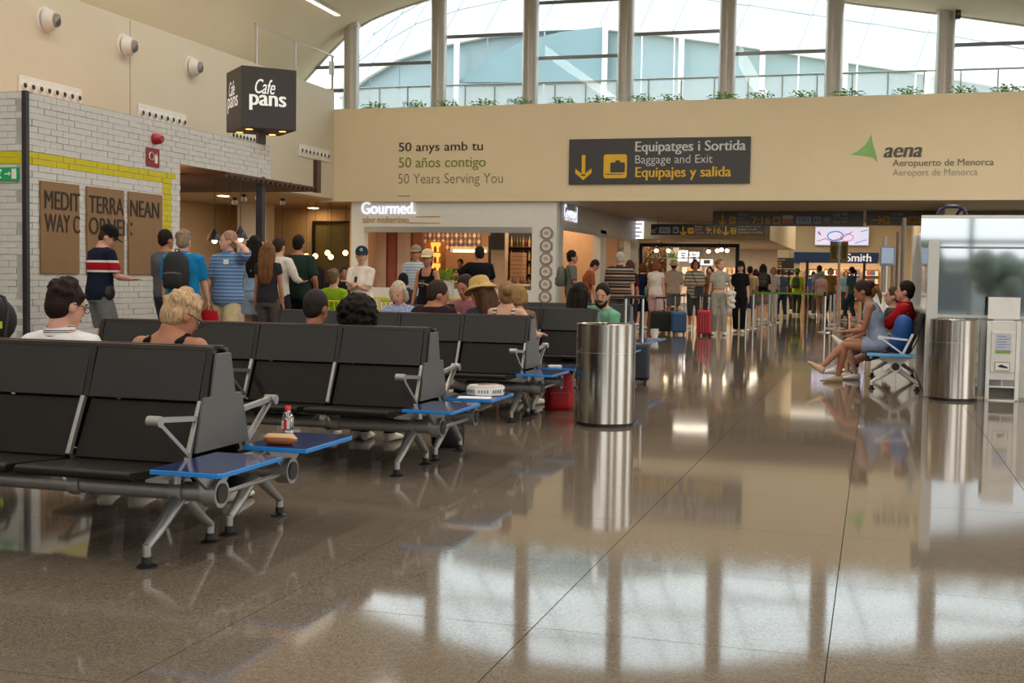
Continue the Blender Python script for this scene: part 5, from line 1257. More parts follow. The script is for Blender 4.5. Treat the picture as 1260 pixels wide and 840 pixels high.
obj('pot', MB().box(-0.12, 0.12, -0.12, 0.12, 0.0, 1.12), M_GREYW, t, bevel=0.01)
f, s_ = leaf_proto[0]
o = link('foliage', f, t, (0, 0, 1.14)); o.scale = (1.0, 1.0, 1.3)
o = link('foliage', leaf_proto[1][0], t, (0.05, 0, 1.18)); o.scale = (0.8, 1.0, 1.2)

# ================================================================= lettered signs
M_SIGND = mat('sign_charcoal', '#373536', 0.45, var=0.03)
M_YELL = mat('sign_yellow', '#e0b21c', 0.5)
M_LGREY = mat('sign_light_grey', '#c9c9c8', 0.5)
def sign_arrow(t, x, z, h, Y, m, d='down'):
    q = MB(); w = h * 0.16
    def V(a, b):
        a, b = {'down': (a, -b), 'right': (b, a), 'left': (-b, a), 'dl': ((a - b) * 0.7, (-a - b) * 0.7)}[d]
        return (x + a, Y, z + b)
    q.bar(V(0, -h / 2), V(0, h / 2 - w * 0.5), 0.006, w, up=(0, 1, 0)) if False else None
    def quad(pts): q.prism([(p[0], p[2]) for p in pts], (0, Y, 0), (1, 0, 0), (0, 0, 1), (0, 0.004, 0))
    quad([V(-w / 2, -h / 2), V(w / 2, -h / 2), V(w / 2, h * 0.4), V(-w / 2, h * 0.4)])
    quad([V(-h * 0.36, h * 0.08), V(-h * 0.36, h * 0.28), V(0, h / 2 + 0.08 * h), V(0, h * 0.36)])
    quad([V(h * 0.36, h * 0.08), V(h * 0.36, h * 0.28), V(0, h / 2 + 0.08 * h), V(0, h * 0.36)])
    wobj('arrow', q, m, t)
def rrect(w, h, r, n=5):
    pts = []
    for cx, cy, a0 in ((w / 2 - r, h / 2 - r, 0), (-w / 2 + r, h / 2 - r, 90), (-w / 2 + r, -h / 2 + r, 180), (w / 2 - r, -h / 2 + r, 270)):
        for k in range(n): a = (a0 + 90 * k / (n - 1)) * D2R; pts.append((cx + r * math.cos(a), cy + r * math.sin(a)))
    return pts
def fit(t, s, m, u0, u1, v0, v1, Y, bold=0.0, shear=0.0):
    a, b = at(u0, v1, Y), at(u1, v0, Y)
    c, d = at((u0 + u1) / 2, v1, Y), at((u0 + u1) / 2, v0, Y)
    text(s, t, m, (a.x, Y, c.z), b.x - a.x, d.z - c.z, '-Y', bold, shear, 0.004)
SGY = FY - 0.06
c_ = at(811, 197, SGY)
ms_ = thing('direction_sign', 'large charcoal baggage and exit sign on the front wall', 'sign', (c_.x, SGY, c_.z))
a, b = at(700, 198, SGY), at(923, 198, SGY); z0, z1 = at(811, 226, SGY).z, at(811, 169.5, SGY).z
wobj('panel', MB().box(a.x, b.x, SGY, FY - 0.001, z0, z1), M_SIGND, ms_, bevel=0.006)
fit(ms_, 'Equipatges i Sortida', M_LGREY, 781.5, 918, 173, 189.5, SGY, 0.022)
fit(ms_, 'Baggage and Exit', M_LGREY, 781.5, 877, 190.5, 204, SGY, -0.004)
fit(ms_, 'Equipajes y salida', M_YELL, 781.5, 900, 205, 221.5, SGY, 0.022)
p = at(718, 205, SGY); sign_arrow(ms_, p.x, p.z, 0.56, SGY - 0.005, M_YELL)
p = at(757, 204.5, SGY)
ic = wobj('baggage_icon', MB().prism(rrect(0.57, 0.57, 0.06), (p.x, SGY - 0.005, p.z), (1, 0, 0), (0, 0, 1), (0, 0.004, 0)), M_YELL, ms_)
wobj('case_pictogram', MB().prism(rrect(0.36, 0.24, 0.04), (p.x + 0.06, SGY - 0.009, p.z - 0.03), (1, 0, 0), (0, 0, 1), (0, 0.003, 0))
     .prism(rrect(0.12, 0.05, 0.02), (p.x + 0.06, SGY - 0.009, p.z + 0.115), (1, 0, 0), (0, 0, 1), (0, 0.003, 0))
     .box(p.x - 0.22, p.x + 0.2, SGY - 0.009, SGY - 0.006, p.z - 0.2, p.z - 0.18), M_SIGND, ic)
an = thing('anniversary_lettering', 'three lines of anniversary lettering on the front wall', 'lettering', tuple(at(555, 200, FY - 0.005)))
WYY = FY - 0.004
fit(an, '50 anys amb tu', mat('letter_dark_brown', '#33271c', 0.6), 490.5, 594.5, 174.5, 189, WYY, 0.01)
fit(an, '50 años contigo', mat('letter_olive', '#7d8a33', 0.6), 490.5, 598, 193, 209.5, WYY, 0.01)
fit(an, '50 Years Serving You', mat('letter_taupe', '#8b7a63', 0.6), 490, 619, 213, 229.5, WYY, -0.006)
p = at(497, 241, WYY); wobj('dash', MB().box(p.x - 0.16, p.x + 0.16, FY - 0.008, FY, p.z - 0.012, p.z + 0.012), mat('letter_ochre', '#a08c5a', 0.6), an)
ae = thing('airport_logo', 'green triangle logo with grey airport name on the front wall', 'logo', tuple(at(1135, 195, FY - 0.005)))
def pp(u, v): q = at(u, v, WYY); return (q.x, q.z)
wobj('green_triangle', MB().prism([pp(1046.5, 190), pp(1055, 186), pp(1063, 180), pp(1069, 172), pp(1072, 165), pp(1074, 176), pp(1078, 190), pp(1080, 199), pp(1073, 193), pp(1060, 191)], (0, FY - 0.012, 0), (1, 0, 0), (0, 0, 1), (0, 0.011, 0)), mat('logo_green', '#83b868', 0.5, var=0.15, scale=1.5), ae)
M_LG = mat('letter_slate', '#6b675c', 0.6); M_LG2 = mat('letter_pale_slate', '#9b9484', 0.6)
fit(ae, 'aena', mat('letter_dark_slate', '#55524b', 0.6), 1087, 1135, 181, 193.5, WYY, 0.035, 0.25)
fit(ae, 'Aeropuerto de Menorca', M_LG, 1098, 1223, 195.5, 206.5, WYY, 0.008)
fit(ae, 'Aeroport de Menorca', M_LG2, 1098, 1203, 207.5, 218.5, WYY, 0.0)
# hanging signs in the passage
def hang(label, u0, u1, v0, v1, Y, dim):
    a, b = at(u0, (v0 + v1) / 2, Y), at(u1, (v0 + v1) / 2, Y); um = (u0 + u1) / 2
    z0, z1 = at(um, v1, Y).z, at(um, v0, Y).z
    t = thing('hanging_sign', label, 'sign', ((a.x + b.x) / 2, Y, z0), group='hanging direction signs in the passage')
    wobj('panel', MB().box(a.x, b.x, Y, Y + 0.12, z0, z1), mat('sign_dim_%s' % dim[1:], dim, 0.35, var=0.03), t, bevel=0.005)
    for x in (a.x + 0.2, b.x - 0.2): wobj('hanger', MB().box(x - 0.015, x + 0.015, Y + 0.04, Y + 0.08, z1, (3.1 if Y < 40 else 4.9)), M_ALU, t)
    return t
M_DY = mat('sign_dull_yellow', '#b8901c', 0.5); M_DG = mat('sign_dull_grey', '#9b9b9b', 0.5); M_BLU = mat('sign_blue_tile', '#8fa0b4', 0.5)
def icon(t, u0, u1, v0, v1, Y, m, s=None, m2=None):
    um = (u0 + u1) / 2; a, b = at(u0, (v0 + v1) / 2, Y), at(u1, (v0 + v1) / 2, Y)
    z0, z1 = at(um, v1, Y).z, at(um, v0, Y).z
    wobj('icon_tile', MB().prism(rrect(b.x - a.x, z1 - z0, 0.03, 3), ((a.x + b.x) / 2, Y - 0.006, (z0 + z1) / 2), (1, 0, 0), (0, 0, 1), (0, 0.005, 0)), m, t)
    if s: text(s, t, m2 or M_SIGND, (a.x + (b.x - a.x) * 0.15, Y - 0.007, z0 + (z1 - z0) * 0.2), (b.x - a.x) * 0.7, (z1 - z0) * 0.6, '-Y', 0.01, 0, 0.003)
Y1 = 37.0
h1 = hang('hanging charcoal sign with gates 9:16, left of the wider grey signs', 801, 942, 275.8, 289.2, Y1, '#2d2b2b')
p = at(805.5, 283, Y1); sign_arrow(h1, p.x, p.z, 0.2, Y1 - 0.005, M_DG, 'dl')
icon(h1, 811, 825, 279, 287, Y1, M_BLU, 'WC', M_SIGND); icon(h1, 828, 835, 279, 287, Y1, M_BLU, 'i', M_SIGND)
p = at(840.5, 283.5, Y1); sign_arrow(h1, p.x, p.z, 0.26, Y1 - 0.005, M_YELL); icon(h1, 846, 853.5, 280, 287.5, Y1, M_YELL, '>', M_SIGND)
fit(h1, 'Portes', M_LGREY, 855, 864, 276.8, 280, Y1); fit(h1, 'Gates', M_LGREY, 855, 863, 280.6, 283.3, Y1); fit(h1, 'Puertas', M_YELL, 855, 866, 284, 287.3, Y1)
fit(h1, '9:16', M_YELL, 868.5, 887.5, 279.3, 287.3, Y1, 0.02)
p = at(893, 283.5, Y1); sign_arrow(h1, p.x, p.z, 0.26, Y1 - 0.005, M_YELL); icon(h1, 899, 906, 280, 287.5, Y1, M_YELL, '=', M_SIGND)
fit(h1, 'Equipatges i sortida', M_LGREY, 908.5, 936, 277, 280, Y1); fit(h1, 'Baggage and exit', M_LGREY, 908.5, 931, 280.8, 283.6, Y1); fit(h1, 'Equipajes y salida', M_YELL, 908.5, 938, 284.3, 287.6, Y1)
Y2 = 33.0
h2 = hang('wide grey hanging sign with gates 7:16 and service icons', 877, 1062.5, 259.5, 278, Y2, '#4c4843')
p = at(889, 270, Y2); sign_arrow(h2, p.x, p.z, 0.26, Y2 - 0.005, M_DY); icon(h2, 897, 905.5, 266.5, 275.5, Y2, M_DY, '>', M_SIGND)
fit(h2, 'Portes', M_DG, 908, 920, 261.5, 265.5, Y2); fit(h2, 'Gates', M_DG, 908, 917, 267, 270, Y2); fit(h2, 'Puertas', M_DY, 908, 921, 271.5, 275, Y2)
fit(h2, '7:16', M_DY, 925, 948, 266.5, 275.5, Y2, 0.015); icon(h2, 951, 960, 266.5, 275.5, Y2, M_DY, 'i', M_SIGND)
icon(h2, 962.5, 976, 264.8, 269.5, Y2, mat('tile_pale_green', '#a8aa9a', 0.5)); icon(h2, 962.5, 976, 270, 274.5, Y2, mat('tile_pale_red', '#b56a60', 0.5))
icon(h2, 979.5, 998, 266.5, 275, Y2, M_BLU, 'S.EH', M_SIGND); icon(h2, 1001, 1010, 266.5, 275, Y2, M_BLU, 'B', M_SIGND); icon(h2, 1013, 1022, 266.5, 275, Y2, mat('tile_slate', '#6f6d74', 0.5), 'VIP', M_DG)
fit(h2, 'Sala VIP', M_DG, 1025, 1043, 261.5, 265.5, Y2); fit(h2, 'VIP lounge', M_DG, 1025, 1043, 266.5, 270, Y2); fit(h2, 'Sala VIP', M_DG, 1025, 1043, 271, 274.5, Y2)
h3 = hang('wide grey hanging sign with gates 05 and 06, cut by the booth', 1066, 1262, 259, 277.5, Y2, '#4c4843')
p = at(1079, 270.5, Y2); sign_arrow(h3, p.x, p.z, 0.26, Y2 - 0.005, M_DY, 'right'); icon(h3, 1086, 1095, 266, 275.5, Y2, M_DY, '>', M_SIGND)
fit(h3, 'Portes', M_DG, 1098, 1111, 261, 265, Y2); fit(h3, 'Gates', M_DG, 1098, 1108, 266, 269.5, Y2)
icon(h3, 1116.5, 1132.5, 266.5, 275, Y2, M_DY, '05', M_SIGND); icon(h3, 1134.5, 1150.5, 266.5, 275, Y2, M_DY, '06', M_SIGND)
Y3 = 56.0
h4 = hang('small dark far sign with yellow arrow left of the blue fascia', 932, 977, 317, 330, Y3, '#2d2b2b')
p = at(938, 323, Y3); sign_arrow(h4, p.x, p.z, 0.2, Y3 - 0.005, M_YELL, 'right'); icon(h4, 941, 946.5, 319.5, 324.5, Y3, M_YELL)
fit(h4, 'Baggage and exit', M_LGREY, 948, 966, 318.5, 321, Y3); fit(h4, 'Equipajes', M_YELL, 948, 962, 321.8, 324.5, Y3); fit(h4, '01:06', M_YELL, 950, 962, 325.3, 328.5, Y3)
h5 = hang('small dark far sign with white round mark under the arrow sign', 945, 977, 331, 338, 57.5, '#231d18')
fit(h5, 'sunglass', M_LGREY, 963, 976, 331.5, 336, 57.5, 0.02)
# ================================================================= people
SKIN = {'fair': '#c79a82', 'tan': '#a9745a', 'pink': '#cf9c88', 'dark': '#7a4f3b'}
def skin(k): return mat('skin_' + k, SKIN[k], 0.5, var=0.06, scale=10, spec=0.3)
def cloth(c, rough=0.9): return mat('cloth_' + c[1:], c, rough, var=0.10, scale=14, bump=0.25, bscale=18, spec=0.2)
def hairm(c):
    nm = 'hair_' + c[1:]
    if nm in _M: return _M[nm]
    m = mat(nm, c, 0.62, var=0.45, scale=1.0, bump=0.9, bscale=1.0, spec=0.18)
    n = m.node_tree.nodes; L = m.node_tree.links     # fine strands that run down the head
    tc = [k for k in n if k.type == 'TEX_COORD'][0]
    mp = n.new('ShaderNodeMapping'); mp.inputs['Scale'].default_value = (130, 130, 14)
    L.new(tc.outputs['Object'], mp.inputs[0])
    for k in n:
        if k.type == 'TEX_NOISE': L.new(mp.outputs[0], k.inputs['Vector'])
    return m
def ik(a, t, l1, l2, pole):
    d = t - a; L = max(0.02, min(d.length, (l1 + l2) * 0.999)); d = d.normalized(); t = a + d * L
    x = (l1 * l1 - l2 * l2 + L * L) / (2 * L); h = math.sqrt(max(0, l1 * l1 - x * x))
    p = pole - d * pole.dot(d); p = p.normalized() if p.length > 1e-5 else d.orthogonal().normalized()
    return a + d * x + p * h, t
def body_obj(name, mb, m, parent, vox, extra=None, extra_m=None, smooth_it=3):
    me = bpy.data.meshes.new(name); me.from_pydata(mb.v, [], mb.f); me.materials.append(m)
    bm = bmesh.new(); bm.from_mesh(me); bmesh.ops.recalc_face_normals(bm, faces=bm.faces); bm.to_mesh(me); bm.free()
    o = link(name, me, parent)
    r = o.modifiers.new('remesh', 'REMESH'); r.mode = 'VOXEL'; r.voxel_size = vox; r.use_smooth_shade = True
    s = o.modifiers.new('smooth', 'SMOOTH'); s.iterations = smooth_it; s.factor = 0.5
    PENDING.append(('body', o, name, extra, [extra_m or m], None))
    return o
def person(label, loc, yaw, h=1.72, sex='m', sk='fair', wide=1.0, lean=0.0, side=0.0, head=(0, 0), hl=None, hr=None, sit=None, slump=0.0,
           feet=None, knees=None, top='#888888', top_mat=None, sleeve=0.45, hem=-0.06, tank=False, bottom='#444444', blen=1.0, flare=1.0, skirt=None, shoes='#d8d4cc', hair=('short', '#3a2a1e'),
           hat=None, topz=None, neck=0.048, collar=None, glasses=False, lod=1, name='person', elbow=None, group=None, bare=0.0):
    """yaw 0 faces away from the camera (+y); hands and feet are targets in the body's own frame (metres at 1.75 m height)"""
    s = h / 1.75
    t = thing(name, label, 'person', loc, yaw * D2R, group)
    vox = (0.0105, 0.014, 0.02)[lod] * (1.0 if lod else 0.8)
    M3 = Matrix
    hipz = 0.93 if sit is None else sit / s + 0.085
    pel = Vector((0, 0, hipz))
    tl = Matrix.Rotation(-lean * D2R, 3, 'X') @ Matrix.Rotation(side * D2R, 3, 'Y')
    R_, F_, U_ = tl @ Vector((1, 0, 0)), tl @ Vector((0, 1, 0)), tl @ Vector((0, 0, 1))
    k = 1 - slump
    if topz is not None:
        cur = hipz + U_.z * 0.535 * k + 0.247 + neck; need = cur - topz / s
        if sit is not None:
            dk = min(max(need, -0.05), 0.075); k -= dk / (0.535 * max(0.5, U_.z)); pel.z -= (need - dk)
    fem = sex == 'f'
    prof = [(-0.11, 0.13, 0.10), (-0.05, 0.165, 0.118), (0.02, 0.168, 0.12), (0.10, 0.152, 0.11), (0.20, 0.148, 0.106), (0.32, 0.165, 0.116), (0.41, 0.172, 0.115), (0.47, 0.155, 0.098), (0.505, 0.10, 0.078), (0.54, 0.06, 0.062)]
    if fem: prof = [(-0.11, 0.135, 0.105), (-0.05, 0.17, 0.122), (0.02, 0.165, 0.12), (0.10, 0.14, 0.102), (0.19, 0.124, 0.095), (0.31, 0.142, 0.118), (0.40, 0.146, 0.10), (0.46, 0.132, 0.086), (0.5, 0.085, 0.066), (0.54, 0.05, 0.052)]
    prof = [(a * 1.07 if a > 0 else a, b * wide if a < 0.48 else b * 1.12, c * (wide if a < 0.4 else 1)) for a, b, c in prof]
    def trunk(q, z0, z1, off, fl=1.0, cut=99):
        rs = []
        zs = [p[0] for p in prof]
        steps = 9
        for i in range(steps + 1):
            z = z0 + (z1 - z0) * i / steps
            if z <= zs[0]: w, d = prof[0][1:]
            elif z >= zs[-1]: w, d = prof[-1][1:]
            else:
                for (a, wa, da), (b, wb, db) in zip(prof, prof[1:]):
                    if a <= z <= b: f = (z - a) / (b - a); w, d = wa + (wb - wa) * f, da + (db - da) * f; break
            g = 1 + (fl - 1) * max(0, 1 - (z - z0) / 0.45)
            c = pel + U_ * (z * k) + (F_ * -0.012 if 0.3 < z < 0.48 else Vector())
            rs.append([c + R_ * ((w * g + off) * math.cos(a)) + F_ * ((d * g + off) * math.sin(a)) for a in (2 * math.pi * j / 20 for j in range(20))])
        q.rings(rs)
    B = MB()
    trunk(B, -0.11, 0.575, -0.006)
    nb_ = pel + U_ * (0.535 * k)
    hy, hp = head
    hm = tl @ Matrix.Rotation(hy * D2R, 3, 'Z') @ Matrix.Rotation(-hp * D2R, 3, 'X')
    if lean < 0: hm = Matrix.Rotation(hy * D2R, 3, 'Z') @ Matrix.Rotation((-hp + max(-lean * 0.3, 0) * 0) * D2R, 3, 'X')
    hm = hm * 1.08
    hc = nb_ + U_ * neck + hm @ Vector((0, 0.018, 0.112))
    B.tube([nb_ - U_ * 0.04, nb_ + U_ * 0.05, hc + hm @ Vector((0, -0.02, -0.05))], [0.075, 0.058 if not fem else 0.049, 0.054 if not fem else 0.047], 14)
    H_ = lambda x, y, z: hc + hm @ Vector((x, y, z))
    B.ell(H_(0, -0.012, 0.018), (0.074, 0.096, 0.1), 18, 12, hm)
    B.ell(H_(0, 0.018, -0.035), (0.064, 0.074, 0.082), 16, 10, hm)
    B.ell(H_(0, 0.05, -0.085), (0.038, 0.038, 0.03), 12, 8, hm)
    B.tube([H_(0, 0.078, 0.02), H_(0, 0.1, -0.018), H_(0, 0.09, -0.034)], [0.010, 0.015, 0.013], 8)
    for x in (-1, 1): B.ell(H_(x * 0.074, -0.012, -0.012), (0.012, 0.024, 0.032), 10, 7, hm)
    sx = (0.172 if not fem else 0.15) * (0.5 + wide * 0.5)
    sh = {-1: nb_ - U_ * 0.06 - R_ * sx, 1: nb_ - U_ * 0.06 + R_ * sx}
    arms = {}
    extra = MB()
    for sd, tgt in ((-1, hl), (1, hr)):
        a = sh[sd]
        tg = Vector(tgt) if tgt is not None else a + Vector((sd * 0.07, 0.05, -0.56))
        pole = Vector(elbow[sd]) if elbow and sd in elbow else Vector((sd * 0.5, -0.8, -0.35))
        e, w = ik(a, tg, 0.29, 0.255, pole)
        arms[sd] = (a, e, w)
        f = 0.9 if fem else 1.0; f *= (0.6 + 0.4 * wide)
        B.ell(a, 0.055 * f, 12, 8)
        B.tube([a - R_ * sd * 0.06 + U_ * 0.01, a, a.lerp(e, 0.35), a.lerp(e, 0.7), e, e.lerp(w, 0.25), e.lerp(w, 0.65), w], [0.05 * f, 0.056 * f, 0.05 * f, 0.043 * f, 0.038 * f, 0.041 * f, 0.034 * f, 0.026 * f], 12)
        d = (w - e).normalized()
        sidev = d.cross(Vector((0, 0, 1)) if abs(d.z) < 0.85 else F_).normalized()
        if abs(d.z) >= 0.85: sidev = F_ - d * F_.dot(d); sidev.normalize()
        nrm = d.cross(sidev)
        pc = w + d * 0.05
        Rm = Matrix((sidev, nrm, d)).transposed()
        B.ell(pc, (0.038, 0.018, 0.052), 12, 8, Rm)
        inward = nrm if nrm.dot(R_ * -sd) > 0 else -nrm
        for i, (o_, L) in enumerate(((0.030, 0.062), (0.011, 0.074), (-0.009, 0.07), (-0.028, 0.055))):
            b0 = pc + d * 0.035 + sidev * o_
            k1 = b0 + d * L * 0.5 + inward * 0.008; k2 = k1 + (d * 0.75 + inward * 0.6).normalized() * L * 0.5
            extra.tube([b0, k1, k2], [0.0095, 0.0085, 0.0065], 7)
        b0 = pc + sidev * 0.03 - d * 0.02; k1 = b0 + (sidev * 0.7 + d * 0.6 + inward * 0.3).normalized() * 0.035
        extra.tube([b0, k1, k1 + (d + sidev * 0.2 + inward * 0.3).normalized() * 0.03], [0.011, 0.0095, 0.0075], 7)
    legs = {}
    for sd in (-1, 1):
        hip = pel + Vector((sd * 0.088 * (0.7 + 0.3 * wide), 0, -0.03))
        if feet: ft = Vector(feet[0 if sd < 0 else 1])
        elif sit is not None: ft = Vector((sd * 0.11, 0.50, 0.075))
        else: ft = Vector((sd * 0.10, 0.0, 0.075))
        kp = Vector(knees[0 if sd < 0 else 1]) if knees else Vector((sd * 0.1, 1, 0.25 if sit is not None else 0))
        kn, an_ = ik(hip, ft, 0.425, 0.425, kp)
        legs[sd] = (hip, kn, an_)
        f = (0.75 + 0.25 * wide)
        B.tube([hip + Vector((0, 0, 0.03)), hip.lerp(kn, 0.12), hip.lerp(kn, 0.5), hip.lerp(kn, 0.85), kn, kn.lerp(an_, 0.15), kn.lerp(an_, 0.35), kn.lerp(an_, 0.75), an_], [0.085 * f, 0.088 * f, 0.075 * f, 0.058 * f, 0.055 * f, 0.053 * f, 0.055 * f, 0.038 * f, 0.035 * f], 14)
        fdir = Vector((0, 1, 0)) if not feet or len(feet[0]) < 4 else None
        fd = Vector((sd * 0.15, 1, 0)).normalized()
        shank = (an_ - kn).normalized()
        if an_.z > 0.14: fd = (fd - shank * fd.dot(shank) * 0.9).normalized()
        dn = Vector((0, 0, -1)) if an_.z <= 0.14 else (shank - fd * shank.dot(fd)).normalized()
        sv = fd.cross(dn).normalized()
        SHO = MB()
        rs = []
        for y, w_, hh, z in ((-0.065, 0.02, 0.025, 0.0), (-0.055, 0.033, 0.045, 0.012), (0.0, 0.038, 0.052, 0.018), (0.06, 0.042, 0.036, 0.004), (0.12, 0.047, 0.027, -0.004), (0.165, 0.038, 0.02, -0.008), (0.185, 0.018, 0.012, -0.012)):
            c = an_ + fd * y + dn * (0.04 - z)
            rs.append([c + sv * (w_ * math.cos(a)) - dn * (hh * max(math.sin(a), -0.034 / max(hh, 0.001) * 1.0 if False else math.sin(a))) for a in (2 * math.pi * j / 14 for j in range(14))])
        SHO.rings(rs); SHO.v = [tuple(Vector(p) * s) for p in SHO.v]
        obj('shoe', SHO, cloth(shoes), t, 60)
    for q in (B, extra): q.v = [tuple(Vector(p) * s) for p in q.v]
    body_obj('body', B, skin(sk), t, vox, extra, skin(sk))
    # clothing ------------------------------------------------------------
    tm = top_mat or cloth(top)
    T = MB(); off = 0.016 if lod else 0.014
    if tank:
        trunk(T, hem, 0.42, off, flare)
        for sd in (-1, 1):
            T.tube([nb_ - U_ * 0.12 + R_ * sd * 0.10 + F_ * 0.09, nb_ - U_ * 0.0 + R_ * sd * 0.095 + F_ * 0.02, nb_ - U_ * 0.03 + R_ * sd * 0.10 - F_ * 0.07, nb_ - U_ * 0.14 + R_ * sd * 0.10 - F_ * 0.10], 0.024, 8)
    else:
        trunk(T, hem, 0.548 - bare, off, flare)
        for sd in (-1, 1):
            a, e, w = arms[sd]
            f = (0.9 if fem else 1.0) * (0.6 + 0.4 * wide)
            pts = [a - R_ * sd * 0.07 + U_ * 0.012, a + U_ * 0.002]; rr = [0.07 * f, 0.08 * f]
            L1 = min(sleeve, 0.5) / 0.5
            pts += [a.lerp(e, L1 * 0.5), a.lerp(e, L1)]; rr += [0.074 * f, 0.068 * f if sleeve <= 0.5 else 0.052 * f]
            if sleeve > 0.5:
                L2 = (sleeve - 0.5) / 0.5; pts += [e.lerp(w, L2 * 0.5), e.lerp(w, L2)]; rr += [0.05 * f, 0.04 * f]
            T.tube(pts, rr, 14)
    T.v = [tuple(Vector(p) * s) for p in T.v]
    body_obj('shirt' if not tank else 'tank_top', T, tm, t, vox, smooth_it=4)
    if collar:
        cm_ = MB(); c0 = nb_ + U_ * 0.012
        rs = [[c0 + U_ * dz + R_ * (r * math.cos(a)) + F_ * (r * 1.05 * math.sin(a)) for a in (2 * math.pi * j / 20 for j in range(20))] for r, dz in ((0.092, -0.028), (0.083, 0.012), (0.072, 0.034), (0.066, 0.03), (0.066, -0.02))]
        cm_.rings(rs, cap=False); cm_.v = [tuple(Vector(p) * s) for p in cm_.v]
        obj('collar', cm_, cloth(collar) if isinstance(collar, str) else collar, t, 60)
    if skirt is None:
        Q = MB()
        trunk(Q, -0.12, 0.06, 0.010 if hem < 0.03 else 0.012)
        for sd in (-1, 1):
            hip, kn, an_ = legs[sd]; f = (0.75 + 0.25 * wide)
            n1 = min(blen, 0.5) / 0.5
            w2 = 1.0 if blen > 0.5 else 1.12
            pts = [hip + Vector((0, 0, 0.05)), hip.lerp(kn, 0.1), hip.lerp(kn, n1 * 0.5), hip.lerp(kn, n1)]; rr = [0.092 * f, 0.1 * f, 0.094 * f * w2, (0.085 if blen > 0.5 else 0.096) * f * w2 * (0.92 if n1 == 1 else 1)]
            if blen > 0.5:
                n2 = (blen - 0.5) / 0.5; pts += [kn.lerp(an_, n2 * 0.5), kn.lerp(an_, n2 * 0.98)]; rr += [0.072 * f, 0.068 * f]
            Q.tube(pts, rr, 14)
        Q.v = [tuple(Vector(p) * s) for p in Q.v]
        body_obj('trousers' if blen > 0.6 else 'shorts', Q, cloth(bottom), t, vox, smooth_it=4)
    # head things -----------------------------------------------------------
    hk, hcx = hair
    if hk != 'bald':
        G = MB()
        G.ell(H_(0, -0.024, 0.03), (0.083, 0.098, 0.103), 18, 12, hm)
        if hk == 'short': G.ell(H_(0, -0.055, -0.015), (0.073, 0.055, 0.075), 14, 9, hm)
        if hk in ('bob', 'long', 'pony', 'bun', 'tousled'): G.ell(H_(0, -0.05, -0.01), (0.08, 0.066, 0.085), 14, 9, hm)
        if hk == 'tousled':
            rnd = random.Random(hash(label) % 999)
            rnd = random.Random(len(label))
            for i in range(26):
                a, b = rnd.uniform(0, 6.28), rnd.uniform(0.1, 1.5)
                p = Vector((0.078 * math.cos(a) * math.cos(b), -0.024 + 0.093 * math.sin(a) * math.cos(b), 0.03 + 0.1 * math.sin(b)))
                G.ell(H_(*p), (0.024, 0.024, 0.02), 8, 6, hm)
        if hk == 'bob':
            for x in (-1, 1): G.tube([H_(x * 0.06, 0.0, 0.06), H_(x * 0.082, -0.005, 0.0), H_(x * 0.08, -0.01, -0.07), H_(x * 0.066, 0.0, -0.10)], [0.035, 0.034, 0.036, 0.02], 10)
            G.ell(H_(0, -0.055, -0.055), (0.085, 0.05, 0.06), 14, 9, hm)
        if hk == 'long':
            b0 = nb_ - F_ * 0.105
            for x in (-0.055, 0, 0.055):
                G.tube([H_(x, -0.06, 0.05), H_(x * 1.25, -0.09, -0.06), b0 + R_ * x * 1.3 - U_ * 0.04, b0 + R_ * x * 1.3 - U_ * 0.2, b0 + R_ * x * 0.9 - U_ * 0.32], [0.05, 0.05, 0.048, 0.044, 0.02], 10)
            for x in (-1, 1): G.tube([H_(x * 0.05, 0.02, 0.07), H_(x * 0.08, -0.01, 0.0), H_(x * 0.08, -0.03, -0.09), nb_ + R_ * x * 0.09 - F_ * 0.03 - U_ * 0.06], [0.03, 0.03, 0.034, 0.02], 9)
        if hk == 'pony':
            G.tube([H_(0, -0.1, 0.03), H_(0, -0.15, 0.01), H_(0, -0.16, -0.08), H_(0, -0.13, -0.2)], [0.03, 0.034, 0.032, 0.012], 10)
        if hk == 'bun':
            G.ell(H_(0, -0.125, 0.03), 0.052, 12, 9); G.ell(H_(0.03, -0.12, 0.06), 0.03, 10, 7)
        if hk == 'curly':
            rnd = random.Random(5); G.ell(H_(0, -0.045, 0.025), (0.138, 0.122, 0.138), 16, 10, hm)
            for i in range(330):
                a, b = rnd.uniform(0, 6.28), math.asin(rnd.uniform(-0.8, 1))
                if math.sin(a) * math.cos(b) > 0.35 and b < 0.65: continue
                p = Vector((0.15 * math.cos(a) * math.cos(b), -0.035 + 0.145 * math.sin(a) * math.cos(b), 0.0 + 0.15 * math.sin(b)))
                G.ell(H_(*(p * rnd.uniform(0.9, 1.03))), rnd.uniform(0.014, 0.024), 7, 5)
        G.v = [tuple(Vector(p) * s) for p in G.v]
        body_obj('hair', G, hairm(hcx), t, min(vox, 0.012), smooth_it=2)
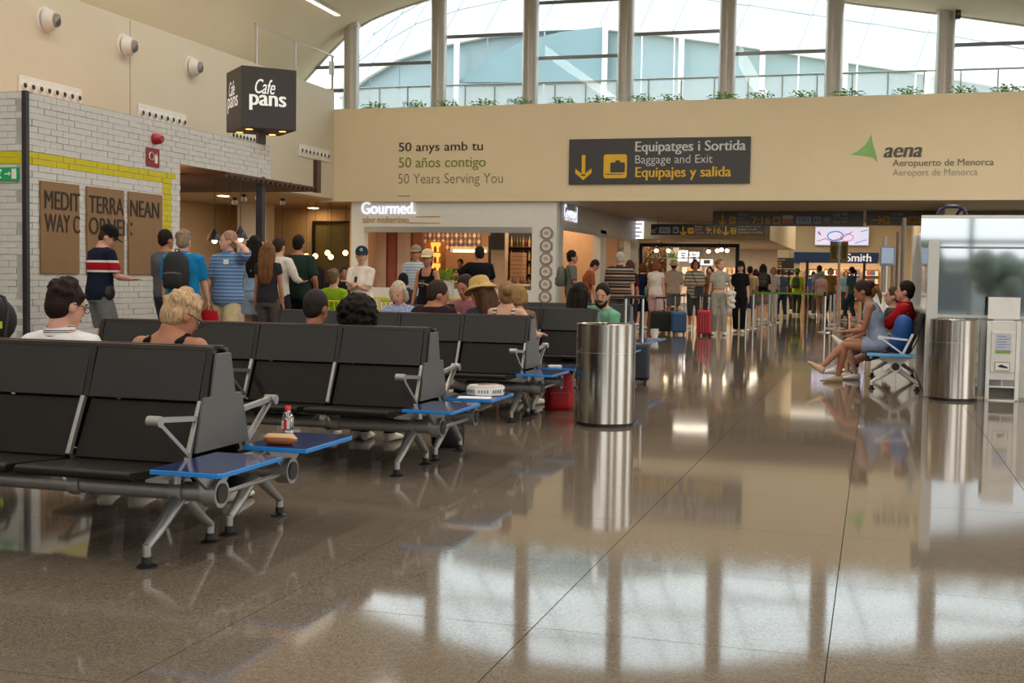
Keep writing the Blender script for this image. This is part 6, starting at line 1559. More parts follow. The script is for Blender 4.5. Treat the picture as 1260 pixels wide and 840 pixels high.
    if hat:
        hk2, hc2 = hat
        G = MB()
        if hk2 == 'cap':
            rs = []
            for z, r in ((0.035, 1.0), (0.07, 0.98), (0.1, 0.88), (0.125, 0.66), (0.14, 0.35), (0.146, 0.06)):
                rs.append([H_(0.09 * r * math.cos(a), -0.018 + 0.108 * r * math.sin(a), z) for a in (2 * math.pi * j / 22 for j in range(22))])
            G.rings(rs)
            Bm = MB(); up = []; lo = []
            arcn = 11
            inn = [(0.085 * math.cos(a), -0.018 + 0.103 * math.sin(a)) for a in (math.pi * (0.12 + 0.76 * j / (arcn - 1)) for j in range(arcn))]
            out = [(0.085 * math.cos(a), 0.035 + 0.13 * math.sin(a)) for a in (math.pi * (0.05 + 0.9 * j / (arcn - 1)) for j in range(arcn))]
            vs = [H_(x, y, 0.05) for x, y in inn] + [H_(x, y, 0.03) for x, y in out] + [H_(x, y, 0.044) for x, y in inn] + [H_(x, y, 0.024) for x, y in out]
            n_ = arcn
            fs = [(i, i + 1, n_ + i + 1, n_ + i) for i in range(n_ - 1)] + [(2 * n_ + i, 3 * n_ + i, 3 * n_ + i + 1, 2 * n_ + i + 1) for i in range(n_ - 1)] + [(n_ + i, n_ + i + 1, 3 * n_ + i + 1, 3 * n_ + i) for i in range(n_ - 1)] + [(0, n_, 3 * n_, 2 * n_), (n_ - 1, 3 * n_ - 1, 4 * n_ - 1, 2 * n_ - 1)]
            Bm.add(vs, fs); Bm.v = [tuple(Vector(p) * s) for p in Bm.v]
            G.v = [tuple(Vector(p) * s) for p in G.v]
            c_o = obj('cap', G, cloth(hc2), t, 60); obj('peak', Bm, cloth(hc2), c_o, 60)
        else:
            rs = []
            br = 0.155 if hk2 == 'straw' else 0.14
            for r, z in ((br, 0.012), (br, 0.019), (0.115, 0.05), (0.1, 0.066), (0.095, 0.1), (0.08, 0.13), (0.05, 0.145), (0.01, 0.148)):
                rs.append([H_(r * math.cos(a) * 0.95, -0.02 + r * 1.05 * math.sin(a), z + (0.012 * math.cos(2 * a) if r > 0.12 else 0)) for a in (2 * math.pi * j / 28 for j in range(28))])
            G.rings(rs); G.v = [tuple(Vector(p) * s) for p in G.v]
            obj('hat', G, cloth(hc2), t, 50)
    # face
    for x in (-1, 1):
        E = MB()
        E.ell(H_(x * 0.031, 0.083, 0.004), (0.0125, 0.008, 0.008), 8, 6, hm, 0)
        E.ell(H_(x * 0.031, 0.0895, 0.004), (0.0058, 0.004, 0.0062), 8, 6, hm, 1)
        E.v = [tuple(Vector(p) * s) for p in E.v]
        obj('eye', E, [mat('eye_white', '#8f8278', 0.3), mat('eye_iris', '#2b1d15', 0.3)], t, 180)
        E = MB().tube([H_(x * 0.016, 0.091, 0.022), H_(x * 0.032, 0.089, 0.027), H_(x * 0.048, 0.079, 0.021)], 0.0038, 6)
        E.v = [tuple(Vector(p) * s) for p in E.v]
        obj('eyebrow', E, hairm(hcx if hk != 'bald' else '#6b5848'), t, 180)
    E = MB().tube([H_(-0.024, 0.083, -0.062), H_(0, 0.0935, -0.06), H_(0.024, 0.083, -0.062)], [0.004, 0.0075, 0.004], 8)
    E.v = [tuple(Vector(p) * s) for p in E.v]
    obj('lips', E, mat('lip_tone', '#9a5a50', 0.5), t, 180)
    if glasses:
        E = MB()
        for x in (-1, 1):
            pts = [H_(x * 0.033 + 0.024 * math.cos(a), 0.1, 0.0 + 0.018 * math.sin(a)) for a in (2 * math.pi * j / 12 for j in range(13))]
            E.tube(pts, 0.0025, 6, cap=False)
            E.tube([H_(x * 0.057, 0.1, 0.006), H_(x * 0.08, 0.05, 0.006), H_(x * 0.083, -0.02, 0.004)], 0.003, 6)
        E.tube([H_(-0.01, 0.101, 0.006), H_(0.01, 0.101, 0.006)], 0.0025, 6)
        E.v = [tuple(Vector(p) * s) for p in E.v]
        obj('glasses', E, M_BLACK, t, 60)
    info = dict(t=t, s=s, arms=arms, legs=legs, nb=nb_, hc=hc, H=H_, R=R_, F=F_, U=U_, pel=pel, k=k, trunk=trunk)
    return info
def world(I, p):
    t = I['t']; return t.matrix_basis @ (Vector(p) * I['s'])
def attach(I, name, mb, m, smooth=50):
    mb.v = [tuple(Vector(p) * I['s']) for p in mb.v]
    return obj(name, mb, m, I['t'], smooth)
def carried(I, name, label, cat, mb, m, smooth=50, group=None):
    """something carried: a thing of its own, given in the body's frame"""
    t = I['t']; mb.v = [tuple(t.matrix_basis @ (Vector(p) * I['s'])) for p in mb.v]
    return tag(obj(name, mb, m, None, smooth), label, cat, group)
def worn_pack(I, label, col, s=1.0):
    nb_, F_, U_, R_ = I['nb'], I['F'], I['U'], I['R']
    o = I['t'].matrix_basis @ ((nb_ - F_ * 0.21 - U_ * 0.43) * I['s'])
    t = backpack('backpack', label, o, I['t'].rotation_euler.z, col, s)
    return t
def hand(I, sd):
    a, e, w = I['arms'][sd]; return w + (w - e).normalized() * 0.09

# ---------------------------------------------------------------- back rows of the benches (seated, backs to the camera)
def seat_at(u, Yc, side, Y=None):
    return at(u, 380, Yc + side * 0.38).x
I = person('seated man from behind with dark hair and white polo, on the nearest bench', (seat_at(82, U1[1], 1), U1[1] + 0.40, 0), 0, 1.60, 'm', 'pink', 1.0, lean=-10, head=(-22, 16), sit=0.40, slump=0.04,
           top='#dcdcdc', sleeve=0.4, bottom='#3a3f4a', collar=bands('polo_collar', 'Z', [(0, '#d8d8d8'), (0.35, '#20222c'), (0.5, '#d8d8d8'), (0.65, '#20222c'), (0.8, '#d8d8d8')], 0, 1, period=0.028),
           hair=('tousled', '#241712'), topz=at(80, 345, 5.2).z, glasses=True, lod=0, hl=(-0.14, 0.30, 0.62), hr=(0.14, 0.30, 0.62))
I = person('seated woman from behind with short blonde hair and black strap, nearest bench', (seat_at(206, U1[1], 1), U1[1] + 0.40, 0), 0, 1.58, 'f', 'tan', 1.36, lean=0, head=(-30, 30), sit=0.40, neck=0.015,
           top='#0d0d0e', tank=True, hem=-0.06, bottom='#111114', hair=('tousled', '#b99a78'), topz=at(215, 355, 5.2).z, glasses=True, lod=0, hl=(-0.16, 0.26, 0.60), hr=(0.22, 0.22, 0.58))
I = person('seated man from behind with dark grey hair on the second bench', (seat_at(388, U2[1], 1), U2[1] + 0.42, 0), 0, 1.62, 'm', 'tan', 1.0, lean=-8, head=(-10, 10), sit=0.40, slump=0.02,
           top='#20242c', bottom='#33363c', hair=('short', '#2a2420'), topz=at(388, 357, 7.8).z, lod=0, hl=(-0.15, 0.3, 0.62), hr=(0.15, 0.3, 0.62))
I = person('seated woman from behind with big black curly hair on the second bench', (seat_at(434, U2[1], 1), U2[1] + 0.42, 0), 0, 1.52, 'f', 'tan', 1.0, lean=-6, side=6, head=(0, 8), sit=0.40, neck=0.0,
           top='#3b2c2a', tank=True, bottom='#26262a', hair=('curly', '#17100d'), topz=at(437, 367, 7.8).z, lod=0, hl=(-0.15, 0.3, 0.62), hr=(0.2, 0.25, 0.6))
I = person('seated man from behind with buzz cut and maroon shirt on the third bench', (seat_at(533, U3[1], 1), U3[1] + 0.42, 0), -25, 1.70, 'm', 'tan', 1.3, lean=-2, head=(-30, 16), sit=0.40, neck=0.012,
           top='#27161a', bottom='#26262a', hair=('short', '#33251c'), topz=at(535, 345, 10.7).z, lod=1, hl=(-0.14, 0.34, 0.72), hr=(0.12, 0.34, 0.72))
I = person('seated woman from behind with blonde bun and striped top on the third bench', (seat_at(622, U3[1], 1), U3[1] + 0.42, 0), -8, 1.62, 'f', 'fair', 1.12, lean=0, head=(30, 6), sit=0.40, neck=0.0,
           top_mat=bands('striped_linen', 'Z', [(0, '#c9bda6'), (0.62, '#1d1a1c')], 0, 1, period=0.034), tank=True, bottom='#9a8f7c', hair=('bun', '#8a6a48'), topz=at(620, 347, 10.7).z, lod=1, hl=(-0.15, 0.3, 0.64), hr=(0.28, 0.2, 0.75))
# fourth bench, facing the camera
U4 = BEN[3]; U5 = BEN[4]
I = person('elderly seated woman with white bob and blue patterned blouse', (at(492, 380, U4[1] - 0.4).x, U4[1] - 0.42, 0), 178, 1.68, 'f', 'pink', 1.15, lean=-4, head=(0, 24), sit=0.40,
           top_mat=spots('blue_floral', '#7f90b8', '#c9cedd', 60, 0.35), bottom='#5c6278', hair=('bob', '#b9ab93'), topz=at(490, 345, 12.7).z, lod=1, hl=(-0.1, 0.34, 0.66), hr=(0.1, 0.34, 0.66))
I = person('seated man facing the camera in mauve shirt looking at his phone', (at(578, 380, U4[1] - 0.4).x, U4[1] - 0.42, 0), 165, 1.76, 'm', 'tan', 1.05, lean=2, head=(0, 22), sit=0.40,
           top='#8a5560', bottom='#2c2c33', hair=('short', '#2c1f18'), topz=at(570, 337, 12.7).z, lod=1, hl=(-0.06, 0.34, 0.82), hr=(0.08, 0.34, 0.82))
h_ = hand(I, 1); carried(I, 'phone', 'dark phone held by the man in the mauve shirt', 'phone', MB().box(h_.x - 0.1, h_.x + 0.04, h_.y - 0.005, h_.y + 0.005, h_.z - 0.03, h_.z + 0.04), M_BLACK)
I = person('seated woman in straw hat and navy spotted shirt with long brown hair', (at(594, 380, U3[1] + 0.95).x, U3[1] + 1.05, 0), 60, 1.74, 'f', 'fair', 1.0, lean=4, head=(10, 14), sit=0.40,
           top_mat=spots('navy_dots', '#131a2e', '#8f98a8', 45, 0.14), bottom='#39404e', hair=('long', '#4a3020'), hat=('straw', '#b99a60'), topz=at(592, 342, 11.4).z, lod=1, hl=(-0.1, 0.32, 0.7), hr=(0.1, 0.32, 0.7))
I = person('seated person with wavy blonde hair beside the striped top', (at(641, 380, U4[1] - 0.3).x, U4[1] - 0.42, 0), 20, 1.62, 'f', 'fair', 1.0, sit=0.42, top='#7a5a4a', bottom='#3a3a3e', hair=('bob', '#9a7a50'), topz=at(637, 350, 12.7).z, lod=1)
I = person('seated woman from behind with long black hair and maroon top', (at(714, 380, U4[1] + 0.42).x, U4[1] + 0.42, 0), -10, 1.70, 'f', 'tan', 1.0, lean=-4, head=(-10, 4), sit=0.40,
           top='#2c1216', sleeve=0.9, bottom='#26262a', hair=('long', '#150d0c'), topz=at(712, 348, 13.5).z, lod=1, hl=(-0.15, 0.3, 0.64), hr=(0.15, 0.3, 0.64))
I = person('bearded seated man in pale green shirt turning towards the camera', (at(741, 380, U4[1] + 0.55).x, U4[1] + 0.62, 0), 150, 1.70, 'm', 'fair', 1.05, lean=10, side=-8, head=(25, 6), sit=0.40,
           top='#6fa888', bottom='#2c2c33', hair=('short', '#1d1512'), topz=at(740, 348, 13.7).z, lod=1, hl=(-0.1, 0.3, 0.66), hr=(0.05, 0.32, 0.66))
bd = MB(); H_ = I['H']
bd.tube([H_(-0.06, 0.035, -0.05), H_(-0.045, 0.068, -0.09), H_(0, 0.085, -0.108), H_(0.045, 0.068, -0.09), H_(0.06, 0.035, -0.05)], [0.016, 0.021, 0.024, 0.021, 0.016], 10)
bd.tube([H_(-0.03, 0.085, -0.045), H_(0, 0.097, -0.042), H_(0.03, 0.085, -0.045)], 0.007, 8)
attach(I, 'beard', bd, hairm('#1d1512'))

# ---------------------------------------------------------------- queue at the kiosk
I = person('standing man in black cap, navy shirt with red band and grey shorts', (-9.24, 13.06, 0), -28, 1.78, 'm', 'pink', 1.2, lean=3, head=(-35, 28), top_mat=bands('navy_red_band', 'Z', [(0, '#141b2e'), (1.20, '#d9d6d2'), (1.222, '#a81426'), (1.318, '#d9d6d2'), (1.345, '#141b2e')], 0.8, 1.6),
           sleeve=0.42, hem=-0.1, bottom='#6d6e70', blen=0.46, shoes='#cfcfcf', hair=('short', '#3a2a20'), hat=('cap', '#101012'), lod=1, hl=(-0.2, 0.12, 0.86), hr=(0.12, 0.34, 1.1))
h_ = hand(I, 1); carried(I, 'phone', 'phone held by the man in the black cap', 'phone', MB().box(h_.x - 0.035, h_.x + 0.035, h_.y - 0.05, h_.y + 0.08, h_.z + 0.0, h_.z + 0.008), mat('phone_green', '#4a5a3c', 0.4))
carried(I, 'waist_pouch', 'small black pouch at the hip of the man in the cap', 'pouch', MB().ell((0.2, 0.03, 0.93), (0.03, 0.07, 0.09)), M_BLACK, 180)
I = person('man with dark hair in grey shirt leaning by the kraft poster', (at(207, 300, 14.2).x - 0.05, 14.2, 0), -20, 1.76, 'm', 'tan', 1.0, head=(0, 4), top='#5c6066', sleeve=0.45, bottom='#3c3f46', hair=('short', '#1d1512'), lod=1)
I = person('grey haired man in bright blue polo carrying a black backpack', (-8.15, 13.2, 0), 8, 1.71, 'm', 'fair', 1.28, head=(-8, 6), top='#1273a8', sleeve=0.45, hem=-0.1, bottom='#8c7f66', blen=0.48, hair=('tousled', '#8a7862'), collar='#1273a8', lod=1, hr=(0.26, 0.2, 0.84))
worn_pack(I, 'black backpack with grey zip on the man in the blue polo', '#141417', 0.98)
h_ = hand(I, 1); q = MB(); rr = []
for z, w_, d_ in ((-0.42, 0.11, 0.05), (-0.36, 0.13, 0.07), (-0.12, 0.12, 0.06), (-0.05, 0.10, 0.03)): rr.append([(h_.x + w_ * math.cos(a), h_.y + d_ * math.sin(a), h_.z + z) for a in (2 * math.pi * j / 16 for j in range(16))])
q.rings(rr).tube([(h_.x - 0.06, h_.y, h_.z - 0.06), (h_.x, h_.y, h_.z + 0.02), (h_.x + 0.06, h_.y, h_.z - 0.06)], 0.01, 6)
carried(I, 'tote_bag', 'red cloth bag hanging beside the man in the blue polo', 'bag', q, cloth('#a01420'))
I = person('man in blue checked shirt and beige shorts shading his eyes', (-7.85, 13.75, 0), 168, 1.73, 'm', 'pink', 1.25, lean=-2, head=(-42, -2), top_mat=bands('blue_check', 'Z', [(0, '#5d7fa8'), (0.45, '#3c5a86'), (0.7, '#8aa3c0')], 0, 1, period=0.045),
           sleeve=0.45, hem=-0.12, flare=1.05, bottom='#b9a988', blen=0.5, hair=('short', '#9a7a66'), collar='#4f72a0', lod=1, hl=(-0.21, 0.03, 1.60), hr=(0.3, 0.1, 0.84), elbow={-1: (-1, 0.5, -0.3)})
attach(I, 'name_badge', MB().box(-0.13, -0.05, 0.128, 0.136, 1.34, 1.40), M_SIGNW, None)
I = person('woman with long black hair in bandeau top and ripped denim shorts', (-8.75, 16.1, 0), 20, 1.75, 'f', 'tan', 0.98, head=(0, 0), top='#7f9cb8', tank=False, sleeve=0.02, bare=0.19, hem=0.02, bottom='#8fa3b5', blen=0.34, flare=1.05, hair=('long', '#120d0c'), lod=1)
I = person('woman with long light brown hair in dark top and grey leggings', (at(330, 320, 15.2).x, 15.2, 0), 5, 1.63, 'f', 'tan', 0.98, top='#2c2c30', sleeve=0.2, bottom='#55504e', blen=1.0, hair=('long', '#6d4a2c'), lod=1)
I = person('blonde woman half hidden behind the light brown haired woman', (at(321, 300, 16.8).x, 16.8, 0), 10, 1.68, 'f', 'fair', 1.0, top='#b99a80', bottom='#55504e', hair=('bob', '#a5814e'), lod=1)
I = person('man in white shirt with black strap and backpack in the queue', (at(343, 320, 16.2).x, 16.2, 0), -12, 1.73, 'm', 'fair', 1.0, head=(5, 0), top='#cfc9c0', sleeve=0.8, bottom='#26262c', hair=('short', '#33241a'), lod=1, hr=(0.2, 0.3, 1.12))
attach(I, 'shoulder_strap', MB().tube([(-0.1, 0.13, 1.2), (-0.09, 0.06, 1.455), (-0.09, -0.06, 1.44), (0.0, -0.15, 1.25)], 0.02, 8), M_BLACK)
I = person('man from behind in dark green shirt and black shorts at the cafe', (at(367, 320, 16.6).x, 16.6, 0), 4, 1.78, 'm', 'tan', 1.18, head=(0, 2), top='#1e2f26', sleeve=0.45, hem=-0.1, bottom='#0e0f12', blen=0.48, hair=('short', '#120d0c'), lod=1, hr=(0.24, 0.12, 0.95))
I = person('seated person from behind in lime green jacket in the cafe', (at(411, 370, 17.4).x, 17.4, 0), -10, 1.72, 'm', 'fair', 1.1, lean=-2, sit=0.46, top='#7ea01c', sleeve=0.95, bottom='#33363c', hair=('tousled', '#6b5640'), topz=at(405, 332, 17.4).z, lod=2)
I = person('seated dark haired person in black beside the lime green jacket', (at(392, 370, 21.8).x, 21.8, 0), 30, 1.76, 'f', 'tan', 1.0, sit=0.46, top='#1a1a1e', bottom='#26262a', hair=('long', '#1d1410'), lod=2)
I = person('seated dark haired person behind the lime green jacket', (at(424, 370, 22.6).x, 22.6, 0), 200, 1.74, 'm', 'tan', 1.0, sit=0.46, top='#202026', bottom='#26262a', hair=('short', '#1d1410'), lod=2)
I = person('woman with folded arms in navy cap and white shirt', (-6.72, 15.35, 0), 172, 1.58, 'f', 'fair', 1.2, head=(28, 0), top='#d8cfc4', sleeve=0.42, hem=-0.1, flare=1.08, bottom='#d3cabb', blen=1.0, hair=('pony', '#3a281c'), hat=('cap', '#16283a'), lod=1,
           hl=(0.06, 0.20, 1.22), hr=(-0.06, 0.235, 1.18), elbow={-1: (-0.7, -0.2, -1), 1: (0.7, -0.2, -1)})
attach(I, 'sunglasses', MB().tube([(0.0, 0.152, 1.32), (0.01, 0.16, 1.24)], [0.022, 0.02], 8), M_BLACK)
cap_e = MB(); H_ = I['H']
for k_ in range(16):
    a, b = 2 * math.pi * k_ / 16, 2 * math.pi * (k_ + 1) / 16
    cap_e.bar(H_(0.02 * math.cos(a), 0.092, 0.085 + 0.02 * math.sin(a)), H_(0.02 * math.cos(b), 0.092, 0.085 + 0.02 * math.sin(b)), 0.004, 0.004)
for a in (90, 210, 330): cap_e.bar(H_(0, 0.093, 0.085), H_(0.02 * math.cos(a * D2R), 0.093, 0.085 + 0.02 * math.sin(a * D2R)), 0.004, 0.004)
attach(I, 'cap_emblem', cap_e, M_SIGNW, None)
I = person('woman in beige cap and black tank top holding a cup', (-6.08, 16.2, 0), 176, 1.57, 'f', 'tan', 1.0, head=(6, 4), top='#0f0e10', tank=True, hem=-0.06, bottom='#2c4a6a', blen=1.0, hair=('pony', '#2a1c14'), hat=('cap', '#c9b48e'), lod=1, hl=(-0.12, 0.3, 1.22), hr=(0.22, 0.1, 0.86))
h_ = hand(I, -1); carried(I, 'paper_cup', 'dark cup held by the woman in the beige cap', 'cup', MB().lathe([(0.028, -0.06), (0.038, 0.05)], 14, (h_.x, h_.y, h_.z)), mat('cup_dark', '#1f2a1c', 0.5))
carried(I, 'shoulder_bag', 'red bag at the side of the woman in the beige cap', 'bag', MB().ell((-0.2, -0.06, 1.12), (0.04, 0.09, 0.14)), cloth('#7a1420'), 180)
I = person('man in pale checked shirt and cap behind the woman in the tank top', (at(512, 310, 20.0).x, 20.0, 0), 182, 1.72, 'm', 'tan', 1.05, top_mat=bands('pale_check', 'Z', [(0, '#8fa0b0'), (0.5, '#b9c2ca')], 0, 1, period=0.05), sleeve=0.45, bottom='#3a3f4a', hair=('short', '#2a1c14'), hat=('cap', '#8a7a60'), lod=1)
I = person('dark haired boy seated at the cafe table', (at(497, 360, 19.2).x, 19.2, 0), 70, 1.52, 'm', 'tan', 0.95, sit=0.46, head=(0, 10), top='#2a2a30', bottom='#26262a', hair=('bob', '#140f0d'), lod=1)
I = person('man in black shirt with arms reaching forward at the shop counter', (at(590, 320, 20.6).x, 20.6, 0), 28, 1.74, 'm', 'tan', 1.08, head=(10, 4), top='#0e0e12', sleeve=0.4, hem=-0.1, bottom='#1c1c22', hair=('short', '#1a120e'), lod=1, hl=(-0.42, 0.32, 1.22), hr=(0.2, 0.35, 1.1))
I = person('shop assistant in dark apron behind the serving counter', (at(566, 330, 33.0).x, 33.05, 0), 180, 1.70, 'm', 'tan', 1.0, head=(0, 10), top='#2a221e', bottom='#1c1c22', hair=('short', '#1a120e'), lod=2, hl=(-0.15, 0.3, 1.1), hr=(0.15, 0.3, 1.1))
# ---------------------------------------------------------------- walkers by the passage
I = person('curly dark haired walker in grey shirt with pack by the side shop', (at(703, 330, 24.6).x, 24.6, 0), -70, 1.76, 'm', 'tan', 0.98, head=(0, 2), top='#5f6056', sleeve=0.45, bottom='#6d6a5c', blen=0.9, hair=('tousled', '#140f0d'), lod=1, feet=((-0.1, 0.22, 0.075), (0.1, -0.2, 0.09)), hr=(0.2, 0.25, 1.0))
worn_pack(I, 'olive grey backpack on the curly haired walker', '#54564c', 0.9)
I = person('person in rust shirt bending beside the curly haired walker', (at(720, 340, 26.0).x, 26.0, 0), -60, 1.66, 'f', 'tan', 1.05, lean=14, head=(0, 24), top='#8a4a30', sleeve=0.45, bottom='#3a3430', hair=('short', '#1a120e'), lod=2)
I = person('grey haired man from behind in multicoloured striped polo', (at(763, 320, 24.0).x, 24.0, 0), 4, 1.74, 'm', 'pink', 1.36, head=(-12, 4), top_mat=bands('multi_stripe_polo', 'Z', [(0, '#15171f'), (0.3, '#7d6248'), (0.5, '#15171f'), (0.68, '#6d7686'), (0.84, '#a58258')], 0, 1, period=0.13), sleeve=0.46, hem=-0.12,
           bottom='#4a4b4c', blen=0.5, hair=('short', '#a29a92'), collar='#2c4a44', lod=1)
I = person('person in maroon top half hidden by the striped polo man', (at(775, 330, 26.6).x, 26.6, 0), -10, 1.62, 'f', 'tan', 1.0, top='#3f1220', bottom='#26262a', hair=('bob', '#4a2c1c'), lod=2)
I = person('red haired woman in navy dress behind the woman in pink shorts', (at(791, 330, 29.5).x, 29.5, 0), 8, 1.60, 'f', 'fair', 1.02, top='#141a2c', bottom='#141a2c', blen=0.5, hair=('bob', '#5c3418'), lod=2)
I = person('woman from behind with auburn hair, white top and pale pink shorts', (at(807, 340, 29.3).x, 29.3, 0), -4, 1.66, 'f', 'fair', 1.08, top='#cfc3b8', sleeve=0.15, bottom='#c9a4a2', blen=0.5, hair=('bob', '#7a4628'), lod=2, feet=((-0.1, 0.08, 0.075), (0.1, -0.06, 0.075)))
carried(I, 'shoulder_bag', 'sage green shoulder bag on the woman in pink shorts', 'bag', MB().ell((-0.24, 0.02, 0.98), (0.05, 0.12, 0.15)), cloth('#5f7a66'), 180)
I = person('person from behind in pale hat, cream shirt and grey shorts', (at(829, 340, 33.0).x, 33.0, 0), 10, 1.72, 'm', 'tan', 1.08, top='#c0ab98', sleeve=0.45, hem=-0.08, bottom='#6d6a68', blen=0.44, hair=('short', '#3a281c'), hat=('bucket', '#c9ba9a'), lod=2, hr=(0.1, 0.3, 1.15))
I = person('woman in striped shirt with black crossbody bag facing the camera', (at(855, 340, 31.0).x, 31.0, 0), 190, 1.72, 'f', 'tan', 1.2, head=(10, 0), top_mat=bands('cream_stripe', 'Z', [(0, '#b3a68c'), (0.66, '#5c5648')], 0, 1, period=0.085), sleeve=0.5, hem=-0.16, bottom='#3a3a38', blen=0.7, hair=('bob', '#3a2a1e'), lod=2, hl=(-0.1, 0.26, 1.1), hr=(0.16, 0.25, 1.08))
carried(I, 'crossbody_bag', 'black crossbody bag on the woman in the striped shirt', 'bag', MB().box(-0.22, -0.0, 0.16, 0.24, 0.82, 1.08).bar((-0.1, 0.17, 1.05), (0.1, 0.13, 1.48), 0.02, 0.012), M_BLACK, None)
I = person('woman in grey crop top and wide grey trousers carrying a white jacket', (-3.36, 27.5, 0), 196, 1.68, 'f', 'fair', 0.98, head=(30, 2), top='#9c958a', sleeve=0.3, hem=0.14, bottom='#8f8c82', blen=1.0, hair=('bun', '#8a5c36'), lod=1, feet=((-0.11, 0.1, 0.075), (0.11, -0.06, 0.075)), hl=(-0.24, 0.16, 1.0), hr=(0.24, -0.04, 0.84))
h_ = hand(I, -1); q = MB()
for i in range(14):
    rnd = random.Random(i); q.ell((h_.x - 0.02 + rnd.uniform(-0.05, 0.05), h_.y + rnd.uniform(-0.05, 0.05), h_.z + 0.06 - i * 0.026), (0.075, 0.055, 0.05), 10, 7)
t_ = carried(I, 'folded_jacket', 'white crumpled jacket over the arm of the woman in grey', 'jacket', q, cloth('#c9c4bc'), 180)
r_ = t_.modifiers.new('remesh', 'REMESH'); r_.mode = 'VOXEL'; r_.voxel_size = 0.014; r_.use_smooth_shade = True
I = person('woman in black shirt, black trousers and black cap facing the camera', (-3.08, 29.2, 0), 182, 1.66, 'f', 'fair', 1.0, head=(0, 4), top='#0d0f10', sleeve=0.42, hem=-0.1, bottom='#0c0c0e', blen=1.0, hair=('long', '#2a1810'), hat=('cap', '#141416'), lod=1, feet=((-0.09, 0.1, 0.075), (0.09, -0.08, 0.075)))
I = person('person in tan shirt partly hidden behind the striped shirt woman', (at(873, 360, 36.0).x, 36.0, 0), 170, 1.60, 'f', 'tan', 1.0, top='#6a4a3a', bottom='#33302e', hair=('bob', '#2a1c14'), lod=2)
# ---------------------------------------------------------------- far crowd
FAR = [(922, 34.5, 8, 1.62, 'm', '#b59a78', '#4a5a70', 0.5, ('short', '#1d140f'), None, 'man from behind in tan shirt and blue shorts by the belt posts'),
       (929, 41.0, 0, 1.60, 'f', '#8a5c44', '#33363c', 0.5, ('bob', '#5c3a20'), None, 'small far figure in brown between the tan shirt and the black pack'),
       (938, 37.5, 6, 1.72, 'f', '#23242a', '#7a6a5c', 0.4, ('long', '#100c0b'), None, 'far woman with long black hair wearing a black backpack'),
       (951, 40.5, 170, 1.66, 'f', '#d3cbc0', '#d8d3ca', 1.0, ('bob', '#a5713e'), None, 'far blonde woman in white by the belt posts'),
       (962, 43.0, 30, 1.64, 'f', '#4f5f78', '#33404e', 1.0, ('short', '#6d4a34'), None, 'far figure in blue grey dress'),
       (980, 45.2, -8, 1.66, 'm', '#a9c021', '#3b3c24', 1.0, ('short', '#3a281c'), ('bucket', '#4a6a34'), 'far man in green hat and neon yellow shirt'),
       (1007, 45.0, 40, 1.80, 'm', '#8a90a0', '#5c5648', 1.0, ('short', '#2a1c14'), None, 'far man in grey leaning beside the pink shirt'),
       (1010, 42.6, 0, 1.58, 'f', '#c99a92', '#b08a70', 0.7, ('short', '#7a8a70'), None, 'far figure in pale pink patterned shirt'),
       (1021, 46.0, 190, 1.72, 'f', '#8a6a3a', '#3a3a44', 0.9, ('bob', '#6d4a2c'), None, 'far woman in ochre scarf facing the camera'),
       (1047, 40.0, 60, 1.70, 'f', '#3f5a60', '#2c3a44', 0.9, ('pony', '#1d120e'), None, 'far woman in teal patterned dress by the notice pole'),
       (1000, 50.0, 0, 1.62, 'm', '#2c4a78', '#26262a', 1.0, ('short', '#2a1c14'), None, 'far small figure in blue at the book shop door'),
       (970, 51.0, 20, 1.66, 'm', '#26262a', '#26262a', 1.0, ('short', '#2a1c14'), None, 'far dark figure behind the man in the green hat'),
       (1040, 52.0, 180, 1.68, 'f', '#6a8fa0', '#3a3a44', 1.0, ('bob', '#3a281c'), None, 'far figure in light blue inside the book shop mouth')]
for u, Y, yw, h, sx_, tp, bt_, bl_, hr_, ht, lab in FAR:
    I = person(lab, (at(u, 370, Y).x, Y, 0), yw, h, sx_, 'fair' if sx_ == 'f' else 'tan', 1.05, top=tp, bottom=bt_, blen=bl_, hair=hr_, hat=ht, lod=2, feet=((-0.1, 0.12, 0.075), (0.1, -0.1, 0.075)), hem=-0.08, group='travellers far down the concourse')
    if 'backpack' in lab:
        worn_pack(I, 'black backpack on the far woman with long hair', '#101012', 1.05)
        h_ = hand(I, -1); carried(I, 'shopping_bag', 'bright green bag held by the far woman with the black backpack', 'bag', MB().ell((h_.x, h_.y, h_.z - 0.12), (0.07, 0.13, 0.14)).tube([(h_.x, h_.y - 0.07, h_.z - 0.04), (h_.x, h_.y, h_.z + 0.02), (h_.x, h_.y + 0.07, h_.z - 0.04)], 0.01, 6), cloth('#1f9a58'), 180)
    if 'neon' in lab:
        worn_pack(I, 'dark green backpack on the far man in neon yellow', '#3c4020', 0.9)
        carried(I, 'shoulder_bag', 'brown shoulder bag of the far man in the green hat', 'bag', MB().ell((-0.27, 0.05, 0.95), (0.14, 0.08, 0.14)), cloth('#5c2f1c'), 180)
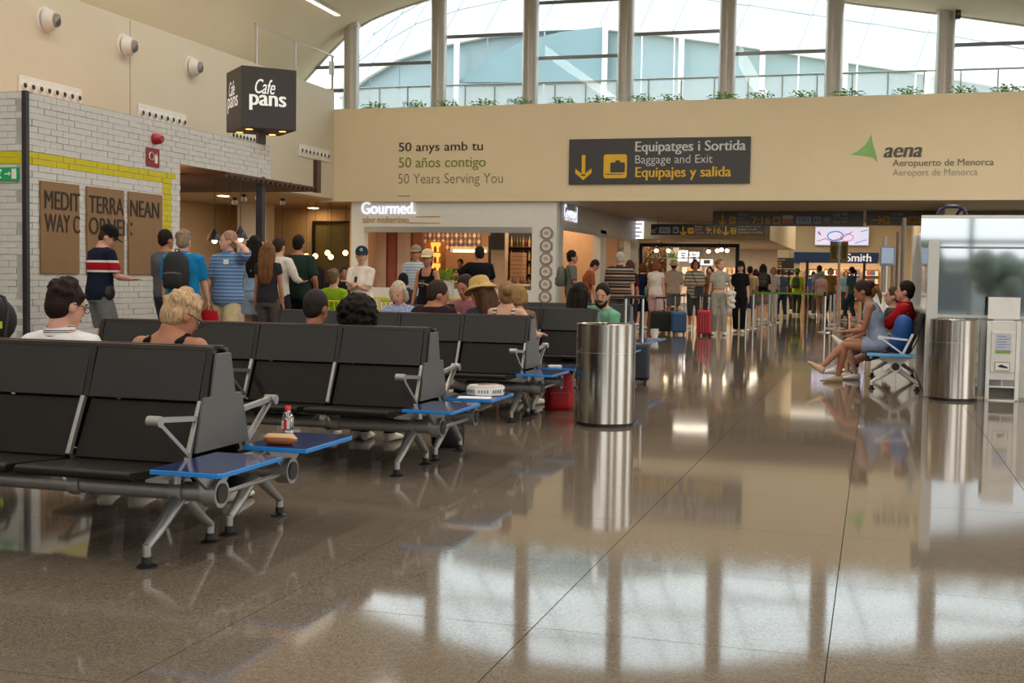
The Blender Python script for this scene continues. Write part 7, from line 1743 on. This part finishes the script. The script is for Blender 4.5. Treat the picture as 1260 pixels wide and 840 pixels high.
# ---------------------------------------------------------------- seated group on the right bench (facing left)
I = person('seated woman in blue grey romper leaning forward with crossed legs', (0.06, 15.35, 0), 90, 1.66, 'f', 'tan', 1.02, lean=16, head=(-4, 10), sit=0.41, top_mat=None, top='#8f9ab2', tank=True, hem=-0.08, bottom='#8f9ab2', blen=0.24, flare=1.06, shoes='#c2a888',
           hair=('bun', '#33211a'), lod=0, hl=(-0.02, 0.42, 0.66), hr=(0.06, 0.34, 0.62), feet=((0.02, 0.50, 0.075), (-0.1, 0.70, 0.20)), knees=((0.1, 1, 0.6), (-0.1, 1, 0.8)), elbow={1: (0.8, -0.3, -0.6)})
I = person('person in black with pale trainers seated between the woman and the man in red', (0.06, 15.95, 0), 90, 1.58, 'f', 'fair', 1.0, lean=14, head=(0, 6), sit=0.41, top='#121215', sleeve=0.4, bottom='#7a5a48', blen=0.3, shoes='#d8d4d0', hair=('pony', '#8a6238'), lod=1, feet=((-0.1, 0.30, 0.075), (0.1, 0.42, 0.075)))
I = person('dark haired man in red polo seated at the booth wall', (0.33, 16.2, 0), 82, 1.78, 'm', 'pink', 1.05, lean=-4, head=(4, 0), sit=0.41, top='#a3141c', sleeve=0.5, bottom='#8a7f70', blen=0.55, hair=('short', '#1a110d'), collar='#a3141c', topz=at(1112, 346, 16.2).z, lod=0, hl=(-0.1, 0.4, 0.7), hr=(0.12, 0.4, 0.66), feet=((-0.1, 0.8, 0.1), (0.12, 0.72, 0.42)), knees=((-0.1, 1, 0.6), (0.1, 1, 0.9)))
I = person('man half hidden in profile beyond the man in red', (0.22, 17.3, 0), 95, 1.72, 'm', 'fair', 1.0, lean=-2, sit=0.41, top='#3a3a40', bottom='#3a3a40', hair=('short', '#4a382c'), topz=at(1092, 353, 17.3).z, lod=1)
bp = backpack('backpack', 'bright blue backpack with black straps on the white bench', (0.30, 15.0, 0.42), -70 * D2R, '#0f4a8f', 0.95)
bp.rotation_euler = (0.0, 14 * D2R, -70 * D2R)
# paper cup and leaflet on the floor beside the navy suitcase
p = atz(799, 418)
tag(obj('paper_cup', MB().lathe([(0.06, 0), (0.085, 0.2), (0.09, 0.2)], 18, (p.x, p.y + 0.6, 0)), M_WHITE, smooth=40), 'white paper bucket on the floor behind the navy suitcase', 'cup')
# trees outside, behind the camera (they show in the booth glass)
M_BARK = mat('bark', '#5c4a38', 0.9); M_CANOPY = mat('canopy_green', '#7c8474', 0.8, var=0.3)
for k_, (x, y, hh) in enumerate(((-2.5, -24, 2.2), (1.6, -26, 2.6), (4.2, -23, 1.8), (7, -25, 2.6))):
    t = thing('apron_tree', 'tree outside behind the camera, mirrored in the booth glass, ' + ['far left one', 'taller middle one', 'shortest one', 'far right one'][k_], 'tree', (x, y, -0.1), group='trees outside the rear glazing')
    obj('trunk', MB().tube([(0, 0, 0), (0.05, 0, hh * 0.5), (0, 0.05, hh)], [0.14, 0.1, 0.06], 8), M_BARK, t, 60)
    c = MB(); rnd = random.Random(k_)
    for i in range(14): c.ell((rnd.uniform(-0.8, 0.8), rnd.uniform(-0.8, 0.8), hh + rnd.uniform(-0.6, 0.5)), (rnd.uniform(0.4, 0.7), rnd.uniform(0.4, 0.7), rnd.uniform(0.3, 0.5)), 8, 6)
    obj('crown', c, M_CANOPY, t, 180)

# low grey service block outside, mirrored in the booth glass
sbk = thing('service_block', 'low grey service block outside behind the camera, mirrored in the glass', 'building', (2.0, -32, -0.12))
obj('body', MB().box(-7, 9, -3, 0, 0, 2.4), mat('service_grey', '#b3b6b2', 0.8), sbk)
obj('roof_slab', MB().box(-7.3, 9.3, -3.3, 0.3, 2.4, 2.55), mat('service_roof', '#a9acaa', 0.8), sbk)
for k_ in range(5): obj('shutter', MB().box(-6 + k_ * 3, -4 + k_ * 3, 0.0, 0.05, 0.1, 1.9), mat('shutter_grey', '#6f7472', 0.7), sbk)
# ------------------------------------------------------------------ turn pending letterings and bodies into meshes
bpy.context.view_layer.update()
DG = bpy.context.evaluated_depsgraph_get()
KILL = []
for job in PENDING:
    if job[0] == 'text':
        _, t, parent, o, w, h, B, depth, bold = job
        me = bpy.data.meshes.new_from_object(t.evaluated_get(DG))
        xs = [v.co.x for v in me.vertices]; ys = [v.co.y for v in me.vertices]
        x0, y0 = min(xs), min(ys); sx = w / max(1e-6, max(xs) - x0); sy = h / max(1e-6, max(ys) - y0)
        inv = parent.matrix_world.inverted() if parent else Matrix()
        if bold > 0:     # heavier strokes: three copies of the outline a hair apart
            bm = bmesh.new()
            for k, d in enumerate((-bold, 0, bold)):
                n0 = len(bm.verts); bm.from_mesh(me); bm.verts.ensure_lookup_table()
                for v in bm.verts[n0:]: v.co.x += d; v.co.z = k * 0.0015
            bm.to_mesh(me); bm.free()
            x0 -= bold; sx = w / (max(xs) - min(xs) + 2 * bold)
        for v in me.vertices:
            v.co = inv @ (o + B[0] * ((v.co.x - x0) * sx) + B[1] * ((v.co.y - y0) * sy) + B[2] * (depth + v.co.z))
        n = link(t.name.split('.')[0], me, parent)
        for k in t.keys():
            if k in ('label', 'kind'): n[k] = t[k]
        KILL.append(t)
    else:
        _, src, name, extra, mats, keep = job
        me = bpy.data.meshes.new_from_object(src.evaluated_get(DG))
        if extra is not None and extra.v:
            e = extra.mesh('x', mats, 179)
            bm = bmesh.new(); bm.from_mesh(me); bm.from_mesh(e); bm.to_mesh(me); bm.free(); bpy.data.meshes.remove(e)
        me.polygons.foreach_set('use_smooth', [True] * len(me.polygons))
        src.modifiers.clear(); src.data = me
for t in KILL:
    cu = t.data; bpy.data.objects.remove(t); bpy.data.curves.remove(cu)
